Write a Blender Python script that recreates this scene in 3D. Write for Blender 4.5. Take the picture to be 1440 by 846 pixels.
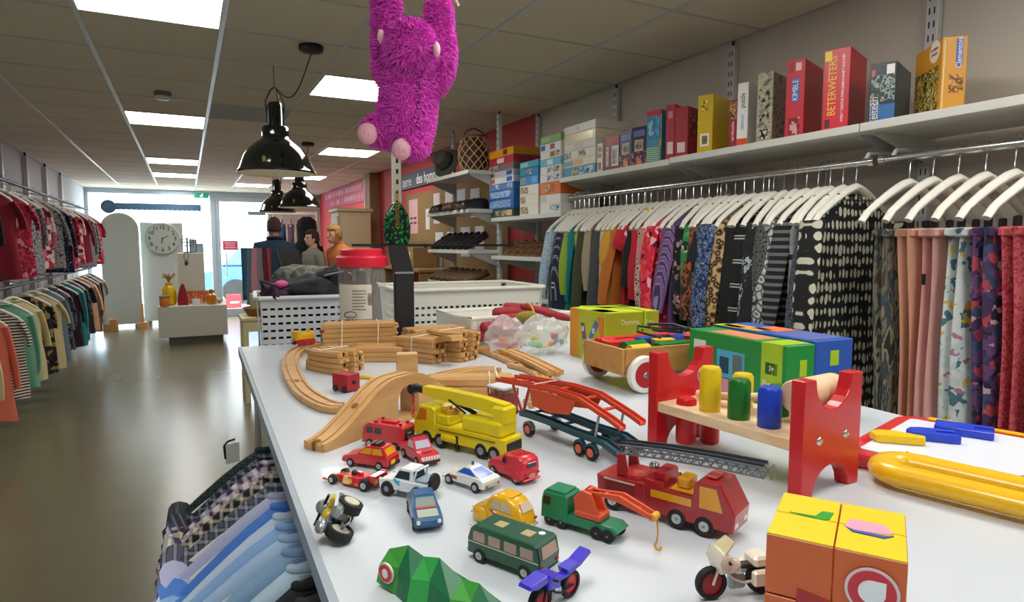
import bpy, bmesh, math, random
from mathutils import Matrix, Vector
from math import sin, cos, pi, radians as R, atan2, sqrt
random.seed(7)
for o in list(bpy.data.objects): bpy.data.objects.remove(o)
S = bpy.context.scene
COL = S.collection
# ------------------------------------------------------------ camera
CAMZ, FPX, YAW, PITCH = 1.45, 890.0, R(27.19), R(5.0725)
cd = bpy.data.cameras.new('camera'); cam = bpy.data.objects.new('camera', cd); COL.objects.link(cam)
cd.sensor_width = 36; cd.lens = FPX/1440*36; cd.clip_start = .02; cd.clip_end = 200
cam.location = (0, 0, CAMZ); cam.rotation_euler = (pi/2-PITCH, 0, -YAW)
S.camera = cam
# ------------------------------------------------------------ world and exposure
S.view_settings.view_transform = 'Standard'; S.view_settings.look = 'None'
S.view_settings.gamma = 1; S.view_settings.use_curve_mapping = False
S.view_settings.exposure = 0.0
w = bpy.data.worlds.new('sky'); S.world = w; w.use_nodes = True
bg = w.node_tree.nodes['Background']; bg.inputs[0].default_value = (.80, .90, 1, 1); bg.inputs[1].default_value = 12.0
PANEL = 14.0          # radiance of the ceiling light panels
# measuring: a photograph pixel to the point of the place on a plane
_f = Vector((sin(YAW)*cos(PITCH), cos(YAW)*cos(PITCH), -sin(PITCH)))
_r = Vector((cos(YAW), -sin(YAW), 0)); _u = _r.cross(_f)
def ray(x, y): return _f + _r*((x-720)/FPX) - _u*((y-423)/FPX)
def atx(x, y, X): d = ray(x, y); return Vector((0, 0, CAMZ)) + d*(X/d.x)
def aty(x, y, Y): d = ray(x, y); return Vector((0, 0, CAMZ)) + d*(Y/d.y)
def atz(x, y, Z): d = ray(x, y); return Vector((0, 0, CAMZ)) + d*((Z-CAMZ)/d.z)
# ------------------------------------------------------------ materials
def lin(h):
    if not isinstance(h, str): return tuple(h)
    v = [int(h[i:i+2], 16)/255 for i in (0, 2, 4)]
    return tuple(c/12.92 if c <= .04045 else ((c+.055)/1.055)**2.4 for c in v)
_M = {}
def newmat(key):
    m = bpy.data.materials.new(key); m.use_nodes = True
    nt = m.node_tree; b = nt.nodes['Principled BSDF']
    return m, nt, b
def mat(h, rough=.5, metal=0, alpha=1, emit=0, coat=0, bump=0, bs=60, var=0, trans=0):
    key = f'{h}_{rough}_{metal}_{alpha}_{emit}_{coat}_{bump}_{bs}_{var}_{trans}'
    if key in _M: return _M[key]
    m, nt, b = newmat('paint_'+str(len(_M)))
    c = lin(h)+(1,)
    b.inputs['Base Color'].default_value = c; b.inputs['Roughness'].default_value = rough
    b.inputs['Metallic'].default_value = metal; b.inputs['Alpha'].default_value = alpha
    b.inputs['Coat Weight'].default_value = coat
    if trans: b.inputs['Transmission Weight'].default_value = trans
    if emit:
        b.inputs['Emission Color'].default_value = c; b.inputs['Emission Strength'].default_value = emit
    if bump or var:
        tc = nt.nodes.new('ShaderNodeTexCoord'); n = nt.nodes.new('ShaderNodeTexNoise'); n.inputs['Scale'].default_value = bs
        n.inputs['Detail'].default_value = 4
        nt.links.new(tc.outputs['Object'], n.inputs['Vector'])
        if bump:
            bp = nt.nodes.new('ShaderNodeBump'); bp.inputs['Strength'].default_value = bump; bp.inputs['Distance'].default_value = .01
            nt.links.new(n.outputs['Fac'], bp.inputs['Height']); nt.links.new(bp.outputs['Normal'], b.inputs['Normal'])
        if var:
            mx = nt.nodes.new('ShaderNodeMix'); mx.data_type = 'RGBA'
            mx.inputs[6].default_value = tuple(x*(1-var) for x in c[:3])+(1,); mx.inputs[7].default_value = tuple(min(1, x*(1+var)) for x in c[:3])+(1,)
            nt.links.new(n.outputs['Fac'], mx.inputs[0]); nt.links.new(mx.outputs[2], b.inputs['Base Color'])
    _M[key] = m
    return m
def pat(kind, cols, sc=30, stops=None, rough=.9, dist=0, stretch=(1, 1, 1), rot=0):
    key = f'pat_{kind}_{cols}_{sc}_{stops}_{rough}_{dist}_{stretch}_{rot}'
    if key in _M: return _M[key]
    m, nt, b = newmat('print_'+str(len(_M))); N = nt.nodes.new; L = nt.links.new
    b.inputs['Roughness'].default_value = rough
    tc = N('ShaderNodeTexCoord'); mp = N('ShaderNodeMapping'); mp.inputs['Scale'].default_value = stretch
    mp.inputs['Rotation'].default_value = (0, rot, 0)
    L(tc.outputs['Object'], mp.inputs['Vector']); vec = mp.outputs['Vector']
    if dist:
        nz = N('ShaderNodeTexNoise'); nz.inputs['Scale'].default_value = sc*.6; L(vec, nz.inputs['Vector'])
        vm = N('ShaderNodeVectorMath'); vm.operation = 'SCALE'; vm.inputs['Scale'].default_value = dist
        L(nz.outputs['Color'], vm.inputs[0]); va = N('ShaderNodeVectorMath'); va.operation = 'ADD'
        L(vec, va.inputs[0]); L(vm.outputs[0], va.inputs[1]); vec = va.outputs[0]
    def wave(direction, s=sc):
        t = N('ShaderNodeTexWave'); t.bands_direction = direction; t.inputs['Scale'].default_value = s; L(vec, t.inputs['Vector']); return t.outputs['Fac']
    def op(o, a, c):
        n = N('ShaderNodeMath'); n.operation = o
        for i, v in enumerate((a, c)):
            if isinstance(v, (int, float)): n.inputs[i].default_value = v
            else: L(v, n.inputs[i])
        return n.outputs[0]
    if kind in ('floral', 'leo', 'edge'):
        t = N('ShaderNodeTexVoronoi'); t.inputs['Scale'].default_value = sc; L(vec, t.inputs['Vector'])
        if kind == 'leo' and rot == 9: t.inputs['Randomness'].default_value = .12; mp.inputs['Rotation'].default_value = (0, 0, 0)
        if kind == 'edge': t.feature = 'DISTANCE_TO_EDGE'; f = op('MULTIPLY', t.outputs['Distance'], 2.2)
        elif kind == 'floral':
            sp = N('ShaderNodeSeparateColor'); L(t.outputs['Color'], sp.inputs[0]); f = sp.outputs[0]
        else: f = t.outputs['Distance']
    elif kind == 'noise':
        t = N('ShaderNodeTexNoise'); t.inputs['Scale'].default_value = sc; t.inputs['Detail'].default_value = 3; L(vec, t.inputs['Vector'])
        f = op('MULTIPLY', op('SUBTRACT', t.outputs['Fac'], .3), 2.5)
    elif kind == 'stripex': f = wave('X')
    elif kind == 'stripez': f = wave('Z')
    elif kind == 'plaid': f = wave('X'); f2 = wave('Z')
    elif kind == 'diamond': f = op('MULTIPLY', wave('X'), wave('Z', sc*.55))
    elif kind == 'wood':
        t = N('ShaderNodeTexNoise'); t.inputs['Scale'].default_value = sc; t.inputs['Detail'].default_value = 6; L(vec, t.inputs['Vector']); f = t.outputs['Fac']
    rp = N('ShaderNodeValToRGB'); cr = rp.color_ramp
    cr.interpolation = 'LINEAR' if kind == 'wood' else 'CONSTANT'
    n = len(cols); st = stops or [i/n for i in range(n)]
    if kind == 'wood' and not stops: st = [.3+.4*i/(n-1) for i in range(n)]
    while len(cr.elements) < n: cr.elements.new(.5)
    for e, p_, c in zip(cr.elements, st, cols): e.position = p_
    for e, c in zip(cr.elements, cols): e.color = lin(c)+(1,)
    L(f, rp.inputs[0]); out = rp.outputs[0]
    if kind == 'plaid':
        rq = N('ShaderNodeValToRGB'); rq.color_ramp.interpolation = 'CONSTANT'
        while len(rq.color_ramp.elements) < n: rq.color_ramp.elements.new(.5)
        for e, p_ in zip(rq.color_ramp.elements, st): e.position = p_
        for e, c in zip(rq.color_ramp.elements, cols): e.color = lin(c)+(1,)
        L(f2, rq.inputs[0]); mx = N('ShaderNodeMix'); mx.data_type = 'RGBA'; mx.inputs[0].default_value = .5; L(out, mx.inputs[6]); L(rq.outputs[0], mx.inputs[7]); out = mx.outputs[2]
    L(out, b.inputs['Base Color'])
    _M[key] = m
    return m
def glassmat(key, tint='ffffff', fac=.15, rough=.05):
    k = 'gl'+key
    if k in _M: return _M[k]
    m, nt, b = newmat('clear_'+key)
    b.inputs['Base Color'].default_value = lin(tint)+(1,); b.inputs['Roughness'].default_value = rough; b.inputs['Specular IOR Level'].default_value = .6
    tr = nt.nodes.new('ShaderNodeBsdfTransparent'); mx = nt.nodes.new('ShaderNodeMixShader'); mx.inputs[0].default_value = fac
    nt.links.new(tr.outputs[0], mx.inputs[1]); nt.links.new(b.outputs[0], mx.inputs[2])
    nt.links.new(mx.outputs[0], nt.nodes['Material Output'].inputs['Surface'])
    _M[k] = m; return m
WOOD = pat('wood', ['b58449', 'd2a468', 'c2935a'], 22, rough=.45, stretch=(.25, 1, 1))
BEECH = pat('wood', ['dcb88a', 'ecd0a6', 'e2c296'], 30, rough=.45, stretch=(.3, 1, 1))
CHROME = mat('c8c8c8', .2, 1); STEEL = mat('9aa0a4', .35, .9)
WHITE = mat('f2f2ee', .4); BLACK = mat('141414', .45); RUBBER = mat('1b1b1b', .75)
UPRIGHT = mat('c9cbc9', .4, .1); SLOT = mat('202020', .8)
# ------------------------------------------------------------ mesh building
class MB:
    def __init__(s, sc=1.0): s.v = []; s.f = []; s.sc = sc; s.M = Matrix()
    def add(s, vs, fs):
        b = len(s.v); s.v += [s.M @ (Vector(p)*s.sc) for p in vs]; s.f += [[b+i for i in q] for q in fs]; return s
    def at(s, loc=(0, 0, 0), rz=0, rx=0, ry=0):
        s.M = Matrix.Translation(Vector(loc)*s.sc) @ Matrix.Rotation(rz, 4, 'Z') @ Matrix.Rotation(ry, 4, 'Y') @ Matrix.Rotation(rx, 4, 'X'); return s
    def box(s, c, d, ch=0, taper=(1, 1)):
        x, y, z = [q/2 for q in d]; cx, cy, cz = c
        if ch <= 0:
            vs = [(cx+sx*x*(taper[0] if sz > 0 else 1), cy+sy*y*(taper[1] if sz > 0 else 1), cz+sz*z) for sz in (-1, 1) for sx, sy in ((-1, -1), (1, -1), (1, 1), (-1, 1))]
            return s.add(vs, [(3, 2, 1, 0), (4, 5, 6, 7), (0, 1, 5, 4), (1, 2, 6, 5), (2, 3, 7, 6), (3, 0, 4, 7)])
        ch = min(ch, x*.49, y*.49, z*.49)
        rings = []
        for zz, i in ((-z, ch), (-z+ch, 0), (z-ch, 0), (z, ch)):
            tx, ty = taper if zz > 0 else (1, 1)
            X, Y = (x-i)*tx, (y-i)*ty; k = ch if i == 0 else ch*.6
            rings.append([(cx+a, cy+b_, cz+zz) for a, b_ in ((-X+k, -Y), (X-k, -Y), (X, -Y+k), (X, Y-k), (X-k, Y), (-X+k, Y), (-X, Y-k), (-X, -Y+k))])
        return s.loft(rings)
    def loft(s, rings, cap=True, closed=True):
        n = len(rings[0]); vs = [p for r in rings for p in r]; fs = []
        for k in range(len(rings)-1):
            for i in range(n if closed else n-1):
                j = (i+1) % n; fs.append((k*n+i, k*n+j, (k+1)*n+j, (k+1)*n+i))
        if cap: fs.append(tuple(range(n-1, -1, -1))); fs.append(tuple((len(rings)-1)*n+i for i in range(n)))
        return s.add(vs, fs)
    def prism(s, poly, y0, y1, ch=0, axis='y'):
        def P(p, y):
            return (p[0], y, p[1]) if axis == 'y' else ((p[0], p[1], y) if axis == 'z' else (y, p[0], p[1]))
        if ch:
            cx = sum(p[0] for p in poly)/len(poly); cz = sum(p[1] for p in poly)/len(poly)
            def ins(p):
                d = sqrt((p[0]-cx)**2+(p[1]-cz)**2) or 1; return (p[0]-(p[0]-cx)/d*ch, p[1]-(p[1]-cz)/d*ch)
            q = [ins(p) for p in poly]; sg = 1 if y1 > y0 else -1
            return s.loft([[P(p, y0) for p in q], [P(p, y0+ch*sg) for p in poly], [P(p, y1-ch*sg) for p in poly], [P(p, y1) for p in q]])
        return s.loft([[P(p, y0) for p in poly], [P(p, y1) for p in poly]])
    def lathe(s, prof, n=20, axis='z', c=(0, 0, 0), cap=True):
        rings = []
        for r, h in prof:
            ring = []
            for i in range(n):
                a = 2*pi*i/n; x, y = r*cos(a), r*sin(a)
                p = (x, y, h) if axis == 'z' else ((x, h, y) if axis == 'y' else (h, x, y))
                ring.append((p[0]+c[0], p[1]+c[1], p[2]+c[2]))
            rings.append(ring)
        return s.loft(rings, cap)
    def cyl(s, c, r, h, n=16, axis='z', r2=None):
        return s.lathe([(r, -h/2), (r2 if r2 is not None else r, h/2)], n, axis, c)
    def sphere(s, c, r, nu=14, nv=9):
        if isinstance(r, (int, float)): r = (r, r, r)
        rings = []
        for k in range(nv+1):
            t = pi*(k+.02*(k == 0)-.02*(k == nv))/nv; ring = [(c[0]+r[0]*sin(t)*cos(2*pi*i/nu), c[1]+r[1]*sin(t)*sin(2*pi*i/nu), c[2]-r[2]*cos(t)) for i in range(nu)]
            rings.append(ring)
        return s.loft(rings)
    def tube(s, pts, r, n=8, flat=1.0, cap=True, close=False):
        pts = [Vector(p) for p in pts]; m = len(pts); rs = r if isinstance(r, (list, tuple)) else [r]*m
        rings = []; up = Vector((0, 0, 1)); prev = None
        for i, p in enumerate(pts):
            if close: t = pts[(i+1) % m]-pts[i-1]
            else: t = pts[min(i+1, m-1)]-pts[max(i-1, 0)]
            t = t.normalized() if t.length else Vector((0, 0, 1))
            if prev is None:
                a = up if abs(t.z) < .9 else Vector((1, 0, 0)); nrm = t.cross(a).normalized()
            else: nrm = (prev - t*prev.dot(t)); nrm = nrm.normalized() if nrm.length > 1e-6 else prev
            prev = nrm; bn = t.cross(nrm)
            rings.append([tuple(p+nrm*(rs[i]*cos(2*pi*k/n))+bn*(rs[i]*flat*sin(2*pi*k/n))) for k in range(n)])
        if close: rings.append(rings[0]); cap = False
        return s.loft(rings, cap)
    def sweep(s, prof, path, cap=True):
        rings = []; path = [Vector(p) for p in path]; m = len(path)
        for i, p in enumerate(path):
            t = path[min(i+1, m-1)]-path[max(i-1, 0)]; nrm = Vector((-t.y, t.x, 0)).normalized()
            rings.append([tuple(p+nrm*a+Vector((0, 0, b_))) for a, b_ in prof])
        return s.loft(rings, cap)
    def mesh(s, name, m, smooth=False, ang=40):
        me = bpy.data.meshes.new(name); me.from_pydata([tuple(p) for p in s.v], [], s.f); me.validate(); 
        bm = bmesh.new(); bm.from_mesh(me); bmesh.ops.recalc_face_normals(bm, faces=bm.faces); bm.to_mesh(me); bm.free()
        if m: me.materials.append(m)
        if smooth: shade(me, ang)
        return me
    def put(s, name, m, parent=None, smooth=True, ang=40):
        return link(name, s.mesh(name, m, smooth, ang), parent)
def shade(me, ang=40):
    me.polygons.foreach_set('use_smooth', [True]*len(me.polygons)); me.set_sharp_from_angle(angle=R(ang))
def link(name, me, parent=None, loc=None, rz=None):
    o = bpy.data.objects.new(name, me); COL.objects.link(o); o.parent = parent
    if loc is not None: o.location = loc
    if rz is not None: o.rotation_euler[2] = rz
    return o
def tag(o, label, cat, group=None):
    o['label'] = label; o['category'] = cat
    if group: o['group'] = group
    return o
def thing(name, label, cat, loc=(0, 0, 0), rz=0, group=None):
    o = link(name, None, None, loc, rz); o.empty_display_size = .05
    return tag(o, label, cat, group)
def struct(o): o['kind'] = 'structure'; return o
def drop(t, z):
    """lower a turned thing until its lowest point rests at height z"""
    Mt = Matrix.Translation(t.location) @ t.rotation_euler.to_matrix().to_4x4() @ Matrix.Diagonal(tuple(t.scale)+(1,))
    lo = min((Mt @ c.matrix_basis @ v.co).z for c in t.children if c.data for v in c.data.vertices); t.location.z += z-lo
def copy_tree(o, parent=None):
    c = o.copy(); COL.objects.link(c); c.parent = parent
    for ch in list(o.children): copy_tree(ch, c)
    return c
def remesh(mb, name, m, voxel=.008, it=4):
    o = link('temporary', mb.mesh('temporary', m)); r = o.modifiers.new('r', 'REMESH'); r.mode = 'VOXEL'; r.voxel_size = voxel
    sm = o.modifiers.new('s', 'SMOOTH'); sm.iterations = it; sm.factor = .5
    dg = bpy.context.evaluated_depsgraph_get(); dg.update()
    me = bpy.data.meshes.new_from_object(o.evaluated_get(dg)); me.name = name
    if m and not me.materials: me.materials.append(m)
    me.polygons.foreach_set('use_smooth', [True]*len(me.polygons))
    bpy.data.objects.remove(o); return me
_TX = {}
def lettering(parent, s, size, m, loc, rot, name='lettering', depth=.0004, bold=0, width=1.0):
    k = (s, size, bold, depth, width, m.name)
    if k not in _TX:
        cu = bpy.data.curves.new('t', 'FONT'); cu.body = s; cu.size = size; cu.extrude = depth; cu.offset = bold; cu.resolution_u = 3
        cu.align_x = 'CENTER'; cu.align_y = 'CENTER'
        o = bpy.data.objects.new('t', cu); COL.objects.link(o)
        dg = bpy.context.evaluated_depsgraph_get(); dg.update()
        me = bpy.data.meshes.new_from_object(o.evaluated_get(dg)); me.materials.clear(); me.materials.append(m)
        if width != 1: me.transform(Matrix.Diagonal((width, 1, 1, 1)))
        bpy.data.objects.remove(o); _TX[k] = me
    o = link(name, _TX[k], parent, loc); o.rotation_euler = rot; return o
FACE = {'-x': ((0, -1, 0), (-1, 0, 0)), '-y': ((1, 0, 0), (0, -1, 0)), '+x': ((0, 1, 0), (1, 0, 0)), '+y': ((-1, 0, 0), (0, 1, 0))}
def carton(name, label, cat, c, d, col, rz=0, decor=(), group=None, rough=.35, ch=.0015, body='carton'):
    """a printed box: c = centre of its base, d = size; decor = (face, u0, u1, v0, v1, material) in fractions or (face, u, v, size, text, material, turn)"""
    t = thing(name, label, cat, c, rz, group)
    X, Y, Z = d
    MB().box((0, 0, Z/2), d, ch).put(body, col if not isinstance(col, str) else mat(col, rough), t, False)
    for q in decor:
        f = q[0]
        if f == '+z': u, n, vv = Vector((1, 0, 0)), Vector((0, 0, 1)), Vector((0, 1, 0)); W, H = X, Y; o0 = Vector((0, 0, Z))
        else:
            u, n = map(Vector, FACE[f]); vv = Vector((0, 0, 1)); W, H = (Y if f[1] == 'x' else X), Z
            o0 = n*((X if f[1] == 'x' else Y)/2) + Vector((0, 0, Z/2))
        if len(q) == 6:
            _, u0, u1, v0, v1, m = q; e = .0004
            P = lambda a, b_, k: tuple(o0+u*((a-.5)*W)+vv*((b_-.5)*H)+n*k)
            mb = MB(); mb.loft([[P(u0, v0, -e), P(u1, v0, -e), P(u1, v1, -e), P(u0, v1, -e)], [P(u0, v0, e), P(u1, v0, e), P(u1, v1, e), P(u0, v1, e)]])
            mb.put('printed_panel', m, t, False)
        else:
            _, a, b_, size, s, m, turn = q
            p = o0+u*((a-.5)*W)+vv*((b_-.5)*H)+n*.0006
            Mx = Matrix((u, vv, n)).transposed().to_4x4() @ Matrix.Rotation(turn, 4, 'Z')
            lettering(t, s, size, m, p, Mx.to_euler(), width=.85)
    return t
# ============================================================ the room
Y0, Y1, XL, XR, H = -2.5, 14.0, -1.62, 2.58, 2.5
fm, nt, b = newmat('polished_floor')
tc = nt.nodes.new('ShaderNodeTexCoord'); nz = nt.nodes.new('ShaderNodeTexNoise'); nz.inputs['Scale'].default_value = 3; nz.inputs['Detail'].default_value = 6
rp = nt.nodes.new('ShaderNodeValToRGB'); rp.color_ramp.elements[0].color = lin('747058')+(1,); rp.color_ramp.elements[1].color = lin('7c775f')+(1,)
mr = nt.nodes.new('ShaderNodeMapRange'); mr.inputs[3].default_value = .21; mr.inputs[4].default_value = .25
nt.links.new(tc.outputs['Object'], nz.inputs['Vector']); nt.links.new(nz.outputs['Fac'], rp.inputs[0]); nt.links.new(rp.outputs[0], b.inputs['Base Color'])
nt.links.new(nz.outputs['Fac'], mr.inputs[0]); nt.links.new(mr.outputs[0], b.inputs['Roughness'])
struct(MB().box(((XL+XR)/2, (Y0+Y1)/2, -.05), (XR-XL, Y1-Y0, .1)).put('floor', fm, None, False))
GREY = mat('cbc3b8', .8, bump=.05, bs=30); RED = mat('cc4a4c', .75, bump=.05, bs=30)
struct(MB().box((XR+.05, (Y0+4.6)/2, H/2+.05), (.1, 4.6-Y0, H+.1)).put('wall_right', GREY, None, False))
struct(MB().box((XR+.05, (4.6+Y1)/2, H/2+.05), (.1, Y1-4.6, H+.1)).put('wall_right', RED, None, False))
struct(MB().box((XL-.05, (Y0+Y1)/2, H/2+.05), (.1, Y1-Y0, H+.1)).put('wall_left', mat('c2cbce', .8), None, False))
struct(MB().box(((XL+XR)/2, Y0-.05, H/2+.05), (XR-XL, .1, H+.1)).put('wall_front', mat('cfccc4', .8), None, False))
# ceiling: slab, tiles and the exposed grid
ceil = struct(MB().box(((XL+XR)/2, (Y0+Y1)/2, H+.09), (XR-XL+.2, Y1-Y0+.2, .08)).put('ceiling', mat('8a867c', .9), None, False))
TILE = mat('d8d0bc', .9, bump=.15, bs=120, var=.05); RAIL = mat('c3cdd2', .35, .15)
XS = [-1.6+.6*i for i in range(8)]; YS = [3.5+.6*k for k in range(-10, 18)]
LIGHTS = {(2, 3.5-.6): 0, (2, 5.9): 0, (2, 8.9): 0, (2, 10.7): 0, (2, 13.1): 0, (4, 4.1): 0, (5, 7.1): 0, (4, 11.9): 0,
          (4, 1.1): 0, (2, -.1): 0, (4, -1.3): 0, (5, -.1): 0, (5, 10.1): 0}
def inl(i, y): return any(k[0] == i and abs(k[1]-y) < .01 for k in LIGHTS)
tm = MB().box((0, 0, .006), (.588, .588, .012), .003).mesh('tile', TILE)
tm2 = MB().box((0, 0, .006), (.555, .588, .012), .003).mesh('tile', TILE)
for i in range(7):
    for y in YS:
        if inl(i, y) or (i == 3 and abs(y-5.3) < .01): continue
        link('ceiling_tile', tm2 if i == 6 else tm, ceil, (XS[i]+(.3 if i < 6 else .284), y+.3, H+.002))
rm = MB().box((0, 0, 0), (.024, Y1-Y0, .006), .001).mesh('rail', RAIL)
for x in XS[:-1]: link('grid_rail', rm, ceil, (x, (Y0+Y1)/2, H+.001))
cmh = MB().box((0, 0, 0), (XR-XL, .016, .005), .001).mesh('tee', mat('b9bdbb', .5, .05))
for y in YS: link('cross_rail', cmh, ceil, ((XL+XR)/2, y, H+.002))
lamp_m, lnt, lb = newmat('panel_light'); lb.inputs['Base Color'].default_value = (.9, .9, .9, 1)
lb.inputs['Emission Color'].default_value = (1, .985, .95, 1); lb.inputs['Emission Strength'].default_value = PANEL
NAMES = {(2, 2.9): 'square ceiling light panel two tiles in front of the smoke detector', (2, 5.9): 'square ceiling light panel just behind the smoke detector, beside the vent',
         (2, 8.9): 'ceiling light panel third along the row with the smoke detector', (2, 10.7): 'ceiling light panel fourth along the row with the smoke detector', (2, 13.1): 'ceiling light panel closest to the shop window',
         (4, 4.1): 'square ceiling light panel beside the pink plush monkey', (5, 7.1): 'square ceiling light panel beyond the plush monkey, near the red wall', (4, 11.9): 'ceiling light panel above the glass door side of the shop'}
for (i, y) in LIGHTS:
    key = next((k for k in NAMES if k[0] == i and abs(k[1]-y) < .01), None)
    t = thing('ceiling_light', NAMES[key] if key else 'flat square ceiling light panel above the shop floor outside the picture', 'ceiling light', (XS[i]+.3, y+.3, H-.004), 0, 'ceiling light panels')
    MB().box((0, 0, .007), (.588, .588, .006)).put('diffuser', lamp_m, t, False)
    fr = MB()
    for sx in (-1, 1): fr.box((sx*.29, 0, .005), (.012, .592, .012)); fr.box((0, sx*.29, .005), (.57, .012, .012))
    fr.put('frame', mat('e8e8e6', .5), t, False)
t = thing('ceiling_vent', 'grey metal air vent set in the ceiling beside the black lamp', 'vent', (.5, 5.6, H-.002))
MB().box((0, 0, .012), (.585, .585, .01)).put('backing', mat('8a8d8e', .5, .2), t, False)
for k in range(12): MB().at((0, -.27+k*.049, .002), rx=R(-22)).box((0, 0, 0), (.575, .044, .003)).put('slat', mat('b4b8ba', .4, .3), t, False)
t = thing('smoke_detector', 'small round grey smoke detector on the ceiling', 'smoke detector', (-.1, 5.1, H+.002))
MB().lathe([(.055, 0), (.055, -.02), (.048, -.03)], 20).put('body', mat('6d6a66', .5), t)
MB().lathe([(.047, -.03), (.045, -.045), (.036, -.052)], 20).put('cap', mat('d9dadb', .4), t)
# far wall: shop window, post and glass door
FRM = mat('aab9c4', .4, .2)
mb = MB().box(((XL+XR)/2, Y1+.05, 2.46), (XR-XL, .12, .1)); struct(mb.put('wall_back', FRM, None, False))
struct(MB().box((2.09, Y1+.05, 1.2), (.98, .1, 2.42)).put('wall_back', mat('c5bfb0', .8), None, False))
GL = glassmat('pane', 'e8f4f6', .06, .03)
w1 = struct(link('window_1', None, None, (0, Y1, 0)))
MB().box((.505, .03, 1.2), (.09, .1, 2.42), .006).put('window_post', FRM, w1, False)
MB().box((-1.59, .03, 1.2), (.06, .1, 2.42), .006).put('window_post', FRM, w1, False)
MB().box((-.55, .03, .03), (2.04, .1, .06), .006).put('window_sill', FRM, w1, False)
MB().box((-.55, .03, 1.24), (2.03, .008, 2.36)).put('pane', GL, w1, False)
d1 = struct(link('door_1', None, None, (0, Y1, 0)))
for x in (.59, 1.56): MB().box((x, .02, 1.2), (.08, .06, 2.42), .005).put('door_stile', FRM, d1, False)
MB().box((1.075, .02, 2.36), (.9, .06, .1), .005).put('door_rail', FRM, d1, False)
MB().box((1.075, .02, .08), (.9, .06, .16), .005).put('door_rail', FRM, d1, False)
MB().box((1.075, .02, 1.24), (.9, .008, 2.14)).put('pane', GL, d1, False)
MB().tube([(.68, -.02, 1.32), (.68, -.07, 1.30), (.72, -.08, 1.28), (.72, -.08, .82), (.68, -.07, .80), (.68, -.02, .78)], .013).put('door_handle', CHROME, d1)
# outside: pavement, street front across the road
o = MB().box((0, 19, -.06), (30, 9.6, .1)).put('pavement', mat('c9c6be', .9), None, False); struct(o)
bld = thing('street_house', 'pale sunlit house front across the street outside the window', 'building', (0, 24, 0))
MB().box((0, .5, 3.5), (16, 1, 7)).put('wall', mat('ece8e0', .9), bld, False)
for x in (-5, -2.6, -.2, 2.2, 4.6):
    for z in (1.3, 4.2):
        wnd = MB().box((x, -.02, z), (1.3, .08, 1.7), .02).put('window', mat('f4f4f2', .6), bld, False)
        MB().box((x, -.07, z), (1.1, .02, 1.5)).put('pane', mat('9fb6c4', .15), wnd, False)
t = thing('parked_car', 'blue parked car in the street outside the glass door', 'car', (2.3, 17.6, 0), R(0))
mb = MB(); mb.prism([(-2, .25), (-2.05, .75), (-1.5, .92), (.7, .92), (1.9, .75), (2.05, .3)], -.82, .82, .06); mb.put('body', mat('4a86c0', .25, coat=.5), t)
MB().box((-.4, 0, 1.14), (2.3, 1.5, .46), .05, (.7, .82)).put('cabin', mat('35505f', .1), t)
for x in (-1.25, 1.25):
    for y in (-.78, .78): MB().cyl((x, y, .31), .31, .2, 18, 'y').put('wheel', RUBBER, t)
# signs on and above the shop window
t = thing('exit_sign', 'small green emergency exit sign above the shop window', 'sign', (.31, 13.86, 2.36))
MB().box((0, 0, .045), (.26, .03, .1), .004).put('sign_box', mat('0f8a6c', .4, emit=.25), t, False)
mb = MB(); mb.sphere((.02, -.017, .075), .011, 8, 5); mb.tube([(.015, -.017, .062), (.0, -.017, .038), (.025, -.017, .022), (.015, -.017, .006)], .005, 5); mb.tube([(0, -.017, .038), (-.025, -.017, .015)], .005, 5); mb.tube([(-.02, -.017, .055), (.035, -.017, .05)], .004, 5)
mb.put('running_figure', mat('f4fff8', .5, emit=.6), t)
NAVY = mat('33506b', .5)
t = thing('window_banner', 'dark blue round emblem with a long bar across the shop window', 'sign', (0, 14.016, 0))
MB().lathe([(.125, -.012), (.125, .012)], 28, 'y', (-1.25, 0, 2.16)).put('emblem_disc', mat('2b4157', .5), t, ang=30)
MB().box((-.42, 0, 2.17), (1.44, .02, .13), .004).put('bar', NAVY, t, False)
for k in range(16): MB().box((-1.05+k*.085, -.013, 2.115), (.05, .006, .02)).put('fringe_mark', mat('7f98ab', .6), t, False)
t = thing('door_decal', 'thin blue line emblem with small plate on the glass door', 'sign', (0, 13.985, 0))
mb = MB(); mb.tube([(.78+.05*cos(a*pi/8), 0, 2.10+.05*sin(a*pi/8)) for a in range(16)], .007, 6, close=True); mb.put('ring', mat('8fa6b6', .6), t)
MB().box((1.0, 0, 2.1), (.34, .006, .018)).put('line', mat('8fa6b6', .6), t, False)
MB().box((1.32, 0, 2.09), (.34, .008, .075)).put('plate', mat('7b98ad', .6), t, False)
t = thing('door_notice', 'pink red printed notice stuck on the glass door', 'notice', (.80, 13.975, 1.35))
MB().box((0, 0, .09), (.28, .006, .19)).put('sheet', mat('c8445e', .6), t, False)
for k in range(3): MB().box((0, -.004, .045+k*.045), (.2-.03*(k % 2), .003, .016)).put('text_line', mat('f0c6cc', .7), t, False)
t = thing('floor_sign', 'bright red folding sign low outside the glass door', 'sign', (.86, 14.6, 0), R(10)); t.scale = (.5, .6, .6)
for s in (-1, 1): MB().at((0, s*.12, .34), rx=R(s*17)).box((0, 0, 0), (.55, .02, .7), .005).put('board', mat('e23a44', .5), t, False)
MB().at((0, -.145, .4), rx=R(-17)).box((0, 0, 0), (.36, .006, .07)).put('text_line', WHITE, t, False)
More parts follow.
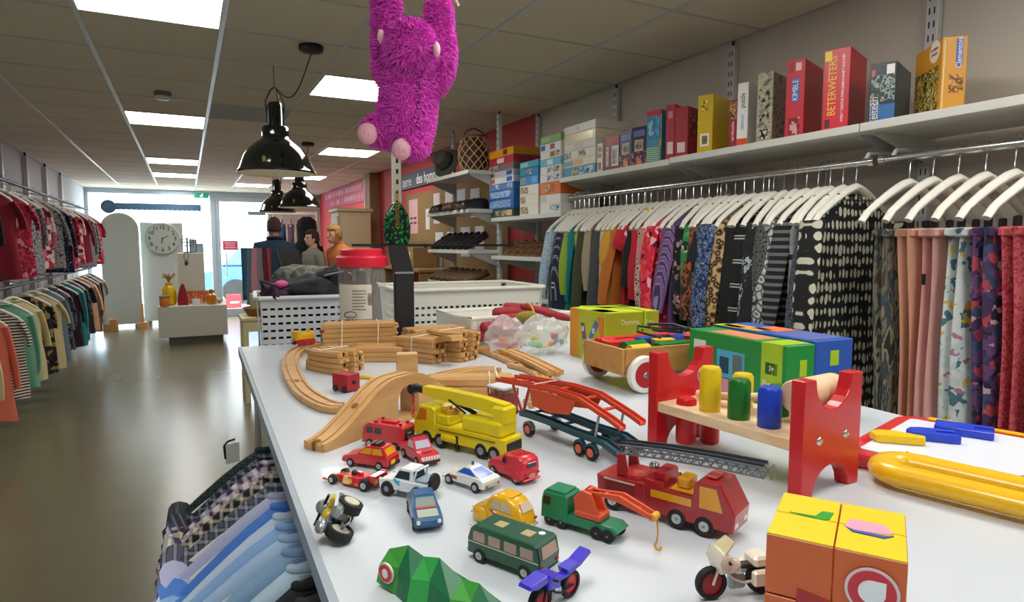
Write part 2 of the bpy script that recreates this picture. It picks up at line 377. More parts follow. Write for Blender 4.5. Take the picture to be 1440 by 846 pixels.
# ------------------------------------------------------------ black pendant lamps
SHADE = mat('0d110f', .12, coat=.6); INN = mat('f0ead8', .5)
def pendant(label, x, y, z, canopy, bulb):
    t = thing('pendant_lamp', label, 'lamp', (x, y, z), 0, 'black enamel pendant lamps')
    MB().lathe([(.222, 0), (.226, .01), (.215, .022), (.205, .05), (.185, .10), (.155, .145), (.115, .18), (.083, .20), (.078, .215)], 40, cap=False).put('shade', SHADE, t)
    MB().lathe([(.219, .001), (.2, .05), (.18, .098), (.15, .14), (.1, .172), (.02, .178)], 40, cap=False).put('shade_lining', INN, t)
    n = MB().lathe([(.078, .212), (.078, .265), (.07, .275), (.045, .28), (.043, .285), (.041, .40), (.035, .415)], 24).put('neck', SHADE, t)
    for k in range(6):
        a = k*pi/3; MB().box((.044*cos(a), .044*sin(a), .34), (.012, .012, .11), .003).put('cooling_fin', SHADE, n)
    MB().tube([(-.05, 0, .36), (-.052, 0, .42), (-.02, 0, .49), (0, 0, .505), (.02, 0, .49), (.052, 0, .42), (.05, 0, .36)], .005, 6).put('bail', BLACK, t)
    MB().box((-.09, -.17, .055), (.02, .03, .05), .004).put('clip', mat('7a6a3a', .3, .8), t, False)
    MB().sphere((0, 0, .09), (.045, .045, .06), 14, 9).put('bulb', mat('fff3d8', .3, emit=bulb), t)
    top = H-z
    zz = .505; k = 0; ch = MB()
    while zz < top-.12 and k < 5:
        a = k % 2*pi/2
        ch.tube([(.012*cos(q)*cos(a), .012*cos(q)*sin(a), zz+.018+.02*sin(q)) for q in [i*pi/5 for i in range(10)]], .0035, 5, close=True); zz += .03; k += 1
    ch.put('chain', BLACK, t)
    MB().tube([(0, 0, zz), (0, 0, top)], .0025, 5).put('hook_rod', BLACK, t)
    cx, cy = canopy[0]-x, canopy[1]-y
    MB().lathe([(.062, top), (.065, top-.012), (.06, top-.03), (.03, top-.036)], 24, c=(cx, cy, 0)).put('canopy', BLACK, t)
    p0, p1 = Vector((cx, cy, top-.036)), Vector((.012, 0, .5))
    MB().tube([p0.lerp(p1, s)+Vector((0, 0, -.13*sin(pi*s))) for s in [i/12 for i in range(13)]]+[(.02, 0, .44), (.01, 0, .41)], .004, 6).put('cord', BLACK, t)
pendant('large black enamel pendant lamp hanging nearest the pink plush monkey', .505, 4.07, 1.875, (.635, 3.57), 1.5)
pendant('black pendant lamp hanging above the counter, in front of another', 1.15, 7.4, 1.86, (1.17, 6.9), 1.5)
pendant('black pendant lamp hanging behind the other counter lamp', 1.06, 8.6, 1.86, (1.09, 8.1), 1.5)
# ============================================================ right wall: uprights, shelves, rails
SHELF = mat('d6d6ce', .45)
def upright(x, y, z0, z1, label, face='-x'):
    t = thing('shelf_upright', label, 'upright', (x, y, z0), 0, 'slotted wall uprights')
    MB().box((0, 0, (z1-z0)/2), (.03, .045, z1-z0), .002).put('post', UPRIGHT, t, False)
    sm = MB()
    z = .03
    while z < z1-z0-.02:
        for s in (-.009, .009): sm.box((-.0152, s, z), (.001, .005, .024))
        z += .05
    o = sm.put('slots', SLOT, t, False); o['kind'] = 'stuff'
    MB().lathe([(.007, 0), (.007, .03)], 8, c=(0, 0, z1-z0-.005)).put('top_bolt', BLACK, t)
for y, s in ((.48, 'beyond the orange game box'), (1.48, 'behind the orange game box'), (2.48, 'beside the small white puzzle box'), (3.48, 'behind the stack of white puzzle boxes'), (4.52, 'where the grey wall meets the red wall')):
    upright(2.56, y, .3, 2.47, 'slotted grey metal upright on the grey wall, '+s)
for y, s in ((4.57, 'at the end of the stacked boxes'), (5.53, 'behind the hat and lattice lantern')):
    upright(2.235, y, 0, 2.47, 'free standing grey metal shelf post '+s)
def board(x0, x1, y0, y1, ztop, label, th=.03, brk=True, group='white wall shelves'):
    t = thing('wall_shelf', label, 'shelf', ((x0+x1)/2, (y0+y1)/2, ztop-th), 0, group)
    MB().box((0, 0, th/2), (x1-x0, y1-y0-.004, th), .002).put('board', SHELF, t, False)
    if brk:
        for yy in (-(y1-y0)/2+.03, (y1-y0)/2-.03):
            w = (x1-x0)/2
            MB().prism([(w, 0), (w, -.10), (-w*.75, -.012), (-w*.75, 0)], yy-.003, yy+.003).put('bracket', UPRIGHT, t, False)
board(2.15, 2.54, .48, 1.48, 1.88, 'white wall shelf board carrying the orange game box')
board(2.15, 2.54, 1.48, 2.48, 1.88, 'white wall shelf board carrying the tall red game boxes')
board(2.15, 2.54, 2.48, 3.52, 1.875, 'white wall shelf board carrying the stack of white puzzle boxes')
board(2.15, 2.54, 3.50, 4.55, 1.66, 'white wall shelf board under the tall stack of blue boxes')
board(2.15, 2.54, 3.52, 4.55, 1.365, 'white wall shelf board carrying brown sandals below the box stacks')
board(1.96, 2.22, 4.56, 5.50, 2.03, 'white shelf board carrying the hat and the lattice lantern')
board(1.96, 2.22, 4.56, 5.50, 1.73, 'white shelf board carrying the row of black lace-up shoes')
board(1.96, 2.22, 4.56, 5.50, 1.41, 'white shelf board carrying the row of dark flat shoes')
board(1.96, 2.22, 4.56, 5.50, 1.14, 'white shelf board carrying the brown shoes, lowest of the shoe shelves')
board(2.15, 2.54, 3.52, 4.55, 1.08, 'white wall shelf board carrying grey shoes, below the sandals')
def hrail(y0, y1, z, label):
    t = thing('clothes_rail', label, 'clothes rail', (2.22, (y0+y1)/2, z), 0, 'chrome clothes rails on the grey wall')
    MB().cyl((0, 0, 0), .014, y1-y0, 14, 'y').put('tube', CHROME, t)
    for s in (-1, 1):
        MB().cyl((0, s*(y1-y0)/2, 0), .018, .02, 14, 'y').put('end_cap', CHROME, t)
        MB().tube([(0, s*((y1-y0)/2-.03), .0), (.02, s*((y1-y0)/2-.03), .03), (.325, s*((y1-y0)/2-.03), .055)], .008, 8).put('rail_bracket', UPRIGHT, t)
hrail(1.47, 3.49, 1.75, 'long chrome clothes rail holding the row of patterned blouses')
hrail(.30, 1.43, 1.75, 'short chrome clothes rail holding the trousers')
# ------------------------------------------------------------ boxes on the upper shelf, measured on the shelf front
PHO = [pat('noise', c, 40, rough=.4) for c in (['2e4a2f', '7d8f55', 'c9c49a', '3b5f88'], ['4a3222', '9a7448', 'd8cba8', '5d6a70'], ['1f3f70', '5b8fc0', 'd9e2e6', '8a5a3a'], ['2b2b2b', '6d6f66', 'c2c0b0', '4f5a3a'])]
def spine(name, label, x0, x1, yt, xs, col, decor=(), X=2.2, cat='box', depth=None, tilt=20, rough=.35, zb=1.881):
    """a box on the shelf, its spine between pixel columns x0 and x1, turned by tilt toward the aisle"""
    a = R(tilt); c = atx((x0+x1)/2, yt, X); e = Vector((sin(a), -cos(a))); P = []
    for x in (x0, x1):
        d = ray(x, yt); det = e.x*d.y-e.y*d.x; s = (c.y*d.x-c.x*d.y)/det; P.append(Vector((c.x+s*e.x, c.y+s*e.y)))
    w_ = (P[1]-P[0]).length; h = c.z-zb; d = depth or .22; m = (P[0]+P[1])/2+Vector((cos(a), sin(a)))*(d/2)
    return carton(name, label, cat, (m.x, m.y, zb), (d, w_, h), col, a, decor, 'boxed games on the upper shelf', rough)
Y_ = mat('f2cf2e', .4); Wt = mat('f3f1ea', .4); Bk = mat('191919', .4); Rd = mat('c8202c', .4); Bl = mat('2c62b8', .4)
Q = pi/2
cz = atx(1327, 52, 2.2); ta = R(-38); hD = cz.z-1.881; cc = Vector((cz.x, cz.y))+Vector((.036*cos(ta)-.1*sin(ta), .036*sin(ta)+.1*cos(ta)))
t = carton('game_box', 'orange yellow game box with a blue brand plate, standing apart on the shelf', 'box', (cc.x, cc.y, 1.881), (.072, .2, hD), 'd9992a', ta,
    [('-x', .04, .9, .04, .66, pat('noise', ['2d2a1a', '8a7a2e', 'c9a24a', '3d4a26', 'd9c98a'], 45, rough=.4)), ('-y', .55, .82, .6, .97, Bl), ('-y', .685, .785, .024, 'Clementoni', Wt, Q), ('-y', .3, .9, .25, .5, pat('noise', ['d9992a', '6e4a20', 'b87a28', 'd9a04a'], 40, rough=.4)), ('-y', .06, .1, .05, .95, mat('f0d8a0', .4))], 'boxed games on the upper shelf')
mb = MB(); mb.lathe([(.036, -.001), (.036, .0012)], 20, 'x', (-.036, -.045, .205)); mb.put('title_patch', mat('f0e6d2', .5), t, ang=30)
lettering(t, 'DOMINO', .013, mat('a03028', .5), (-.0376, -.045, .212), (Q, 0, -Q)); lettering(t, 'JUNGLE', .012, mat('a03028', .5), (-.0376, -.045, .196), (Q, 0, -Q))
spine('game_box', 'dark blue construction kit box with a white and blue name plate', 1225, 1262, 88, 0, '1d3038',
    [('-x', .02, .98, .02, .3, mat('2a6aa8', .4)), ('-x', .05, .95, .35, .8, pat('noise', ['1d3038', '24443a', '9aa8a4', '16222a'], 60, rough=.4)), ('-x', .04, .36, .03, .47, Wt), ('-x', .08, .33, .05, .45, Bl), ('-x', .2, .25, .038, 'eitech', Wt, Q), ('-x', .62, .92, .76, .96, Wt), ('-x', .06, .2, .55, .9, mat('c9525a', .4))])
spine('game_box', 'tall bright red game box with yellow lettering reading BETERWETERS', 1160, 1197, 68, 0, 'd42836',
    [('-x', .36, .55, .04, 'BETERWETERS', Y_, Q), ('-x', .7, .8, .1, .92, pat('noise', ['d42836', 'f3e4e0', 'd42836', 'e8b0b0'], 160, rough=.4)), ('-x', .03, .3, .86, .98, Y_), ('-x', .1, .3, .04, .14, mat('5a2030', .5))])
spine('game_box', 'tall red game box with a blue plate reading KIMBLE', 1107, 1133, 84, 0, 'c92f3e',
    [('-x', .32, .72, .46, .76, Bl), ('-x', .52, .61, .03, 'KIMBLE', Wt, Q), ('-x', .2, .8, .04, .26, pat('noise', ['c92f3e', '7a2028', 'd8a0a0'], 50, rough=.4)), ('-x', .1, .4, .84, .97, mat('a8283a', .4)), ('-x', .5, .8, .86, .96, mat('e6c8c4', .4))])
spine('game_box', 'mottled grey green game box with black lettering, beside the red box', 1066, 1088, 101, 0, pat('noise', ['8a8870', 'b4b198', 'a09d84', '6a6858'], 35, rough=.45),
    [('-x', .2, .8, .3, .8, pat('floral', ['2a2a26', 'a5a28a', 'b4b198', '8a8870'], 70, rough=.4)), ('-x', .25, .75, .05, .2, pat('edge', ['24241f', 'c6c3ac'], 60, [0, .3]))])
spine('game_box', 'slim white puzzle box with an orange foot', 1038, 1053, 116, 0, 'ecebe6',
    [('-x', 0, 1, 0, .13, mat('d9522e', .4)), ('-x', .5, .72, .03, 'puzzle', Bk, Q), ('-x', .38, .64, .26, .5, pat('noise', ['ecebe6', '2f9ac8', 'ecebe6', '3aa8d4'], 160, rough=.4))], depth=.2)
spine('game_box', 'small dark red game box wedged beside the slim white puzzle box', 1026, 1037.5, 140, 0, 'a03040',
    [('-x', .1, .9, .6, .95, pat('noise', ['a03040', '3a4a2a', 'd8a070', '7a2030'], 60, rough=.4)), ('-x', .35, .65, .15, .55, pat('noise', ['a03040', 'e8c8c0', 'a03040'], 150, rough=.4))], depth=.2)
spine('game_box', 'yellow game box with small round emblems, between red and white boxes', 982, 1003, 133, 0, 'd8b81e',
    [('-x', .25, .75, .72, .9, pat('noise', ['f0e4a0', 'd8b81e', '8a6a20'], 80, rough=.4)), ('-x', .2, .8, .12, .34, mat('efe6cf', .4)), ('-x', .32, .68, .16, .3, mat('7a5a3a', .4))])
spine('game_box', 'dark red game box with pale oval, standing in front of a matching one', 950, 968, 150, 0, 'a52338', [('-x', .2, .8, .1, .3, mat('e9d5d0', .4)), ('-y', .1, .6, .4, .9, pat('noise', ['8c2034', '6a2028', 'b87a60'], 30, rough=.4))], depth=.24)
spine('game_box', 'dark red game box standing behind a matching one next to blue box', 937, 949.5, 147, 0, 'b01f37', [('-x', .2, .85, .1, .32, mat('e9d5d0', .4)), ('-x', .25, .75, .75, .88, mat('d98a94', .4))], depth=.24)
spine('game_box', 'blue game box with blue white checks and red top edge', 910, 931, 155, 0, '3f8fb8',
    [('-x', 0, 1, .9, 1, Rd), ('-x', 0, 1, .0, .3, pat('plaid', ['f0f0ea', '2f6fb0', '49a070'], 30, [0, .45, .75], rough=.4)), ('-x', .05, .95, .45, .88, pat('noise', ['58aace', '2f7fae', '8cc8dc'], 25, rough=.4)), ('-x', .86, 1, .0, .9, mat('c8b24a', .4))], depth=.24)
for k, (x0, x1, yt) in enumerate(((889, 909, 178), (872, 888.5, 184))):
    spine('puzzle_box', 'navy puzzle box with orange glow and a picture patch, '+('next to the checked blue box' if k == 0 else 'next to a red framed box'), x0, x1, yt, 0, '2a2a5c',
        [('-x', .0, 1, 0, .34, pat('noise', ['d05a2a', '2a2a5c', 'e08a5a'], 25, rough=.4)), ('-x', .2, .8, .36, .66, mat('d8d0b0', .4)), ('-x', .26, .74, .4, .62, PHO[1]), ('-x', .1, .9, .75, .9, mat('6f78b0', .4))], depth=.2, tilt=3+6*(k == 0))
spine('puzzle_box', 'red brown puzzle box with white framed picture, beside the white stack', 850, 871, 191, 0, '7a2a30',
    [('-x', .5, .95, .1, .7, Wt), ('-x', .56, .9, .16, .6, PHO[3]), ('-x', .1, .95, .76, .97, mat('b8343c', .4)), ('-x', .12, .32, .1, .7, pat('noise', ['7a2a30', 'e8dcd0', '7a2a30'], 120, rough=.4))], depth=.2, tilt=3)
# stacked puzzle boxes lying flat: pixel column range of the aisle face, rows bottom to top
def stack(x0, x1, X, zb, rows, depth, group, where):
    a = atx(x0, 300, X).y; c = atx(x1, 300, X).y; z = zb
    for k, (h, col, desc, dec, jit) in enumerate(rows):
        pos = ('lowest' if k == 0 else ('topmost' if k == len(rows)-1 else ('second', 'third', 'fourth', 'fifth', 'sixth', 'seventh', 'eighth')[k-1]+' up'))
        carton('puzzle_box', f'{desc} {where}, {pos}', 'box', (X+depth/2+jit*.4, (a+c)/2+jit, z), (depth, a-c, h-.0006), col, jit*.8, dec, group)
        z += h
def lab(*cols): return [('-x', .04+.92*i/len(cols), .04+.92*(i+.92)/len(cols), .16, .84, c) for i, c in enumerate(cols) if c]
BL1 = '2465b0'; CY = '2f9fc4'; CR = 'e6e2d4'
g = 'stacked puzzle boxes'
stack(688, 722, 2.17, 1.661, [(.062, '2c4a3a', 'dark green box with picture strip', lab(None, PHO[0], PHO[1], mat('d8b890', .4)), .0), (.078, BL1, 'deep blue box with silver lettering', lab(pat('noise', ['2465b0', 'a9c3dc', '2f74c4'], 50, rough=.4)), .004), (.066, BL1, 'bright blue box with silver print', lab(pat('noise', ['2465b0', 'b9cfe2', '3a7cc6'], 45, rough=.4)), 0),
    (.052, '3a74b4', 'mid blue box with pale pictures', lab(None, PHO[2], None, PHO[2]), -.004), (.048, 'dfe0dc', 'white box with orange corner', lab(mat('d8763a', .4), mat('e9e4dc', .4), None, mat(BL1, .4)), .006), (.046, 'b8c0c8', 'grey white box with blue end', lab(PHO[3], mat('c8b0c0', .4), None, mat('1f4f9c', .4)), .003),
    (.052, '7a7268', 'grey brown box with photo strip', lab(PHO[1], PHO[3], None, mat('b04a44', .4)), -.003), (.052, 'b02f48', 'crimson box with white lettering', lab(None, mat('e8c8c8', .4), None), .002), (.058, 'e0921e', 'orange box with small dark square', lab(None, None, None, mat('5a3a1e', .4), None), -.006)], .33, g, 'in the shelf-end stack')
stack(731, 757, 2.2, 1.661, [(.075, CR, 'cream box with brown photo end', lab(PHO[1], None), 0), (.07, CR, 'off-white box with dark photo end', lab(PHO[1], None, None), .004), (.07, CR, 'plain ivory box with brown end', lab(PHO[1], None), 0), (.066, '2b86cc', 'bright blue box with small picture', lab(PHO[0], None, mat('62b0e0', .4)), .002), (.056, '2f7fc0', 'blue teal box with dark picture', lab(mat('2a9ab0', .4), PHO[3], None), 0), (.046, '39a0ae', 'teal box with pale label', lab(mat('8cc8cc', .4), None), -.004)], .3, g, 'in the middle stack')
stack(759.5, 788, 2.17, 1.661, [(.068, 'e4e2da', 'white box with blue picture strip', lab(None, None, PHO[2], PHO[2]), 0), (.055, 'e4e2da', 'white box with grey lettering', lab(mat('c9c8c0', .4), None, None), .003), (.083, 'd8702a', 'bright orange box with dark figures', lab(mat('e08a3a', .4), PHO[1], mat('c85a20', .4), None), 0), (.052, 'e8e6de', 'white box with photo squares', lab(None, PHO[2], PHO[2]), .004), (.052, 'e8e6de', 'white box with blue grey pictures', lab(None, PHO[2], PHO[3]), -.002), (.05, '6ab4d0', 'pale blue box', lab(None, mat('cfe4ea', .4), None), .003),
    (.05, 'e2dfd4', 'white box with brown animal picture', lab(None, None, mat('8a5a30', .4), PHO[1]), 0), (.05, 'dfe4e8', 'white and blue box with red mark', lab(mat('2a50a0', .4), None, mat('a04040', .4), None), .004), (.05, '7da85c', 'green box', lab(mat('9cc47c', .4), None), -.004)], .3, g, 'in the orange-box stack')
stack(792, 836, 2.19, 1.876, [(.062, '4a9fb8', 'turquoise box with landscape strip', lab(None, PHO[0], PHO[2], PHO[2]), 0), (.046, 'e6dfc8', 'cream box with tan pictures', lab(mat('7fa8c4', .4), mat('d8b878', .4), None), .002), (.055, 'e6e2d6', 'white box with dark photo square', lab(PHO[3], None, PHO[1], None), 0), (.046, 'dcd8cc', 'grey white box with small letters', lab(None, mat('c8c4b4', .4), None), -.002), (.06, 'e9e0c0', 'cream box with pale gold panel', [('-x', .08, .92, .12, .85, mat('d9d0b0', .2, .4))], .003), (.05, 'dfdccf', 'plain off-white box', [('-x', .44, .5, .3, .7, mat('b8b09a', .4))], 0)], .28, g, 'in the white upper stack')
carton('puzzle_box', 'narrow white box with arched picture standing against the white puzzle stack', 'box', (2.30, (atx(837.5, 240, 2.2).y+atx(849, 240, 2.2).y)/2, 1.876), (.2, .055, .17), 'e4dfd0', 0, [('-x', .2, .8, .5, .9, PHO[1]), ('-x', .25, .75, .1, .35, mat('a04a40', .4))], g)
# ============================================================ hangers and clothes
HW = mat('ebe8dc', .4)
def hanger_mesh():
    arm = []
    for i in range(-8, 9):
        u = i/8; x = .21*u; z = -.125*abs(u)**1.3-.012*(abs(u) > .9); arm.append((x, 0, z-.018))
    body = MB().tube(arm, [.013+.007*(1-abs(i/8)) for i in range(-8, 9)], 10, .8).mesh('hanger_body', HW, True)
    hk = [(0, 0, -.01), (0, 0, .045), (.004, 0, .055)]+[(.0-.02*cos(a), 0, .078+.02*sin(a)) for a in [pi*1.75-.42*k for k in range(11)]]
    hook = MB().tube(hk, .0022, 6).mesh('hook', CHROME, True)
    return body, hook
HB, HK = hanger_mesh()
def hanger(x, y, zrail, yaw, label, group):
    t = thing('coat_hanger', label, 'hanger', (x, y, zrail-.0845), yaw, group)
    link('arm', HB, t); link('hook', HK, t); return t
def body_loft(mb, W, L, T, seed, flare=1.0, neck=.10, slope=.125, nz=12, n=28, fold=1.0, top=.35):
    rnd = random.Random(seed); ph = rnd.uniform(0, 6); fr = rnd.choice((3, 4, 5)); ph2 = rnd.uniform(0, 6)
    zs = [0, -.02, -.045, -.075, -slope, -slope-.04]+[-slope-.04-(L-slope-.04)*(k/(nz-5))**1.05 for k in range(1, nz-4)]
    rings = []
    for z in zs:
        d = -z
        if d <= slope: hw = neck+(W-neck)*(d/slope)**.85; ht = T*(top+(.75-top)*d/slope)
        else:
            s = (d-slope)/(L-slope); hw = W*(1-.10*sin(min(s*2.4, 1)*pi/2)+.10*s*flare); ht = T*(.75+.35*s)
        ring = []
        for i in range(n):
            a = 2*pi*i/n; c, s_ = cos(a), sin(a)
            x = hw*math.copysign(abs(c)**.75, c); k = max(0, (d-.08)/L)
            y = ht*math.copysign(abs(s_)**.7, s_) + fold*k*T*.55*sin(fr*x/W*2+ph+3*k) + fold*k*T*.3*sin(9*x/W+ph2)
            ring.append((x+k*.012*sin(7*y/T+ph), y, z-.012*k*sin(5*x/W+ph2)))
        rings.append(ring)
    mb.loft(rings)
def sleeve(mb, side, W, slen, T, seed, slope=.125, r=.055):
    rnd = random.Random(seed+side*3); pts = []; rs = []
    sw = rnd.uniform(-.02, .03); fw = rnd.uniform(-.03, .03)
    for k in range(8):
        s = k/7; x = W-.035+.05*sin(s*pi*.6)+sw*s; z = -slope*.75-slen*s
        pts.append((side*x, fw*s*s-.3*T*sin(s*2), z)); rs.append(r*(1.02-.32*s+.04*sin(9*s+seed)))
    mb.tube(pts, rs, 10, .42)
def garment(name, label, x, y, z, yaw, m, L=.72, neck=.10, W=.215, T=.028, slen=.3, group=None, cat='garment', collar=None, seed=0, flare=1., m2=None, fold=1., top=.35):
    """a top hanging from a hanger; z is the height of the hanger's neck"""
    t = thing(name, label, cat, (x, y, z), yaw, group)
    mb = MB(); body_loft(mb, W, L, T, seed, flare, neck=neck, fold=fold, nz=15, top=top); mb.put('body', m, t, ang=70)
    if slen:
        for s in (-1, 1):
            mb = MB(); sleeve(mb, s, W, slen, T, seed); mb.put('sleeve', m2 or m, t, ang=70)
    mb = MB(); mb.tube([(neck*.9*cos(a), T*.75*sin(a)-.002, .004-.012*(sin(a) < -.1)) for a in [2*pi*k/24 for k in range(24)]], .0065 if collar is None else .012, 10, close=True)
    mb.put('collar', collar or m, t)
    return t
def pants(label, x, y, z, yaw, m, W=.11, L=.66, T=.022, seed=0, group=None, name='trousers', tag_m=None):
    t = thing(name, label, 'trousers', (x, y, z), yaw, group)
    rnd = random.Random(seed)
    for s in (-1, 1):
        rings = []
        for k in range(11):
            u = k/10; hw = W*(1-.22*u)+.006*sin(6*u+seed); ht = T*(.5+.25*sin(u*4+seed)+.2*u)
            rings.append([(hw*math.copysign(abs(cos(a))**.7, cos(a))+.012*u*sin(seed), s*T*.75+ht*math.copysign(abs(sin(a))**.8, sin(a))+.01*u*sin(3*cos(a)+seed), -L*u) for a in [2*pi*i/16 for i in range(16)]])
        mb = MB(); mb.loft(rings); mb.put('leg', m, t, ang=70)
    MB().box((0, 0, -.012), (2*W*1.01, T*3.1, .03), .006).put('waistband', m, t)
    for s in (-1, 1): MB().box((s*W*.75, 0, .012), (.018, .02, .045), .004).put('clip', BLACK, t, False)
    if tag_m: MB().box((-W-.003, 0, -.16), (.002, .012, .035)).put('tag', tag_m, t, False)
    return t
# long row of blouses, far to near
A = lambda *c: list(c)
ROW = [
 ('pale washed denim jacket', pat('noise', A('7f9db0', 'a9c0cc', '93aebe'), 60), dict(L=.62, slen=.42)),
 ('plain bright blue blouse', mat('1f6aa0', .9, bump=.2), dict(L=.8, slen=0)),
 ('navy blouse with thin white pinstripes', pat('stripex', A('1d2238', 'b8bcc8', '1d2238'), 24, [0, .88, .97], stretch=(1, 0, 0)), dict(slen=.42)),
 ('plain dark navy blouse', mat('1a2440', .9), dict(L=.86, slen=.5)),
 ('lime green jacket with pointed hem', mat('8fae2e', .85, bump=.25, bs=40), dict(L=.60, slen=.38)),
 ('deep teal knitted top', mat('0d8088', .9, bump=.4, bs=120), dict(L=.64, slen=.42)),
 ('bright yellow green long top', mat('a5bb2c', .9), dict(L=.85, slen=0)),
 ('dark olive blouse', mat('3d3f2a', .9), dict(slen=.5)),
 ('khaki beige short jacket', mat('a39a7a', .85, bump=.2), dict(L=.50, slen=.34)),
 ('dark grey marbled blouse', pat('noise', A('24262a', '3d403f', '2e3030', '55584f'), 35), dict(L=.82, slen=.4)),
 ('charcoal grey cardigan', mat('44454a', .9), dict(slen=.5)),
 ('cream linen shirt', mat('d6c9a8', .9, bump=.2), dict(slen=.46)),
 ('ochre yellow blouse', mat('d8a03a', .9), dict(L=.84, slen=.2)),
 ('burnt orange knit', mat('c4702a', .9, bump=.3, bs=120), dict(slen=.4)),
 ('red dress with fine white sprig print', pat('floral', A('c01c30', 'c8243a', 'e8c8c0', 'b8182c'), 45, [0, .35, .9, .95], dist=.02), dict(L=.9, slen=.1)),
 ('black blouse with bright yellow collar', mat('1c1a1c', .9), dict(slen=.3, collar=mat('e6b81c', .8))),
 ('plain crimson tunic', mat('c0182f', .85), dict(L=.92, slen=.36)),
 ('pale pink and black spotted blouse', pat('leo', A('2a2226', 'd8b8a8', '8a5a58', 'e0c8bc'), 38, [0, .3, .55, .62]), dict(slen=.4)),
 ('plain salmon pink blouse', mat('d88a84', .9), dict(L=.9, slen=.2)),
 ('scarlet and pink flower print blouse', pat('floral', A('e0264a', 'f0506a', 'd81c30', 'f8b8c0', 'f04838', '401018'), 44, [0, .25, .5, .72, .82, .94], dist=.04), dict(L=.62, slen=.4, W=.23)),
 ('magenta long dress with white dots', pat('leo', A('f0c8d0', 'd02a60', 'b81c50'), 42, [0, .22, .6]), dict(L=.95, slen=0)),
 ('violet striped blouse', pat('stripex', A('7a5a92', 'a58ab8', '4a3a60'), 34, stretch=(1, 0, 0)), dict(slen=.4)),
 ('black blouse with pink grey flowers', pat('floral', A('151418', '1c1a20', '8a7078', '24302a', 'b898a0'), 55, [0, .4, .62, .78, .9], dist=.03), dict(L=.9, slen=.4)),
 ('bright green and cream leaf print blouse', pat('floral', A('4fae5a', '2e8a48', 'd8d8b0', '3aa050', '7a6a30', '1c2a20'), 28, [0, .3, .55, .7, .84, .93], dist=.08), dict(L=.84, slen=.34)),
 ('brown and rust dark print blouse', pat('noise', A('2a1e1a', '5a3a28', 'a85a30', '1c1a1c'), 28), dict(slen=.42)),
 ('black blouse with orange and blue specks', pat('floral', A('16161c', '1c1c26', 'c05a2a', '2a3a70', '1a1a20'), 40, [0, .5, .78, .86, .93], dist=.02), dict(L=.92, slen=.2)),
 ('navy blouse with white brushed print', pat('noise', A('16284e', '23406e', 'b8c4d0', '1c3460', '8fa4bc'), 55, [0, .3, .52, .58, .82]), dict(L=.64, slen=.46, W=.24)),
 ('tan and black leopard print cardigan', pat('leo', A('b89a68', '241c14', '8a6a3e', 'c8ac7c'), 40, [0, .2, .42, .6]), dict(L=.9, slen=.5)),
 ('plain black blouse', mat('161618', .9), dict(slen=.5)),
 ('black tunic with white bands', pat('stripez', A('151517', 'c8c8c4', '151517'), 3.2, [0, .93, .985]), dict(L=.9, slen=.45)),
 ('black blouse with pale grey brush strokes', pat('noise', A('17191b', '1e2224', 'a9b2b4', '2a3032'), 22, [0, .35, .66, .76], stretch=(1.6, 1, .6)), dict(L=.88, slen=.4)),
 ('dark grey net knit top', pat('edge', A('1a1a1c', '7a7c78', '2e2e30'), 60, [0, .12, .3]), dict(L=.5, slen=.3)),
 ('grey snakeskin print blouse', pat('edge', A('2a2a30', '9a9a9e', 'c4c4c2', '6a6a72'), 34, [0, .14, .4, .75]), dict(L=.92, slen=.5)),
 ('black top with grey cross stripes', pat('stripez', A('161618', '161618', '6a6c6e'), 11, [0, .3, .62]), dict(slen=.42)),
 ('grey patchwork skirt top with dark bands', pat('stripez', A('8a8c8a', '9c9e9c', '1e1e20'), 2.1, [0, .4, .95]), dict(L=.86, slen=0, flare=2.2)),
 ('dark blue grey bouclé cardigan', pat('noise', A('1c222a', '3a424c', '59636c', '262c34'), 90), dict(L=.9, slen=.52)),
 ('black and cream tulip print blouse', pat('leo', A('b8b6a0', 'cfcdb8', '3a3c3a', '17181a'), 44, [0, .2, .43, .47], stretch=(1.1, 0, .5), dist=.016, rot=9), dict(L=.98, slen=.55, W=.25)),
]
n = len(ROW); gr = 'white hangers on the long rail'
for i, (desc, m, kw) in enumerate(ROW):
    y = 3.44-(3.44-1.53)*i/(n-1); yaw = R(5+7*sin(i*.9)+3*sin(i*2.3) if i < n-1 else -3)
    hanger(2.22, y, 1.7645, yaw, 'white hanger on long rail holding the '+desc, gr)
    kw = dict(kw); kw.setdefault('L', .76); kw.setdefault('slen', .36)
    garment('blouse', desc+' on the long chrome rail', 2.22, y, 1.628, yaw, m, group='row of blouses', seed=i*11+3, T=.022, **kw)
for i in range(7):
    y = 3.42-1.9*(i+.5)/7; yaw = R(random.Random(i+50).uniform(-6, 12))
    hanger(2.22, y, 1.7645, yaw, 'empty white hanger beside the '+ROW[int((i+.5)/7*36)][0], gr)
TR = [('dark olive and grey watercolour print trousers', pat('noise', A('4a4438', '7a7262', '3e4a50', '8f866a', '2c2c28'), 24, stretch=(1.5, 1, .35)), .70), ('plain peach trousers', mat('d8a084', .85), .72), ('pale pink trousers with a small dark tag', mat('e2aba4', .85), .70),
      ('white trousers with blue and yellow flower print', pat('floral', A('d8e0de', 'c8d4d4', 'd8e0de', '4f7886', 'd8b84a', 'b87a9a'), 42, [0, .3, .5, .74, .88, .94], dist=.06), .74), ('purple flower print trousers', pat('floral', A('4a3560', '6a4a78', 'b84a5a', '3a5070', 'c8a8b0', '2c2440'), 45, [0, .3, .52, .68, .8, .88], dist=.06), .74),
      ('red speckled trousers', pat('noise', A('b83a4a', 'd86a70', 'c84a58'), 60), .74), ('dusty rose knitted trousers', mat('cf8a88', .9, bump=.3, bs=100), .6), ('wine red trousers', mat('8a2050', .8), .76), ('coral trousers', mat('d2705a', .85), .7), ('soft grey trousers', mat('a5a2a0', .85), .7)]
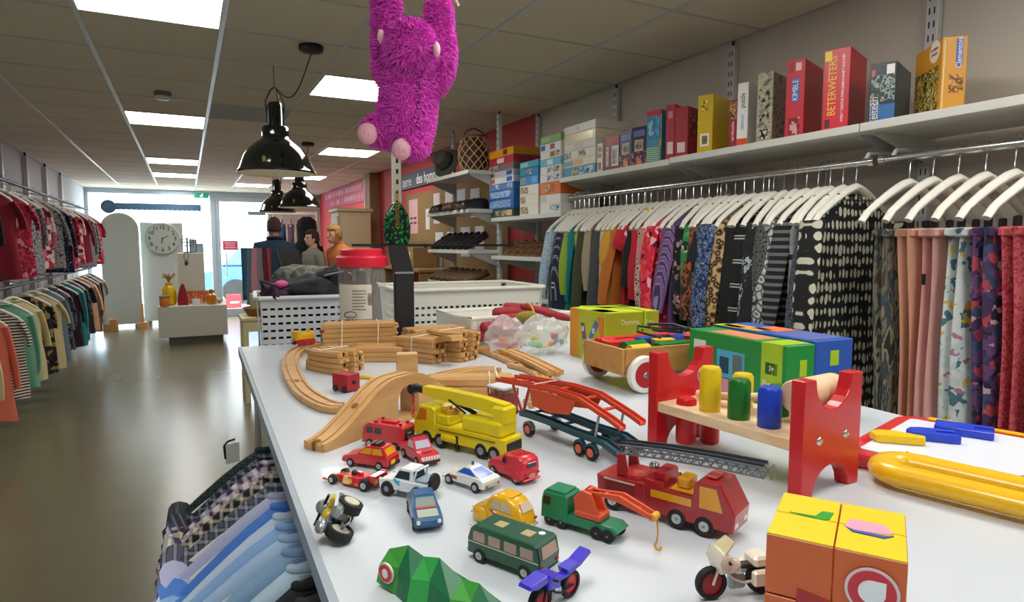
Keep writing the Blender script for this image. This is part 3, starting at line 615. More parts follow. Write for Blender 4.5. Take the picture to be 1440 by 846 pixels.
for i, (desc, m, L) in enumerate(TR):
    y = 1.335-.078*i; yaw = R(random.Random(i+9).uniform(-6, 8)-8)
    hanger(2.22, y, 1.7645, yaw, 'white hanger on the short chrome rail holding '+desc, 'white hangers on the short rail')
    pants(desc+' on the short chrome rail', 2.22, y, 1.50, yaw, m, W=.125, L=L, seed=i*1.7, group='row of trousers', tag_m=BLACK if i == 2 else None)
# ------------------------------------------------------------ left wall: two tiers of clothes
for z, nm in ((1.98, 'upper'), (1.10, 'lower')):
    t = thing('clothes_rail', nm+' black clothes rail along the left wall', 'clothes rail', (-1.31, 7.9, z), 0, 'clothes rails on the left wall')
    MB().cyl((0, 0, 0), .014, 7.2, 12, 'y').put('tube', BLACK, t)
    for k in range(6): MB().tube([(0, -3.4+k*1.36, 0), (-.29, -3.4+k*1.36, .04)], .008, 6).put('rail_bracket', UPRIGHT, t)
for k in range(7):
    t = thing('shelf_upright', 'slotted grey upright on the left wall above the clothes', 'upright', (-1.59, 4.5+k*1.14, .2), 0, 'slotted uprights on the left wall')
    MB().box((0, 0, 1.13), (.04, .06, 2.26), .002).put('post', UPRIGHT, t, False)
    MB().lathe([(.012, 2.26), (.012, 2.298)], 8).put('top_bolt', BLACK, t)
UP = [('crimson tie-dyed', pat('noise', A('a81c38', 'c8385a', '8a1428', 'd8788a'), 14)), ('white and black zebra', pat('noise', A('d8d4cc', '24242a', 'c8c4bc', '303036'), 22, stretch=(2, 1, 1))), ('plain black', mat('1a1a1e', .9)), ('rose flower print', pat('floral', A('b8384e', 'd87a88', 'f0d8d0', '7a2030'), 22, dist=.05)), ('cream', mat('d9d0b8', .9)), ('grey snake print', pat('edge', A('3a3a42', 'b0aeb0', '8a8890'), 30, [0, .15, .5])), ('dark red', mat('8a1c30', .9)), ('navy spotted', pat('leo', A('d8d8dc', '1c2440', '1a2038'), 40, [0, .2, .6]))]
LO = [('cream and black striped', pat('stripez', A('e6dfc8', '24242a'), 14, [0, .55])), ('slate blue', mat('7890a0', .9)), ('coral', mat('e87a60', .9)), ('peach', mat('eab48a', .9)), ('turquoise', mat('1f9aa0', .9)), ('mint green', mat('7ab89a', .9)), ('black and gold print', pat('floral', A('1a1a1e', '24242a', 'a08a4a', '303030'), 30, dist=.03)), ('charcoal', mat('2e2e36', .9)), ('black patterned', pat('noise', A('1a1a20', '35353f', '8a8a90', '202028'), 40)), ('pale yellow', mat('e0d09a', .9)), ('grey brown', mat('6a645c', .9)), ('dark plum', mat('3e2a38', .9))]
def tier(pal, z, ys, nm, L0, tagw):
    rnd = random.Random(int(z*100)); seq = [0]; used = set()
    while len(seq) < len(ys)+1:            # every neighbouring pair occurs once
        c = [k for k in range(len(pal)) if k != seq[-1] and (seq[-1], k) not in used]; k = rnd.choice(c); used.add((seq[-1], k)); seq.append(k)
    for i, y in enumerate(ys):
        desc, m = pal[seq[i]]; nxt = pal[seq[i+1]][0]; yaw = R(206+14*sin(i*1.7))
        hanger(-1.31, y, z+.0145, yaw, f'{nm} left rail hanger of the {desc} {tagw} before the {nxt}', f'hangers on the {nm} left rail')
        garment('blouse', f'{desc} {tagw} on {nm} left rail before the {nxt} one', -1.31, y, z-.122, yaw, m, L=L0+.1*random.Random(i).random(), slen=random.Random(i+4).choice((.2, .32, .45)), T=.032, W=.225, seed=i*7+int(z*100), group=f'clothes on the {nm} left rail')
tier(UP, 1.98, [11.3-.5*k for k in range(14)], 'upper', .62, 'blouse')
tier(LO, 1.10, [11.4-.4*k for k in range(17)], 'lower', .66, 'top')
# ============================================================ far end of the shop
PNL = mat('aeb8b0', .6)
t = thing('arched_screen', 'tall pale green grey arched display panel standing before the shop window', 'panel', (-1.02, 13.05, 0))
poly = [(-.29, .05), (.29, .05), (.29, 1.72)]+[(.29*cos(a), 1.72+.29*sin(a)) for a in [pi*k/14 for k in range(1, 14)]]+[(-.29, 1.72)]
MB().prism(poly, -.02, .02).put('board', PNL, t, False)
for s in (-.2, .2): MB().box((s, 0, .025), (.06, .3, .05), .004).put('foot', mat('8a8f8a', .6), t, False)
t = thing('display_screen', 'straight pale display panel behind the clock', 'panel', (-.38, 13.25, 0))
MB().box((0, 0, .96), (.68, .04, 1.78), .004).put('board', mat('bcc5c2', .6), t, False)
for s in (-.25, .25): MB().box((s, 0, .035), (.06, .3, .07), .004).put('foot', mat('8a8f8a', .6), t, False)
t = thing('wall_clock', 'large round white wall clock with dark numerals and two black hands', 'clock', (-.37, 13.2, 1.56))
MB().lathe([(.285, 0), (.29, -.03), (.28, -.05), (.268, -.05), (.268, -.03)], 40, 'y', cap=False).put('rim', mat('98a09a', .5), t, ang=25)
MB().lathe([(.272, -.03), (.272, -.046)], 40, 'y').put('dial', mat('b7c0b8', .6), t, ang=25)
INK = mat('3a3f40', .6)
for k in range(1, 13):
    a = pi/2-k*pi/6; lettering(t, str(k), .095, INK, (.205*cos(a), -.0475, .205*sin(a)), (pi/2, 0, 0), 'numeral', bold=.002)
for ang, ln, wd in ((pi/2-R(62), .13, .012), (pi/2-R(190), .11, .016)):
    MB().at((0, -.05, 0), ry=-ang).box((ln/2-.02, 0, 0), (ln, .004, wd)).put('hand', INK, t, False)
t = thing('cardboard_box', 'small brown cardboard box on the floor by the arched panel', 'box', (-1.18, 12.55, 0))
MB().box((0, 0, .1), (.2, .25, .2), .004).put('carton', mat('a9814e', .8), t, False); MB().box((0, 0, .202), (.02, .25, .003)).put('tape', mat('c9ab78', .5), t, False)
t = thing('wooden_stand', 'small wooden easel stand on the floor between the two panels', 'stand', (-.72, 12.75, 0))
MB().box((0, 0, .05), (.16, .14, .1), .005).put('base', WOOD, t, False); MB().box((0, 0, .26), (.045, .04, .34), .005).put('upright', WOOD, t, False)
# white display plinth with column
DW = mat('cfd0c2', .6)
t = thing('display_plinth', 'white display plinth on a recessed grey base with a tall white column behind', 'plinth', (.06, 10.62, 0))
MB().box((.03, .05, .06), (.72, .6, .12)).put('recessed_base', mat('8a8a80', .6), t, False)
MB().box((0, 0, .345), (.90, .75, .45), .006).put('box', DW, t, False)
MB().box((.0, .18, .95), (.36, .34, .76), .006).put('column', DW, t, False)
PT = .571
def vessel(name, label, prof, m, loc, cat, extra=None, n=20):
    t = thing(name, label, cat, loc); MB().lathe(prof, n).put('body', m, t)
    if extra: extra(t)
    return t
px = lambda x, y, Y: aty(x, y, Y)
def tuft(t): 
    mb = MB()
    for k in range(14):
        a = k*2.4; mb.tube([(0, 0, .32), (.02*cos(a), .02*sin(a), .4), (.085*cos(a), .085*sin(a), .44+.03*sin(k))], [.012, .016, .006], 5)
    mb.put('dried_flowers', mat('b58a52', .9), t)
vessel('vase', 'tall yellow glazed vase holding dried flowers on the plinth', [(.05, 0), (.09, .02), (.10, .12), (.09, .24), (.05, .30), (.055, .33)], mat('e6bc14', .3), (-.24, 10.48, PT), 'vase', tuft)
vessel('jar_candle', 'orange jar candle with a grey lid on the plinth', [(.062, 0), (.066, .01), (.066, .12), (.062, .125)], mat('e07a28', .3), (-.30, 10.30, PT), 'candle', lambda t: MB().lathe([(.068, .125), (.068, .15), (.06, .155)], 20).put('lid', mat('8a8468', .5), t))
t = thing('folded_scarf', 'dark red folded cloth draped beside the yellow vase', 'cloth', (-.07, 10.42, PT))
mb = MB(); mb.loft([[(x+.012*sin(8*z+x*30), y, z) for x, y in ((-.055*k, -.03), (.055*k, -.03), (.055*k, .03), (-.055*k, .03))] for z, k in ((0, 1.1), (.1, 1.05), (.2, .9), (.28, .6), (.31, .3))]); mb.put('cloth', mat('9a2424', .85), t, ang=80)
t = thing('serving_tray', 'orange red patterned tray leaning against the column on the plinth', 'tray', (.17, 10.56, PT))
MB().at((0, 0, .1), rx=R(-12)).box((0, 0, 0), (.38, .02, .19), .008).put('tray_base', pat('noise', A('b8442a', 'd8702e', '9a3424', 'e0a040'), 14, rough=.4), t, False)
MB().at((0, 0, .1), rx=R(-12)).box((0, 0, .092), (.39, .03, .012), .004).put('rim', mat('d8a030', .4), t, False)
vessel('mug', 'small white mug on the plinth in front of the tray', [(.04, 0), (.048, .008), (.05, .085), (.045, .088), (.043, .02)], WHITE, (.10, 10.35, PT), 'mug', lambda t: MB().tube([(.048, 0, .07), (.078, 0, .06), (.078, 0, .03), (.048, 0, .02)], .006, 6).put('handle', WHITE, t))
vessel('bottle', 'round amber glass bottle with a stopper on the plinth', [(.055, 0), (.068, .02), (.072, .09), (.06, .14), (.022, .165), (.02, .19)], mat('c87a10', .1, coat=.5), (.31, 10.38, PT), 'bottle', lambda t: MB().lathe([(.024, .19), (.026, .215), (.015, .225)], 14).put('stopper', mat('a08030', .3), t))
t = thing('crumpled_cloth', 'pale crumpled cloth on the right end of the plinth', 'cloth', (.42, 10.52, PT)); mb = MB(); mb.sphere((0, 0, .045), (.055, .08, .042), 12, 8); mb.put('cloth', mat('b8b49c', .9, bump=.8, bs=25), t)
t = thing('jewellery_stand', 'small dark jewellery stand with hanging chains on top of the column', 'stand', (.02, 10.72, 1.331))
MB().lathe([(.06, 0), (.06, .012), (.012, .02), (.01, .2), (.02, .22)], 14).put('base', mat('5a5a58', .4), t)
for k in range(3): MB().tube([(-.09+.02*k, 0, .2-.05*k), (.11-.02*k, 0, .21-.05*k)], .007, 6).put('arm', mat('5a5a58', .4), t)
for k in range(5): MB().tube([(-.08+.04*k, -.012, .19), (-.075+.04*k, -.02, .08), (-.065+.04*k, -.012, .18)], .004, 5).put('chain', mat('8a7a58', .4, .4), t)
for k, (x, h, c) in enumerate(((.13, .2, '5f7280'), (.19, .14, '7a94a4'))):
    t = thing('framed_picture', ('taller' if k == 0 else 'smaller')+' grey blue picture frame on top of the display column', 'frame', (x-.03+.03*k, 10.83-.06*k, 1.331))
    MB().box((0, 0, h/2), (.1, .02, h), .004).put('frame', mat(c, .5), t, False); MB().box((0, -.011, h/2), (.07, .004, h-.03)).put('picture', mat('a9bcc8', .3), t, False)
t = thing('hanging_pendant', 'dark pendant necklace hanging down the front of the display column', 'necklace', (.0, 10.62, 1.2))
MB().tube([(-.02, -.0, .13), (-.03, -.004, .06), (.0, -.008, .0), (.03, -.004, .06), (.02, 0, .13)], .005, 6).put('cord', BLACK, t); MB().sphere((0, -.015, -.02), (.025, .012, .035), 10, 6).put('charm', mat('3a2a22', .4), t)
# cream stool with woven basket and a box in the aisle
t = thing('side_table', 'cream painted wooden side table with a low shelf in the aisle', 'table', (.62, 6.35, 0))
CRM = mat('d6cf9e', .5)
MB().box((0, 0, .775), (.4, .4, .03), .004).put('top', CRM, t, False); MB().box((0, 0, .71), (.36, .36, .1)).put('apron', CRM, t, False)
for sx in (-1, 1):
    for sy in (-1, 1): MB().box((sx*.165, sy*.165, .38), (.045, .045, .76), .003).put('leg', CRM, t, False)
MB().box((0, 0, .2), (.36, .36, .02), .003).put('shelf', CRM, t, False)
t = thing('bread_basket', 'brown woven basket on the cream side table', 'basket', (.62, 6.35, .79))
MB().lathe([(.13, 0), (.17, .07), (.18, .075), (.17, .08), (.125, .01)], 24).put('weave', mat('8a5a26', .8, bump=.6, bs=90), t)
carton('storage_box', 'beige fabric storage box sitting in the brown basket', 'box', (.62, 6.37, .803), (.2, .18, .19), mat('b8a878', .8, bump=.3, bs=120), 0, [('-y', .1, .9, .1, .9, pat('stripez', A('b8a878', 'a59666'), 20, [0, .6]))])
for k, (c, d) in enumerate((('2a2a2e', 'black'), ('7a2a36', 'wine red'))):
    t = thing('folded_garment', d+' folded garment on the low shelf of the cream table', 'garment', (.62, 6.35, .211+k*.07)); mb = MB(); mb.box((0, 0, .034), (.29, .26, .066), .02); mb.put('cloth', mat(c, .9, bump=.5, bs=30), t)
# scarf rack
t = thing('scarf_stand', 'round metal stand for scarves in front of the man', 'stand', (.70, 7.6, 0))
MB().lathe([(.2, 0), (.2, .015), (.02, .03)], 20).put('base', STEEL, t); MB().cyl((0, 0, .72), .012, 1.4, 10).put('pole', STEEL, t)
mb = MB(); mb.tube([(.12*cos(a), .12*sin(a), 1.40) for a in [2*pi*k/20 for k in range(20)]], .008, 6, close=True); mb.tube([(-.12, 0, 1.4), (.12, 0, 1.4)], .007, 6); mb.put('ring', STEEL, t)
SC = [('slate blue', '5a7488'), ('teal', '3a6a78'), ('dark green', '34504a'), ('deep red', '9a3a4e'), ('rose', 'b8606e'), ('burgundy', '7a2a3e'), ('grey', '8a8a92'), ('dusty pink', 'c88a94')]
for k in range(8):
    a = -pi*.05-k*pi*.13; d, c = SC[(k+3) % 8]
    t = thing('scarf', d+' scarf hanging on the round scarf stand', 'scarf', (.70+.133*cos(a), 7.6+.133*sin(a), 1.41), a+pi/2, 'scarves on the stand')
    mb = MB(); mb.loft([[(x*(1+.25*sin(6*z+k)), y+.006*sin(40*x), z) for x, y in ((-.035, -.016), (-.012, -.021), (.012, -.016), (.035, -.021), (.035, .016), (.01, .021), (-.012, .016), (-.035, .021))] for z in (.005, -.1, -.22, -.34, -.45, -.52-.05*(k % 3))])
    mb.put('cloth', mat(c, .9, bump=.4, bs=50, var=.3), t, ang=80)
# ------------------------------------------------------------ people
def person(label, loc, rz, h, hair, top, legs, skin='c99a7e', lean=0, head_tilt=0, hair_long=0, collar=None, shirt=None):
    t = thing('person', label, 'person', loc, rz); k = h/1.75
    SK = mat(skin, .55)
    def limb(mb, pts, rs, fl=1.0): mb.tube([Vector(p)*k for p in pts], [r*k for r in rs], 12, fl)
    bend = lambda z: -lean*max(0, z-.9)**1.2
    Hc = Vector((0, bend(1.63)-.012-.05*head_tilt, 1.635-.02*head_tilt)); b = MB()
    # trunk: front is -y
    rings = []
    for z, w_, d, yo in ((.82, .15, .105, 0), (.92, .165, .115, .01), (1.02, .145, .10, .0), (1.12, .14, .10, -.005), (1.25, .165, .115, -.005), (1.36, .18, .11, 0), (1.43, .165, .085, .005), (1.475, .09, .06, .01)):
        rings.append([((w_*cos(a))*k, (d*sin(a)+yo+bend(z))*k, z*k) for a in [2*pi*i/20 for i in range(20)]])
    b.loft(rings)
    limb(b, [(0, bend(1.44)+.012, 1.44), (0, bend(1.5)+.006, 1.5), (0, Hc.y+.02, 1.57)], [.062, .055, .056])
    b.sphere(Hc*k, (.074*k, .092*k, .112*k), 18, 12); b.sphere((Hc+Vector((0, -.03, -.055)))*k, (.052*k, .06*k, .055*k), 14, 8)
    limb(b, [Hc+Vector((0, -.088, .012)), Hc+Vector((0, -.105, -.018)), Hc+Vector((0, -.088, -.03))], [.008, .015, .012])
    for s in (-1, 1): b.sphere((Hc+Vector((s*.076, .01, -.005)))*k, (.01*k, .02*k, .032*k), 8, 6)
    limb(b, [Hc+Vector((-.022, -.084, -.055)), Hc+Vector((0, -.092, -.054)), Hc+Vector((.022, -.084, -.055))], [.006, .009, .006])
    arms = {}
    for s in (-1, 1):
        sh = Vector((s*.185, bend(1.40), 1.405)); el = Vector((s*.235, bend(1.13)+.03, 1.12)); wr = Vector((s*.225, bend(1.13)-.12, .90)); arms[s] = (sh, el, wr)
        limb(b, [Vector((s*.12, bend(1.41), 1.415)), sh, sh.lerp(el, .4), el, el.lerp(wr, .35), wr], [.055, .055, .047, .038, .038, .026])
        dr = (wr-el).normalized(); pm = wr+dr*.05; limb(b, [wr, wr+dr*.03, wr+dr*.09], [.025, .034, .034], .5)
        for f in range(4):
            off = Vector((0, (f-1.5)*.018, 0)); ln = (.062, .075, .07, .055)[f]
            limb(b, [wr+dr*.085+off, wr+dr*(.085+ln*.55)+off, wr+dr*(.085+ln)+off*1.05+Vector((-s*.018, 0, 0))], [.0095, .009, .0075])
        limb(b, [wr+dr*.03+Vector((0, -.025, 0)), wr+dr*.06+Vector((-s*.012, -.048, 0)), wr+dr*.088+Vector((-s*.02, -.05, 0))], [.012, .0105, .008])
        hp, kn, an = Vector((s*.085, 0, .88)), Vector((s*.10, -.012, .48)), Vector((s*.105, .02, .09))
        limb(b, [hp+Vector((0, 0, .05)), hp, hp.lerp(kn, .5), kn, kn.lerp(an, .3), an, an-Vector((0, 0, .06))], [.08, .088, .074, .055, .056, .036, .038])
        limb(b, [an+Vector((0, .03, -.05)), an+Vector((0, -.07, -.055)), an+Vector((0, -.16, -.062))], [.036, .038, .028], .75)
    link('body', remesh(b, 'body', SK, .0075, 3), t)
    # clothing
    c = MB(); rings = []
    for z, w_, d in ((.80, .185, .135), (.92, .19, .14), (1.05, .175, .128), (1.2, .182, .132), (1.34, .20, .13), (1.42, .19, .105), (1.47, .12, .08), (1.5, .075, .066)):
        rings.append([(w_*cos(a)*k, (d*sin(a)+.004+bend(z))*k, z*k) for a in [2*pi*i/22 for i in range(22)]])
    c.loft(rings)
    for s in (-1, 1):
        sh, el, wr = arms[s]; limb(c, [Vector((s*.1, bend(1.41), 1.41)), sh, sh.lerp(el, .4), el, el.lerp(wr, .4), el.lerp(wr, .93)], [.07, .073, .066, .056, .052, .042])
    link('jacket' if collar else 'top', remesh(c, 'top', top, .011, 3), t)
    if collar:
        m = MB(); m.tube([((.082*cos(a))*k, (.078*sin(a)+bend(1.5)+.012)*k, (1.505+.012*sin(a))*k) for a in [2*pi*i/18 for i in range(18)]], .019*k, 8, close=True); m.put('collar', collar, t)
    tr = MB()
    rings = [[(w_*cos(a)*k, (d*sin(a)+.008)*k, z*k) for a in [2*pi*i/20 for i in range(20)]] for z, w_, d in ((.79, .15, .11), (.86, .178, .125), (.95, .172, .122), (1.0, .16, .115))]
    tr.loft(rings)
    for s in (-1, 1): limb(tr, [(s*.085, 0, .9), (s*.09, -.005, .68), (s*.10, -.01, .48), (s*.105, .005, .25), (s*.105, .015, .09)], [.098, .09, .07, .064, .058])
    link('trousers', remesh(tr, 'trousers', legs, .012, 3), t)
    for s in (-1, 1):
        sh_ = MB(); sh_.tube([Vector((s*.105, .07, .045))*k, Vector((s*.105, .0, .05))*k, Vector((s*.105, -.1, .04))*k, Vector((s*.105, -.16, .03))*k], [.042*k, .046*k, .045*k, .03*k], 10, .8); sh_.put('shoe', mat('241c18', .4), t)
        e = MB(); e.sphere((Hc+Vector((s*.03, -.078, .008)))*k, .012*k, 10, 6); e.put('eye', mat('3a2c24', .2), t)
    # hair: a cap of locks around the skull, open at the face
    rnd = random.Random(int(h*1000)); hb = MB(); nu, nv = 30, 16; V = []; F = []
    for j in range(nv+1):
        th = pi*.9*j/nv+.03
        for i in range(nu):
            a = 2*pi*i/nu; q = 1.09+.035*rnd.random()+.06*(th < 1.2)
            V.append((Hc+Vector((.078*q*sin(th)*cos(a), .096*q*sin(th)*sin(a)+.006, .114*q*cos(th)+.004)))*k)
    for j in range(nv):
        for i in range(nu):
            a = 2*pi*(i+.5)/nu; th = pi*.9*(j+.5)/nv+.03; front = -sin(a)
            lim = 1.02 if front > .45 else (1.55 if front > -.05 else 2.05+hair_long)
            if th < lim: F.append((j*nu+i, j*nu+(i+1) % nu, (j+1)*nu+(i+1) % nu, (j+1)*nu+i))
    hb.add(V, F); o = hb.put('hair', hair, t, ang=180); sl = o.modifiers.new('thickness', 'SOLIDIFY'); sl.thickness = .012; sl.offset = -1
    return t
person('man with short dark hair in a dark blue jacket, seen from behind', (1.0, 8.5, 0), R(178), 1.78, mat('4a2c28', .8, bump=.6, bs=90), mat('1d3c52', .8, bump=.15), mat('20242e', .85), 'c48f76', collar=mat('182e40', .8))
person('woman with short dark brown hair in a grey green top, in profile', (1.49, 8.65, 0), R(-72), 1.64, mat('34231c', .8, bump=.6, bs=90), mat('7f8270', .85), mat('2a2a30', .85), 'd3a68c', hair_long=.15)
person('person with short blond hair looking down, wearing an orange top', (1.74, 7.95, 0), R(-64), 1.70, pat('noise', A('8a6a3c', 'b8955a', 'a07c48', '6e5230'), 90), mat('d07838', .85), mat('30343c', .85), 'd49a78', lean=.12, head_tilt=1)
t = thing('hooded_coat', 'black hooded coat on a stand behind the woman', 'coat', (1.52, 9.25, 0))
MB().cyl((0, 0, .5), .015, 1.0, 10).put('stand_pole', STEEL, t); MB().lathe([(.18, 0), (.18, .02), (.02, .03)], 18).put('stand_base', STEEL, t)
rings = [[(w_*cos(a)+.01*sin(5*a+z*9), d*sin(a), z) for a in [2*pi*i/22 for i in range(22)]] for z, w_, d in ((.55, .26, .16), (.9, .24, .15), (1.2, .22, .14), (1.4, .2, .12), (1.5, .13, .1), (1.56, .11, .11), (1.68, .13, .13), (1.78, .12, .12), (1.84, .05, .06))]
MB().loft(rings).put('coat_body', mat('16161a', .85, bump=.4, bs=20), t, ang=80)
for s in (-1, 1): MB().tube([(s*.15, 0, 1.42), (s*.20, 0, 1.2), (s*.22, -.02, .95), (s*.21, -.03, .8)], [.06, .06, .055, .05], 10).put('sleeve', mat('16161a', .85, bump=.4, bs=20), t, ang=80)
# till counter with screen
t = thing('shop_counter', 'grey till counter in front of the customers', 'counter', (1.40, 7.05, 0))
MB().box((0, 0, .5), (1.0, .5, 1.0), .005).put('cabinet', mat('8a8c86', .6), t, False); MB().box((0, 0, 1.015), (1.06, .56, .03), .005).put('worktop', mat('c9c7bd', .4), t, False)
t = thing('till_screen', 'black till monitor leaning back on a stand on the counter', 'monitor', (.98, 7.1, 1.03), R(25))
MB().box((0, 0, .012), (.16, .14, .024), .004).put('foot', BLACK, t, False); MB().at((0, .02, .12), rx=R(20)).box((0, 0, 0), (.05, .025, .22)).put('neck', STEEL, t, False)
MB().at((0, .0, .27), rx=R(-25)).box((0, 0, 0), (.27, .03, .2), .006).put('screen_case', BLACK, t, False); MB().at((0, -.014, .264), rx=R(-25)).box((0, 0, 0), (.25, .004, .18)).put('display', mat('1c2530', .1), t, False)
# wardrobe, column, white strip at its far edge
t = thing('wardrobe', 'tall beige wardrobe with moulded top against the red wall', 'wardrobe', (2.09, 9.05, 0))
BG = mat('c4b48c', .6)
MB().box((0, 0, .95), (.44, .5, 1.9), .004).put('carcass', BG, t, False); MB().box((0, 0, 1.925), (.5, .56, .05), .012).put('cornice', BG, t, False)
MB().box((0, -.255, .95), (.38, .012, 1.78), .004).put('door', mat('cbbc95', .6), t, False); MB().sphere((.16, -.27, .95), .014, 8, 6).put('knob', BLACK, t)
MB().box((-.225, 0, .95), (.012, .44, 1.78), .004).put('side_panel', mat('bfae88', .6), t, False)
struct(MB().box((2.505, 9.42, 1.25), (.15, .26, 2.5), .003).put('wall_column', mat('a08060', .8), None, False))
struct(MB().box((2.435, 9.56, 1.25), (.03, .03, 2.5)).put('trim_1', WHITE, None, False))
t = thing('clothes_rack', 'white rail rack of blue garments near the glass door', 'rack', (1.85, 12.9, 0))
for s in (-.45, .45): MB().box((s, 0, 1.05), (.03, .03, 2.1)).put('post', WHITE, t, False)
MB().box((0, 0, 2.06), (.93, .06, .05)).put('top_bar', mat('f2f4f4', .4), t, False); MB().box((0, 0, .03), (.93, .3, .04)).put('foot_bar', WHITE, t, False)
for k, (c, d) in enumerate((('3f6c9c', 'denim blue'), ('24405e', 'dark blue'), ('5a4a58', 'plum grey'), ('2c2c34', 'black'), ('6a8aa8', 'light blue'))):
    x = 1.5+.16*k; hanger(x, 12.9, 2.036, R(80), 'white hanger on the far white rack', 'hangers on the far rack')
    garment('jacket', d+' jacket hanging on the far white rack', x, 12.9, 1.93, R(80), mat(c, .9, bump=.3), L=.75, slen=.45, seed=k, group='jackets on the far rack')
# red wall: signs and notice board
NV = mat('22324a', .5)
t = thing('wall_sign', 'dark blue sign with white lettering reading terre des hommes on the red wall', 'sign', (2.56, 7.3, 2.25))
MB().box((0, 0, 0), (.02, 1.78, .19), .003).put('sign_board', NV, t, False)
lettering(t, 'terre', .17, mat('e8e8e4', .5), (-.012, .60, -.005), (pi/2, 0, -pi/2)); lettering(t, 'des hommes', .17, mat('f4f4f0', .5), (-.012, -.2, -.005), (pi/2, 0, -pi/2), bold=.003)
t = thing('wall_banner', 'long pink red banner with two rows of pale lettering on the far red wall', 'sign', (2.565, 11.7, 2.32))
MB().box((0, 0, 0), (.015, 3.4, .34), .003).put('banner_board', mat('b8506a', .6), t, False)
rnd = random.Random(3)
for r_, z in enumerate((.075, -.075)):
    y = 1.5-r_*.5
    while y > -1.5:
        ln = rnd.uniform(.03, .06); 
        if rnd.random() > .16: MB().box((-.0085, y, z), (.003, ln, .085)).put('letter_mark', mat('e0a8bc', .6), t, False)
        y -= ln+.045
t = thing('notice_board', 'brown notice board covered with papers on the red wall', 'notice board', (2.56, 6.5, 1.5))
MB().box((0, 0, .1), (.025, 2.9, .95), .003).put('board', mat('9a7c52', .9, bump=.2), t, False)
for k, (y, z, w_, h_, c) in enumerate(((1.15, .3, .34, .42, 'e6b8bc'), (.62, .25, .14, .24, 'e8e4da'), (.32, .36, .2, .34, 'ecdcdc'), (-.05, .4, .2, .26, 'e8ecec'), (-.4, .38, .22, .28, 'cfd8e0'), (-.75, .36, .22, .28, 'e4e8ec'), (.25, .02, .24, .14, 'e8ecf0'), (-.1, -.05, .22, .28, 'dfe4e8'), (-.5, -.02, .24, .3, 'cdd8e4'), (.28, -.24, .2, .24, 'e4e4e0'), (-.85, .0, .2, .26, 'e8e8e8'))):
    MB().box((-.0145, y, z), (.003, w_, h_)).put('paper', mat(c, .8), t, False)
    if k == 0:
        for j in range(4): MB().box((-.017, y-.07+.14*(j % 2), z-.02-.06*(j//2)), (.002, .09, .025)).put('text_line', mat('6a3038', .7), t, False)
for k, (x, y, w_, h_) in enumerate(((2.38, 6.9, .3, .3), (2.40, 6.45, .26, .22))):
    pass
t = thing('side_counter', 'beige work counter with cardboard cartons below the notice board', 'counter', (2.33, 7.0, 0))
MB().box((0, 0, 1.18), (.4, 1.5, .03), .003).put('top', mat('a88a5e', .6), t, False)
for s in (-.7, .7): MB().box((0, s, .58), (.36, .04, 1.16)).put('side', mat('a88a5e', .6), t, False)
carton('cardboard_carton', 'pale beige pleated storage box on the work counter', 'box', (2.36, 7.35, 1.196), (.3, .36, .3), mat('cfc4a4', .8), 0, [('-x', .1, .9, .1, .9, pat('stripex', A('cfc4a4', 'b8ac8a'), 20, [0, .5], stretch=(0, 1, 0)))])
carton('cardboard_carton', 'brown carton with white label on the work counter', 'box', (2.36, 6.85, 1.196), (.28, .3, .22), 'b08a58', 0, [('-x', .3, .7, .2, .8, mat('efeae0', .7))])
# ------------------------------------------------------------ hat, lantern, shoes
t = thing('felt_hat', 'dark grey green felt hat tipped up at the end of the shelf', 'hat', (2.06, 5.28, 2.17))
mb = MB(); mb.M = Matrix.Rotation(R(-62), 4, 'Y') @ Matrix.Rotation(R(20), 4, 'X')
mb.lathe([(.135, -.02), (.14, -.012), (.13, -.006), (.085, 0), (.082, .05), (.075, .09), (.05, .108), (.02, .104)], 28); mb.put('felt', mat('4c4a40', .9, bump=.3, bs=80), t)
mb = MB(); mb.M = Matrix.Rotation(R(-62), 4, 'Y') @ Matrix.Rotation(R(20), 4, 'X'); mb.lathe([(.0865, .002), (.0855, .028)], 28, cap=False); mb.put('hat_band', mat('26241f', .8), t)
t = thing('wicker_lantern', 'round lattice wicker lantern with dark inside on the top shoe shelf', 'lantern', (2.09, 4.73, 2.031))
prof = lambda u: .085+.045*sin(pi*(u*.85+.1))
MB().lathe([(.075, .004), (prof(.3)-.012, .08), (prof(.6)-.012, .17), (.06, .26)], 24).put('lining', mat('4a2c22', .8), t)
for s in (-1, 1):
    for k in range(11):
        MB().tube([(prof(u)*cos(2*pi*k/11+s*u*1.9), prof(u)*sin(2*pi*k/11+s*u*1.9), .01+.27*u) for u in [i/9 for i in range(10)]], .0045, 5).put('cane', mat('b09468', .7), t)
for z, r_ in ((.008, .095), (.278, .1)): MB().tube([(r_*cos(a), r_*sin(a), z) for a in [2*pi*i/24 for i in range(24)]], .008, 6, close=True).put('rim', mat('6a4a30', .7), t)
MB().tube([(-.09, 0, .27), (-.07, 0, .32), (0, 0, .345), (.07, 0, .32), (.09, 0, .27)], .006, 6).put('handle', mat('3a2a20', .7), t)
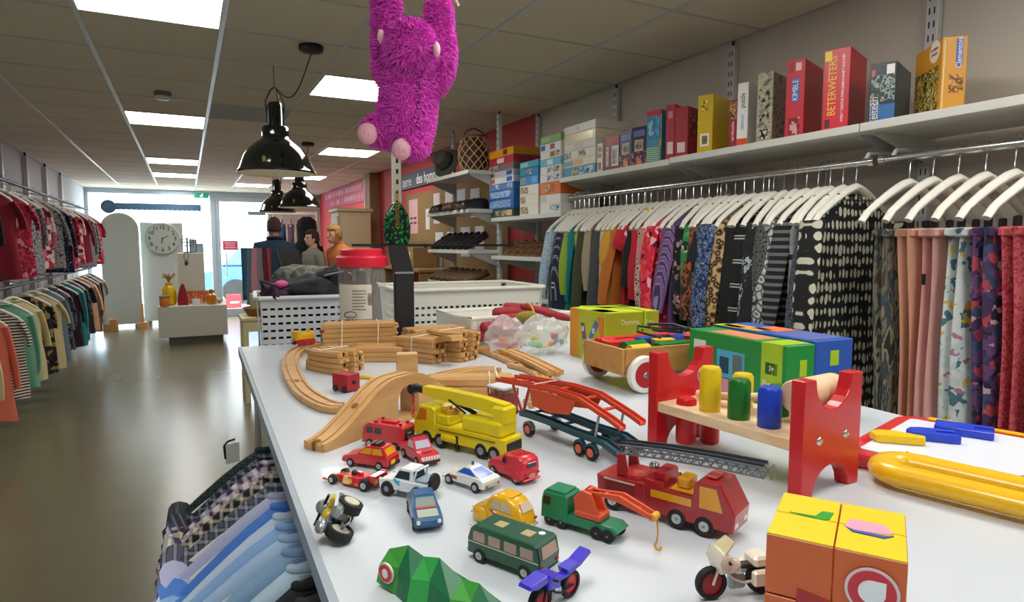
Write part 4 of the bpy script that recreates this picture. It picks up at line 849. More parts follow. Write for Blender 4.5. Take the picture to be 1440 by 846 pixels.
def shoe_meshes(kind, m, solem):
    def up(u):   # length 0..1 heel to toe -> (half width, height)
        w_ = .031+.014*sin(pi*min(1, u*1.02))*(.6+.5*u); hh = {'lace': .075-.035*max(0, u-.35)/.65 if u < .92 else .03, 'flat': .05-.018*sin(pi*min(1, u*1.2)) if u < .6 else .034-.012*(u-.6), 'sandal': .024}[kind]
        return w_, hh
    rings = []; 
    for i in range(11):
        u = i/10; w_, hh = up(u); 
        if i in (0, 10): w_ *= .55; hh *= .8
        x = -.135+.27*u; rings.append([(x, w_*cos(a), .012+hh*max(0, sin(a))**.7) for a in [pi*k/10 for k in range(11)]])
    upper = MB().loft(rings).mesh('upper', m, True, 60)
    rings = [[(-.14+.28*u, (up(u)[0]*1.06*(.6 if u in (0, 1) else 1))*s, z) for s, z in ((-1, 0), (1, 0), (1, .014), (-1, .014))] for u in [i/10 for i in range(11)]]
    sole = MB().loft(rings).mesh('sole', solem, False)
    ex = MB()
    if kind == 'lace':
        for k in range(4): ex.tube([(.0+.024*k, -.024, .06-.004*k), (.0+.024*k, 0, .085-.009*k), (.0+.024*k, .024, .06-.004*k)], .003, 5)
        name = 'laces'
    elif kind == 'flat': ex.lathe([(.026, 0), (.024, .006)], 16, c=(-.03, 0, .045)); name = 'insole'
    else:
        for x in (.06, -.02): ex.tube([(x, -.042, .012), (x, -.03, .05), (x, 0, .062), (x, .03, .05), (x, .042, .012)], [.012]*5, 6, .35)
        name = 'straps'
    return upper, sole, ex.mesh(name, m, True), name
def shoe(ms, label, loc, rz, group, sc=1.0, pitch=0):
    t = thing('shoe', label, 'shoe', loc, rz, group); t.scale = (sc, sc, sc)
    link('upper', ms[0], t); link('sole', ms[1], t); link(ms[3], ms[2], t)
    if pitch: t.rotation_euler[1] = R(pitch); drop(t, loc[2])
bs = mat('1e1c1b', .35); lace_b = shoe_meshes('lace', bs, mat('4a3222', .6)); lace_g = shoe_meshes('lace', mat('4a4644', .6), mat('8a8478', .6))
flat_k = shoe_meshes('flat', mat('16151a', .4), mat('141414', .6)); sand = shoe_meshes('sandal', mat('6a4a2c', .6), mat('8a6a42', .7)); brw = shoe_meshes('flat', mat('6a5238', .6), mat('3a2a1c', .7)); gry = shoe_meshes('lace', mat('8a8474', .7), mat('5a564c', .7))
lace_n = shoe_meshes('lace', mat('5a3a24', .45), mat('2a1c14', .6)); LC = [(lace_b, 'black leather'), (lace_n, 'brown leather'), (lace_b, 'black leather'), (lace_g, 'grey suede')]
for i in range(6): shoe(LC[i//2 % 4][0], LC[i//2 % 4][1]+' lace-up shoe on the second shoe shelf', (2.06, 4.66+.148*i, 1.731), R(200+10*(i % 2)), 'lace-up shoes on the shelf', 1.08)
for i in range(7): shoe(flat_k, 'black slip-on flat shoe leaning on the third shoe shelf', (2.07, 4.65+.125*i, 1.411), R(200), 'dark flats on the shelf', .95, 24)
for i in range(7): shoe(brw, 'brown slip-on shoe leaning on the lowest shoe shelf', (2.07, 4.66+.125*i, 1.141), R(195), 'brown shoes on the shelf', .95, 14)
for i in range(7): shoe(sand, 'brown strappy sandal leaning on the shelf below the puzzle boxes', (2.31, 3.72+.115*i, 1.366), R(196), 'sandals on the shelf', .95, 22)
for i in range(6): shoe(gry, 'grey canvas shoe on the shelf below the sandals', (2.32, 3.72+.14*i, 1.081), R(178), 'grey shoes on the shelf', .98)
# ============================================================ the white table
TZ = 1.15
TT = mat('cdd4da', .3, coat=.1)
t = thing('display_table', 'long white table on a clothes rack frame covered with toys', 'table', (.107+.505, .80, 0), R(-1.16))
MB().box((0, 0, TZ-.011), (1.01, 2.4, .022), .002).put('table_top', TT, t, False)
MB().box((-.508, 0, TZ-.011), (.006, 2.4, .0225)).put('edge_strip', mat('9aa6b0', .4), t, False)
for sx in (-1, 1):
    for y in (-1.1, 1.1): MB().box((sx*.42, y, (TZ-.022)/2), (.06, .06, TZ-.022), .004).put('leg', mat('c5ccd0', .5), t, False)
MB().box((-.0, 1.15, .75), (.8, .02, .72)).put('end_panel', mat('c8ccd0', .5), t, False)
MB().cyl((-.46, 0, TZ-.0345), .011, 2.25, 12, 'y').put('hanging_rail', CHROME, t)
MB().box((0, 0, .16), (.84, 2.2, .02)).put('low_shelf', mat('c5ccd0', .5), t, False)
SH = [('green and navy small check', pat('plaid', A('1c2a2c', '2c4038', '5a6a60', '16202a'), 26, [0, .4, .7, .85])), ('dark navy check', pat('plaid', A('1d2034', '363a52', '8a8c9c'), 24, [0, .45, .85])), ('purple and white plaid', pat('plaid', A('3a3354', '6a6486', 'c8c4cf', 'e4e0e2'), 17, [0, .38, .62, .85])),
      ('red and white plaid', pat('plaid', A('e0dcdc', 'c8c4cc', '9c3038', '3a3a58'), 19, [0, .45, .7, .88])), ('black and yellow plaid', pat('plaid', A('1d1d24', '363842', 'b8a878', 'd8d4c0'), 19, [0, .45, .74, .88])), ('grey and navy plaid', pat('plaid', A('54586a', '2a2e44', 'a8a8b0'), 20, [0, .4, .8])),
      ('pale lavender', mat('b9bfdd', .85, bump=.15, bs=25)), ('strong blue', mat('4a82d4', .8, bump=.15, bs=25)), ('white blue', mat('c6d6ea', .85, bump=.15, bs=25)), ('sky blue', mat('8fb4e2', .85, bump=.15, bs=25)), ('pale blue', mat('a9c6e6', .85, bump=.15, bs=25)), ('light denim blue', mat('86a8c8', .85, bump=.2, bs=60)), ('ice blue', mat('b4cce0', .85, bump=.15, bs=25)),
      ('black', mat('1a1b1e', .85, bump=.2)), ('charcoal', mat('34363a', .85, bump=.2)), ('dark slate', mat('262a32', .85, bump=.2)), ('soft grey', mat('8f989e', .85)), ('jet black', mat('101012', .85))]
for i, (d, m) in enumerate(SH):
    y = 1.36-.044*i; x = .137+.02*y; yaw = R(184+6*sin(i*1.1))
    hanger(x, y, TZ-.0345+.011, yaw, f'white hanger under the table holding the {d} shirt', 'hangers under the table')
    garment('shirt', f'{d} shirt hanging on the rail under the table edge', x, y, TZ-.12, yaw, m, L=.72, slen=.52, W=.228, T=.022, seed=i*13+5, group='shirts under the table', neck=.055, top=.9)
t = thing('price_tag_clip', 'small white plastic clip tag sticking out from the table frame', 'tag', (.075, 1.52, .955), R(20))
MB().box((0, 0, .03), (.03, .006, .045), .003).put('tag', mat('e6e6de', .5), t, False); MB().tube([(-.016, 0, .02), (-.018, 0, .05), (-.01, 0, .058), (.006, 0, .06)], .0025, 6).put('wire_clip', BLACK, t)
# ------------------------------------------------------------ stand behind the table, baskets
t = thing('wire_trolley', 'low chrome trolley behind the table carrying the baskets', 'trolley', (.78, 2.52, 0))
MB().box((0, 0, 1.0), (1.1, .84, .02), .003).put('shelf', mat('d2d4d2', .5), t, False)
for sx in (-1, 1):
    for sy in (-1, 1): MB().cyl((sx*.53, sy*.40, .5), .012, 1.0, 10).put('leg', CHROME, t)
for z in (.3, .95): MB().tube([(-.56, -.43, z), (.56, -.43, z), (.56, .43, z), (-.56, .43, z)], .007, 6, close=True).put('rail', CHROME, t)
def wall_lattice(p0, p1, z0, z1, ins, nx, nz, hole=(.62, .42), skip=None, brick=True):
    """wall from p0 to p1, leaning outward by ins at the top, pierced by rows of slots"""
    p0, p1 = Vector(p0), Vector(p1); d = (p1-p0); nrm = Vector((d.y, -d.x, 0)).normalized(); V = []; F = []
    def P(u, v): return p0+d*u+nrm*(ins*v)+Vector((0, 0, z0+(z1-z0)*v))
    for j in range(nz):
        for i in range(nx):
            u0, u1, v0, v1 = i/nx, (i+1)/nx, j/nz, (j+1)/nz
            du, dv = (u1-u0)*(1-hole[0])/2, (v1-v0)*(1-hole[1])/2; b = len(V)
            if skip and skip(i, j): V += [P(u0, v0), P(u1, v0), P(u1, v1), P(u0, v1)]; F.append((b, b+1, b+2, b+3)); continue
            V += [P(u0, v0), P(u1, v0), P(u1, v1), P(u0, v1), P(u0+du, v0+dv), P(u1-du, v0+dv), P(u1-du, v1-dv), P(u0+du, v1-dv)]
            F += [(b, b+1, b+5, b+4), (b+1, b+2, b+6, b+5), (b+2, b+3, b+7, b+6), (b+3, b, b+4, b+7)]
    return V, F
def basket(label, loc, rz, w_, d_, h_, m, nx, ny, nz, hole=(.6, .4), slit=.02, solid_top=1, grip=None):
    t = thing('basket', label, 'basket', loc, rz)
    c = [(-w_/2, -d_/2, 0), (w_/2, -d_/2, 0), (w_/2, d_/2, 0), (-w_/2, d_/2, 0)]
    for k in range(4):
        V, F = wall_lattice(c[k], c[(k+1) % 4], .004, h_, slit, nx if k % 2 == 0 else ny, nz, hole, lambda i, j: j >= nz-solid_top or j == 0)
        mb = MB(); mb.add(V, F); me = mb.mesh('wall', m); o = link('wall', me, t); s = o.modifiers.new('thickness', 'SOLIDIFY'); s.thickness = .004; s.offset = 0
    MB().box((0, 0, .003), (w_, d_, .005)).put('bottom', m, t, False)
    W2, D2 = w_/2+slit+.004, d_/2+slit+.004
    mb = MB(); mb.tube([(-W2+.01, -D2, h_), (W2-.01, -D2, h_), (W2, -D2+.01, h_), (W2, D2-.01, h_), (W2-.01, D2, h_), (-W2+.01, D2, h_), (-W2, D2-.01, h_), (-W2, -D2+.01, h_)], .008, 8, close=True); mb.put('rim', m, t)
    if grip:
        MB().box((-w_/2-slit*.8-.001, 0, h_*.78), (.006, d_*.3, .03), .002).put('hand_hole', mat('3a2a30', .8), t, False)
    return t
PLW = mat('d5dade', .45); PLC = mat('e6e5da', .45)
basket('pale grey woven plastic basket full of dark clothes', (.385, 2.31, 1.0115), R(-5), .33, .27, .265, PLW, 14, 11, 11, (.62, .34), .012, 1, True)
def filler(label, loc, d, m):  # dark block added inside a basket so that its slots look dark
    t = thing('dark_filler', label, 'filler', loc, R(-4)); MB().box((0, 0, d[2]/2), d, .02).put('cloth', m, t)
filler('dark block standing for packed clothes, added inside the grey basket to darken its slots', (.385, 2.31, 1.018), (.318, .258, .245), mat('1c1d22', .9, bump=.3))
def heap(name, label, loc, r, m, seed, cat='garment', amp=.22, fr=9, parts=None):
    t = thing(name, label, cat, loc); rnd = random.Random(seed); o = [rnd.uniform(0, 6) for _ in range(6)]
    mb = MB(); nu, nv = 36, 18; rings = []
    for k in range(nv+1):
        th = pi*(k+.03*(k == 0)-.03*(k == nv))/nv; ring = []
        for i in range(nu):
            a = 2*pi*i/nu; x, y, z = sin(th)*cos(a), sin(th)*sin(a), -cos(th)
            q = 1+amp*(.5*sin(fr*x*.6+o[0]+2*y)+.35*sin(fr*y+o[1]+3*z)+.3*sin(fr*1.6*(x+z)+o[2]))
            ring.append((r[0]*x*q, r[1]*y*q, r[2]*z*q))
        rings.append(ring)
    mb.loft(rings).put('cloth', m, t, ang=180)
    if parts: parts(t)
    return t
DK = mat('17181c', .85, bump=.3, bs=40)
heap('dark_bag', 'black shoulder bag with a grey strap heaped in the grey basket', (.49, 2.28, 1.315), (.115, .10, .058), DK, 3, 'bag', parts=lambda t: (MB().tube([(-.07, -.07, .03), (-.01, -.105, .045), (.05, -.11, .015), (.09, -.10, -.02)], [.012]*4, 8, .4).put('strap', mat('6a6c70', .7), t), MB().box((.02, -.112, -.01), (.035, .006, .025), .002).put('price_tag', mat('c4d0e0', .6), t, False)))
heap('jacket', 'charcoal jacket crumpled in the middle of the grey basket', (.375, 2.27, 1.30), (.10, .11, .045), mat('2c2f33', .85, bump=.3, bs=40), 8)
heap('jacket', 'faded grey olive jacket lying at the back of the grey basket', (.40, 2.38, 1.33), (.14, .06, .045), pat('noise', A('5a5e58', '8a8c82', '6e7068', '4a4c48'), 20), 5)
heap('purse', 'purple purse with a bright pink bow in the left corner of the grey basket', (.262, 2.24, 1.288), (.045, .07, .035), mat('3a2034', .7, bump=.3), 6, 'bag', parts=lambda t: (MB().sphere((.012, -.05, .034), (.022, .012, .012), 10, 6).put('bow', mat('e0589a', .5), t), MB().tube([(-.04, 0, .02), (-.05, -.05, .045), (-.01, -.075, .03)], .005, 6).put('loop', mat('3a2034', .6), t)))
heap('trousers', 'black trousers folded over the front rim of the grey basket', (.43, 2.215, 1.284), (.14, .05, .03), mat('1e2024', .85, bump=.3), 12)
basket('large white plastic laundry basket behind the black sign holder', (1.0, 2.42, 1.0115), R(-3), .54, .36, .27, PLC, 24, 15, 10, (.6, .36), .02, 2)
filler('dark grey block added inside the large white laundry basket to darken its slots', (1.0, 2.42, 1.018), (.52, .34, .17), mat('4a4a4c', .9, bump=.3))
heap('pale_linen', 'folded cream linen filling the large white laundry basket', (1.0, 2.42, 1.235), (.25, .165, .022), mat('d8d2b8', .9, bump=.3), 15, 'linen', .06)
t = thing('storage_crate', 'low white plastic crate with oval handle holes on the table', 'crate', (.9, 1.805, TZ+.0005), R(4))
W_, D_, H_ = .36, .24, .085
CRT = mat('e3e2d8', .45)
for sx in (-1, 1):
    mb = MB(); V, F = wall_lattice((sx*W_/2, -sx*-D_/2*-1, 0), (sx*W_/2, sx*D_/2, 0), .0, H_, .0, 1, 1, (.3, .32)); mb.add(V, F); o = mb.put('side', CRT, t, False); s = o.modifiers.new('thickness', 'SOLIDIFY'); s.thickness = .005; s.offset = 0
for sy in (-1, 1): MB().box((0, sy*D_/2, H_/2), (W_, .005, H_)).put('side', CRT, t, False)
MB().box((0, 0, .003), (W_, D_, .005)).put('bottom', CRT, t, False)
MB().tube([(-W_/2, -D_/2, H_), (W_/2, -D_/2, H_), (W_/2, D_/2, H_), (-W_/2, D_/2, H_)], .006, 8, close=True).put('rim', CRT, t)
for k in range(9): MB().box((-W_/2+.04*(k+.5), -D_/2-.003, H_/2), (.004, .003, H_-.01)).put('rib', CRT, t, False)
# skipping bundle of red stuffed fabric tubes with a yellow band
RDF = mat('9c2a34', .8, bump=.4, bs=60)
t = thing('red_cushion_rolls', 'bundle of dark red padded rolls tied with a yellow band leaning on the crate', 'bundle', (.835, 1.655, TZ))
for k, (a, b_, r_) in enumerate((((-.10, .0, .038), (.06, .02, .05), .02), ((-.05, .04, .07), (.10, .0, .08), .02), ((-.02, .06, .095), (.12, .02, .095), .018), ((.02, .07, .11), (.16, .0, .09), .018), ((-.09, -.01, .065), (.03, .0, .055), .017), ((.06, .03, .115), (.22, -.02, .07), .012))):
    A_, B_ = Vector(a), Vector(b_); MB().tube([A_, A_.lerp(B_, .04), A_.lerp(B_, .2), A_.lerp(B_, .5), A_.lerp(B_, .8), B_], [r_*.5, r_*.85, r_, r_*1.02, r_*.95, r_*.5], 12).put('roll', RDF, t)
MB().tube([(.075+.0*cos(a), .012+.042*cos(a), .082+.042*sin(a)) for a in [2*pi*k/18 for k in range(18)]], .003, 6, close=True).put('yellow_band', mat('d8a83a', .6), t)
MB().sphere((.055, -.02, .088), (.04, .016, .018), 12, 8).put('label_patch', mat('8a7a2a', .8), t)
# clear jar with red lid
t = thing('plastic_jar', 'big clear plastic jar with a bright red screw lid and a paper label', 'jar', (.465, 1.885, TZ+.0005))
JG = glassmat('jar', 'cfd2d0', .22, .08)
MB().lathe([(.06, 0), (.069, .008), (.07, .03), (.07, .215), (.066, .235), (.062, .24)], 36, cap=False).put('body', JG, t)
MB().lathe([(.06, .001), (.069, .006)], 36).put('base', glassmat('jarb', 'b0b0ac', .5), t)
MB().lathe([(.0735, .235), (.0745, .24), (.0745, .262), (.071, .266), (.062, .268), (.062, .284), (.056, .288)], 36).put('lid', mat('e0203a', .4), t, ang=30)
LBL = MB(); aa = [R(180+d) for d in range(10, 106, 8)]
LBL.loft([[(.0708*cos(a), .0708*sin(a), z) for a in aa] for z in (.085, .185)], False, False); o = LBL.put('label', mat('e2ded2', .7), t); 
for k in range(7):
    q = MB(); a2 = [R(180+d) for d in range(52, 88-3*(k % 3), 4)]; q.loft([[(.0714*cos(a), .0714*sin(a), z) for a in a2] for z in (.165-.009*k, .169-.009*k)], False, False); q.put('text_line', mat('9a968c', .8), t)
q = MB()
for k in range(7): 
    for z in (.12,): q.loft([[(.0714*cos(a), .0714*sin(a), zz) for a in (R(270-92+90+k*1.6), R(270-92+90+k*1.6+.8))] for zz in (.125, .16)], False, False)
q.put('barcode', mat('3a3a38', .8), t)
for k, (x, y, c) in enumerate(((-.02, 0, '8a8e92'), (.01, -.02, '9a9ea2'), (.03, .01, '7e6a68'), (-.035, .02, '8a4a50'))): MB().tube([(x, y, .01), (x*1.2, y*1.2, .225)], .006, 8).put('content_stick', mat(c, .5), t)
MB().sphere((0, 0, .045), (.055, .055, .035), 14, 8).put('content_wrapping', mat('b4b0a8', .8, bump=.9, bs=30), t)
MB().sphere((.0, .02, .17), (.05, .035, .05), 14, 8).put('content_cloth', mat('5a3034', .8, bump=.9, bs=30), t)
t = thing('wire_loop', 'small black wire loop in front of the jar label', 'wire', (.40, 1.855, 1.25)); mb = MB(); mb.tube([(.012+.016*cos(q), -.040-.006*cos(q), .0+.009*sin(q)) for q in [2*pi*i/14 for i in range(14)]], .0013, 5, close=True); mb.put('frame', BLACK, t)
# black sign holder
t = thing('sign_holder', 'black plastic sign holder with a slanted upper half standing behind the wooden tracks', 'sign holder', (.582, 1.85, TZ+.0005), R(-8))
PB = mat('1d2022', .5)
MB().box((0, .0, .012), (.09, .08, .024), .003).put('foot', PB, t, False)
MB().box((0, 0, .12), (.058, .03, .2), .003).put('upright', PB, t, False)
MB().loft([[(-.029, -.015, .215), (.029, -.015, .215), (.029, .015, .215), (-.029, .015, .215)], [(-.048, -.018, .298), (.008, -.018, .298), (.008, .012, .298), (-.048, .012, .298)]]).put('slanted_panel', PB, t, False)
MB().box((0, -.0158, .216), (.056, .003, .006)).put('crease_strip', mat('8a8e90', .5), t, False)
for x in (-.016, .012): MB().box((x, -.0158, .05), (.007, .002, .04)).put('slot', mat('070707', .6), t, False)
# slotted post with cross bar and green sequinned bag
t = thing('slotted_post', 'slotted metal post rising to the ceiling behind the plush monkey', 'upright', (.735, 3.02, 0))
MB().box((0, 0, 1.25), (.04, .03, 2.5), .002).put('post', mat('c4c0b0', .4, .2), t, False)
sm = MB(); z = 1.2
while z < 2.48: sm.box((.0, -.0155, z), (.012, .001, .022)); z += .05
sm.put('slots', SLOT, t, False)['kind'] = 'stuff'
t.location = (.915, 3.0, 0)
MB().box((.2, -.022, 1.448), (.85, .012, .012), .002).put('cross_bar', mat('2c2e30', .5, .4), t, False)
t = thing('sequin_bag', 'dark green sequinned bag with gold chain hanging from the slotted post', 'bag', (.898, 2.945, 1.45))
mb = MB(); mb.loft([[(w_*cos(a)*(1+.08*sin(4*a+z*20)), .025*sin(a), z) for a in [2*pi*i/22 for i in range(22)]] for z, w_ in ((0, .052), (.03, .06), (.09, .062), (.14, .052), (.18, .03), (.2, .015))]); mb.put('pouch', pat('floral', A('05201a', '0c6a34', '0a1c1c', '14a048', '062a22', '0c1418'), 100, [0, .25, .42, .7, .82, .92], rough=.25), t, ang=80)
mb = MB()
for k in range(12): mb.tube([(-.006+.012*cos(q)*.6, -.03, .09+.014*k+.009*sin(q)) for q in [i*pi/4 for i in range(8)]], .0025, 5, close=True)
mb.put('gold_chain', mat('a88a3a', .3, .9), t)
# ------------------------------------------------------------ pink plush monkey
FUR = mat('e83cc8', .9, var=.2, bs=40); FUR2 = mat('e03cc4', .85); PALE = mat('ecb0c0', .85, bump=.3, bs=120)
D = 1.6; u = D/FPX; base = Vector((0, 0, CAMZ))+ray(575, 212)*D
t = thing('plush_monkey', 'pink furry plush monkey hanging by its arms, seen from behind', 'plush toy', base, -YAW)
def L_(x, y, dy=0): return Vector(((x-575)*u, dy, (212-y)*u))
b = MB()
b.tube([L_(574, 212), L_(573, 203), L_(572, 185), L_(573, 160), L_(577, 130), L_(582, 105), L_(584, 92)], [.02, .06, .078, .083, .082, .072, .04], 20, .8)
b.sphere(L_(584, 82, -.05), (.061, .058, .066), 18, 12)
b.tube([L_(560, 118), L_(551, 100), L_(548, 70), L_(547, 30), L_(546, -10), L_(550, -40), L_(562, -62)], [.04, .04, .035, .032, .031, .03, .027], 12)
b.tube([L_(604, 122), L_(618, 103), L_(623, 78), L_(620, 45), L_(618, 12)], [.036, .034, .032, .030, .029], 12)
b.tube([L_(545, 188, -.02), L_(533, 186, -.04), L_(527, 185, -.055)], [.036, .034, .028], 12); b.tube([L_(590, 200, -.02), L_(580, 208, -.05), L_(574, 212, -.06)], [.036, .032, .028], 12)
bme = remesh(b, 'body', FUR, .006, 3); link('body', bme, t)
def tufts(me, n, ln, m, parent, seed=1):
    rnd = random.Random(seed); ps = [p for p in me.polygons]; V = []; F = []
    for k in range(n):
        p = ps[rnd.randrange(len(ps))]; c = p.center; nr = p.normal
        tg = nr.cross(Vector((rnd.uniform(-1, 1), rnd.uniform(-1, 1), rnd.uniform(-1, 1)))).normalized(); dn = Vector((0, 0, -.5))
        dr = (nr+tg*rnd.uniform(.2, .8)+dn*.5).normalized(); q = ln*rnd.uniform(.6, 1.2); w_ = .0016; sd = dr.cross(nr); sd = sd.normalized() if sd.length > .01 else tg
        b0 = len(V); V += [tuple(c-sd*w_), tuple(c+sd*w_), tuple(c+dr*q*.6+sd*w_*.7), tuple(c+dr*q*.6-sd*w_*.7), tuple(c+dr*q+dn*q*.3)]
        F += [(b0, b0+1, b0+2, b0+3), (b0+3, b0+2, b0+4)]
    me2 = bpy.data.meshes.new('fur'); me2.from_pydata(V, [], F); me2.materials.append(m); o = link('fur', me2, parent); o['kind'] = 'stuff'; return o
MB().tube([L_(594, 112, -.068), L_(595, 130, -.072), L_(594, 160, -.070), L_(592, 185, -.062)], .0035, 6).put('back_seam', mat('4a0c3c', .9), t)
tufts(bme, 30000, .014, mat('f25cd8', .8, var=.2, bs=30), t)
for x, y, r_, dy in ((526, 195, .026, -.07), (572, 216, .026, -.075)):
    f = MB(); f.sphere(L_(x, y, dy), (r_*.95, r_*.8, r_), 14, 10); f.put('foot', PALE, t)
    for k in range(2): MB().sphere(L_(x-2+6*k, y+3*k, dy)+Vector((0, -r_*.76, 0)), .0014, 6, 4).put('toe_stitch', mat('6a2a40', .8), t)
for x, y, dy in ((547, 70, -.075), (621, 88, -.085)): MB().sphere(L_(x, y, dy), (.009, .014, .017), 10, 7).put('ear', mat('f0c0cc', .85), t)
for x, y in ((618, 2), (563, -66)):
    h_ = MB(); h_.sphere(L_(x, y), (.032, .024, .02), 12, 8)
    for k in range(4): h_.tube([L_(x-10+7*k, y-4), L_(x-13+8.5*k, y-16), L_(x-9+7*k, y-24, -.015)], [.011, .011, .008], 8)
    h_.put('hand', PALE, t)
zc = (2.498-base.z)
MB().tube([L_(618, -12), L_(600, -60), L_(590, -100)+Vector((0, 0, .02)), (L_(590, -100).x, 0, zc)], .003, 6).put('hanging_cord', mat('c8c0b0', .7), t)
MB().tube([L_(563, -80), L_(580, -95), L_(590, -104)+Vector((0, 0, .02))], .003, 6).put('hanging_cord', mat('c8c0b0', .7), t)
for k in range(2): MB().tube([L_(622, 2, -.02), L_(636, 6+3*k, -.03), L_(644+2*k, 14+6*k, -.03), L_(648-3*k, 22-4*k, -.03)], .003, 6).put('cord_end', mat('d88a98' if k else 'efe0d8', .7), t)
# ============================================================ wooden railway
TP = [(-.0185, 0), (.0185, 0), (.02, .0015), (.02, .0105), (.0185, .012), (.0135, .012), (.0135, .009), (.0075, .009), (.0075, .012), (-.0075, .012), (-.0075, .009), (-.0135, .009), (-.0135, .012), (-.0185, .012), (-.02, .0105), (-.02, .0015)]
TH = .012
def smooth(pts, n=6):
    out = []
    for i in range(len(pts)-1):
        p0, p1, p2, p3 = (Vector(pts[max(i-1, 0)]), Vector(pts[i]), Vector(pts[i+1]), Vector(pts[min(i+2, len(pts)-1)]))
        for k in range(n):
            s = k/n; out.append(.5*((2*p1)+(-p0+p2)*s+(2*p0-5*p1+4*p2-p3)*s*s+(-p0+3*p1-3*p2+p3)*s**3))
    return out+[Vector(pts[-1])]
def peg(mb, p, d):
    d = Vector(d).normalized(); mb.box(tuple(Vector(p)+d*.006+Vector((0, 0, .0055))), (.012, .006, .011)) if False else mb.cyl(tuple(Vector(p)+d*.011+Vector((0, 0, .006))), .006, .011, 10)
    return mb
def track(label, pix=None, pts=None, z=TZ+.0006, wd=1.0):
    P = [atz(x, y, z+.006) for x, y in pix] if pix else [Vector(p) for p in pts]
    o = P[0].copy(); o.z = z; P = [Vector((p.x-o.x, p.y-o.y, 0)) for p in P]; P = smooth(P)
    t = thing('train_track', label, 'toy track', o, 0, 'loose wooden train tracks')
    mb = MB(); mb.sweep([(a*wd, b_) for a, b_ in TP], P); mb.put('rail_plank', WOOD, t, False)
    mb = MB(); peg(mb, P[-1], P[-1]-P[-2]); mb.put('joining_peg', WOOD, t)
    MB().cyl(tuple(P[0]+(P[1]-P[0]).normalized()*.012+Vector((0, 0, .0122))), .006, .0006, 12).put('joint_hole', mat('6a4420', .8), t)
    return t
track('long curved wooden train track running from under the yellow engine', [(452, 483), (436, 486), (417, 494), (409, 505), (409, 520), (416, 537)])
track('curved wooden train track joining the left curve to the bridge ramp', [(416.5, 538), (428, 552), (446, 564), (466, 572), (480, 573)])
track('long straight wooden train track lying behind the car transporter toward the plastic bag', [(672, 489), (700, 498), (735, 513), (768, 527)])
track('straight wooden track crossing the other one by the plastic bag', [(712, 492), (745, 506), (781, 524)], z=TZ+.0128)
track('curved wooden track bending behind the red trailer deck', [(722, 512), (752, 520), (767, 534), (764, 552), (750, 566)])
track('flat wooden switch track lying behind the bridge', [(590, 536), (625, 528), (660, 521), (695, 520)])
track('flat curved wooden track beside the switch track behind the bridge', [(600, 552), (640, 545), (680, 538), (700, 533)])
def pmesh(L, curve=0):
    mb = MB()
    if curve: mb.sweep(TP, [(.0+L*(s-.5), curve*((s-.5)**2*4-1)*.02, 0) for s in [k/8 for k in range(9)]])
    else: mb.sweep(TP, [(-L/2, 0, 0), (L/2, 0, 0)])
    return mb.mesh('track_piece', WOOD)
HOLE = mat('3a2412', .9)
def bundle(label, x, y, rz, cols, layers, L, strings=1, curve=0, jit=.006, tip=None, seed=0):
    t = thing('track_bundle', label, 'toy track', (x, y, TZ+.0006), rz, 'tied bundles of wooden tracks'); rnd = random.Random(seed)
    me = pmesh(L, curve); hm = MB().cyl((0, 0, 0), .0052, .002, 10, 'x').mesh('joint_hole', HOLE); pg = MB().sphere((0, 0, 0), (.008, .0055, .005), 10, 6).mesh('joining_peg', WOOD, True)
    for c in range(cols):
        for l in range(layers):
            dx = rnd.uniform(-jit, jit); o = link('track_piece', me, t, (dx, (c-(cols-1)/2)*.0415+rnd.uniform(-.0006, .0006), l*(TH+.0006)), R(rnd.uniform(-1.2, 1.2)))
            e = 1 if (c+l) % 2 else -1
            link('joint_hole', hm, o, (L/2-.0005, 0, .006)) if e > 0 else link('joining_peg', pg, o, (L/2+.005, 0, .006))
    h = layers*(TH+.0006); wd = cols*.0415/2+.001
    for s in range(strings):
        xx = (-.25+.5*s)*L if strings > 1 else -.1*L
        MB().tube([(xx, -wd, -.0004), (xx, wd, -.0004), (xx+.004, wd, h+.001), (xx+.004, -wd, h+.001)], .0016, 5, close=True).put('string', mat('efe9da', .7), t)
    return t
bundle('short tied bundle of four layers of tracks at the very front of the wood pile', .312, 1.535, R(-62), 2, 4, .11, 1, .4, seed=1)
bundle('long tall tied bundle of straight tracks behind the short front bundle', .415, 1.735, R(-12), 2, 7, .19, 2, seed=2)
bundle('low loose bundle of three track layers in front of the long bundle', .452, 1.615, R(-25), 2, 3, .13, 0, jit=.012, seed=3)
bundle('tied bundle of five layers of tracks in the middle of the wood pile', .545, 1.56, R(-58), 2, 5, .12, 1, seed=4)
bundle('tall bundle of six layers of tracks with an arched piece leaning on it', .625, 1.555, R(-70), 2, 6, .12, 1, .5, seed=5)
bundle('stack of tracks lying crosswise behind the tall bundle', .63, 1.72, R(5), 2, 5, .16, 0, seed=6)
t = thing('arched_track', 'curved rising wooden track leaning against the tall bundle', 'toy track', (.573, 1.50, TZ+.0006), R(-72))
pl = []
for k in range(13): a = pi*.08+pi*.42*k/12; pl.append((.085-.12*cos(a)+.03, .075*sin(a)))
pl2 = [(x+.004, z-.012) for x, z in reversed(pl)]
mb = MB(); mb.prism([(x-.06, max(0, z)) for x, z in pl]+[(x-.06, max(0, z)) for x, z in pl2], -.019, .019); mb.put('arch', WOOD, t, False)
for k, (x, y, rz) in enumerate(((.745, 1.712, 20), (.79, 1.722, 5))):
    t = thing('wooden_block', ('left' if k == 0 else 'right')+' one of two small round-edged wooden blocks beside the red padded rolls', 'toy block', (x, y, TZ+.0005), R(rz)); MB().box((0, 0, .022), (.036, .036, .044), .006).put('block', WOOD, t, False); MB().cyl((0, -.0182, .022), .005, .001, 10, 'y').put('hole', HOLE, t)
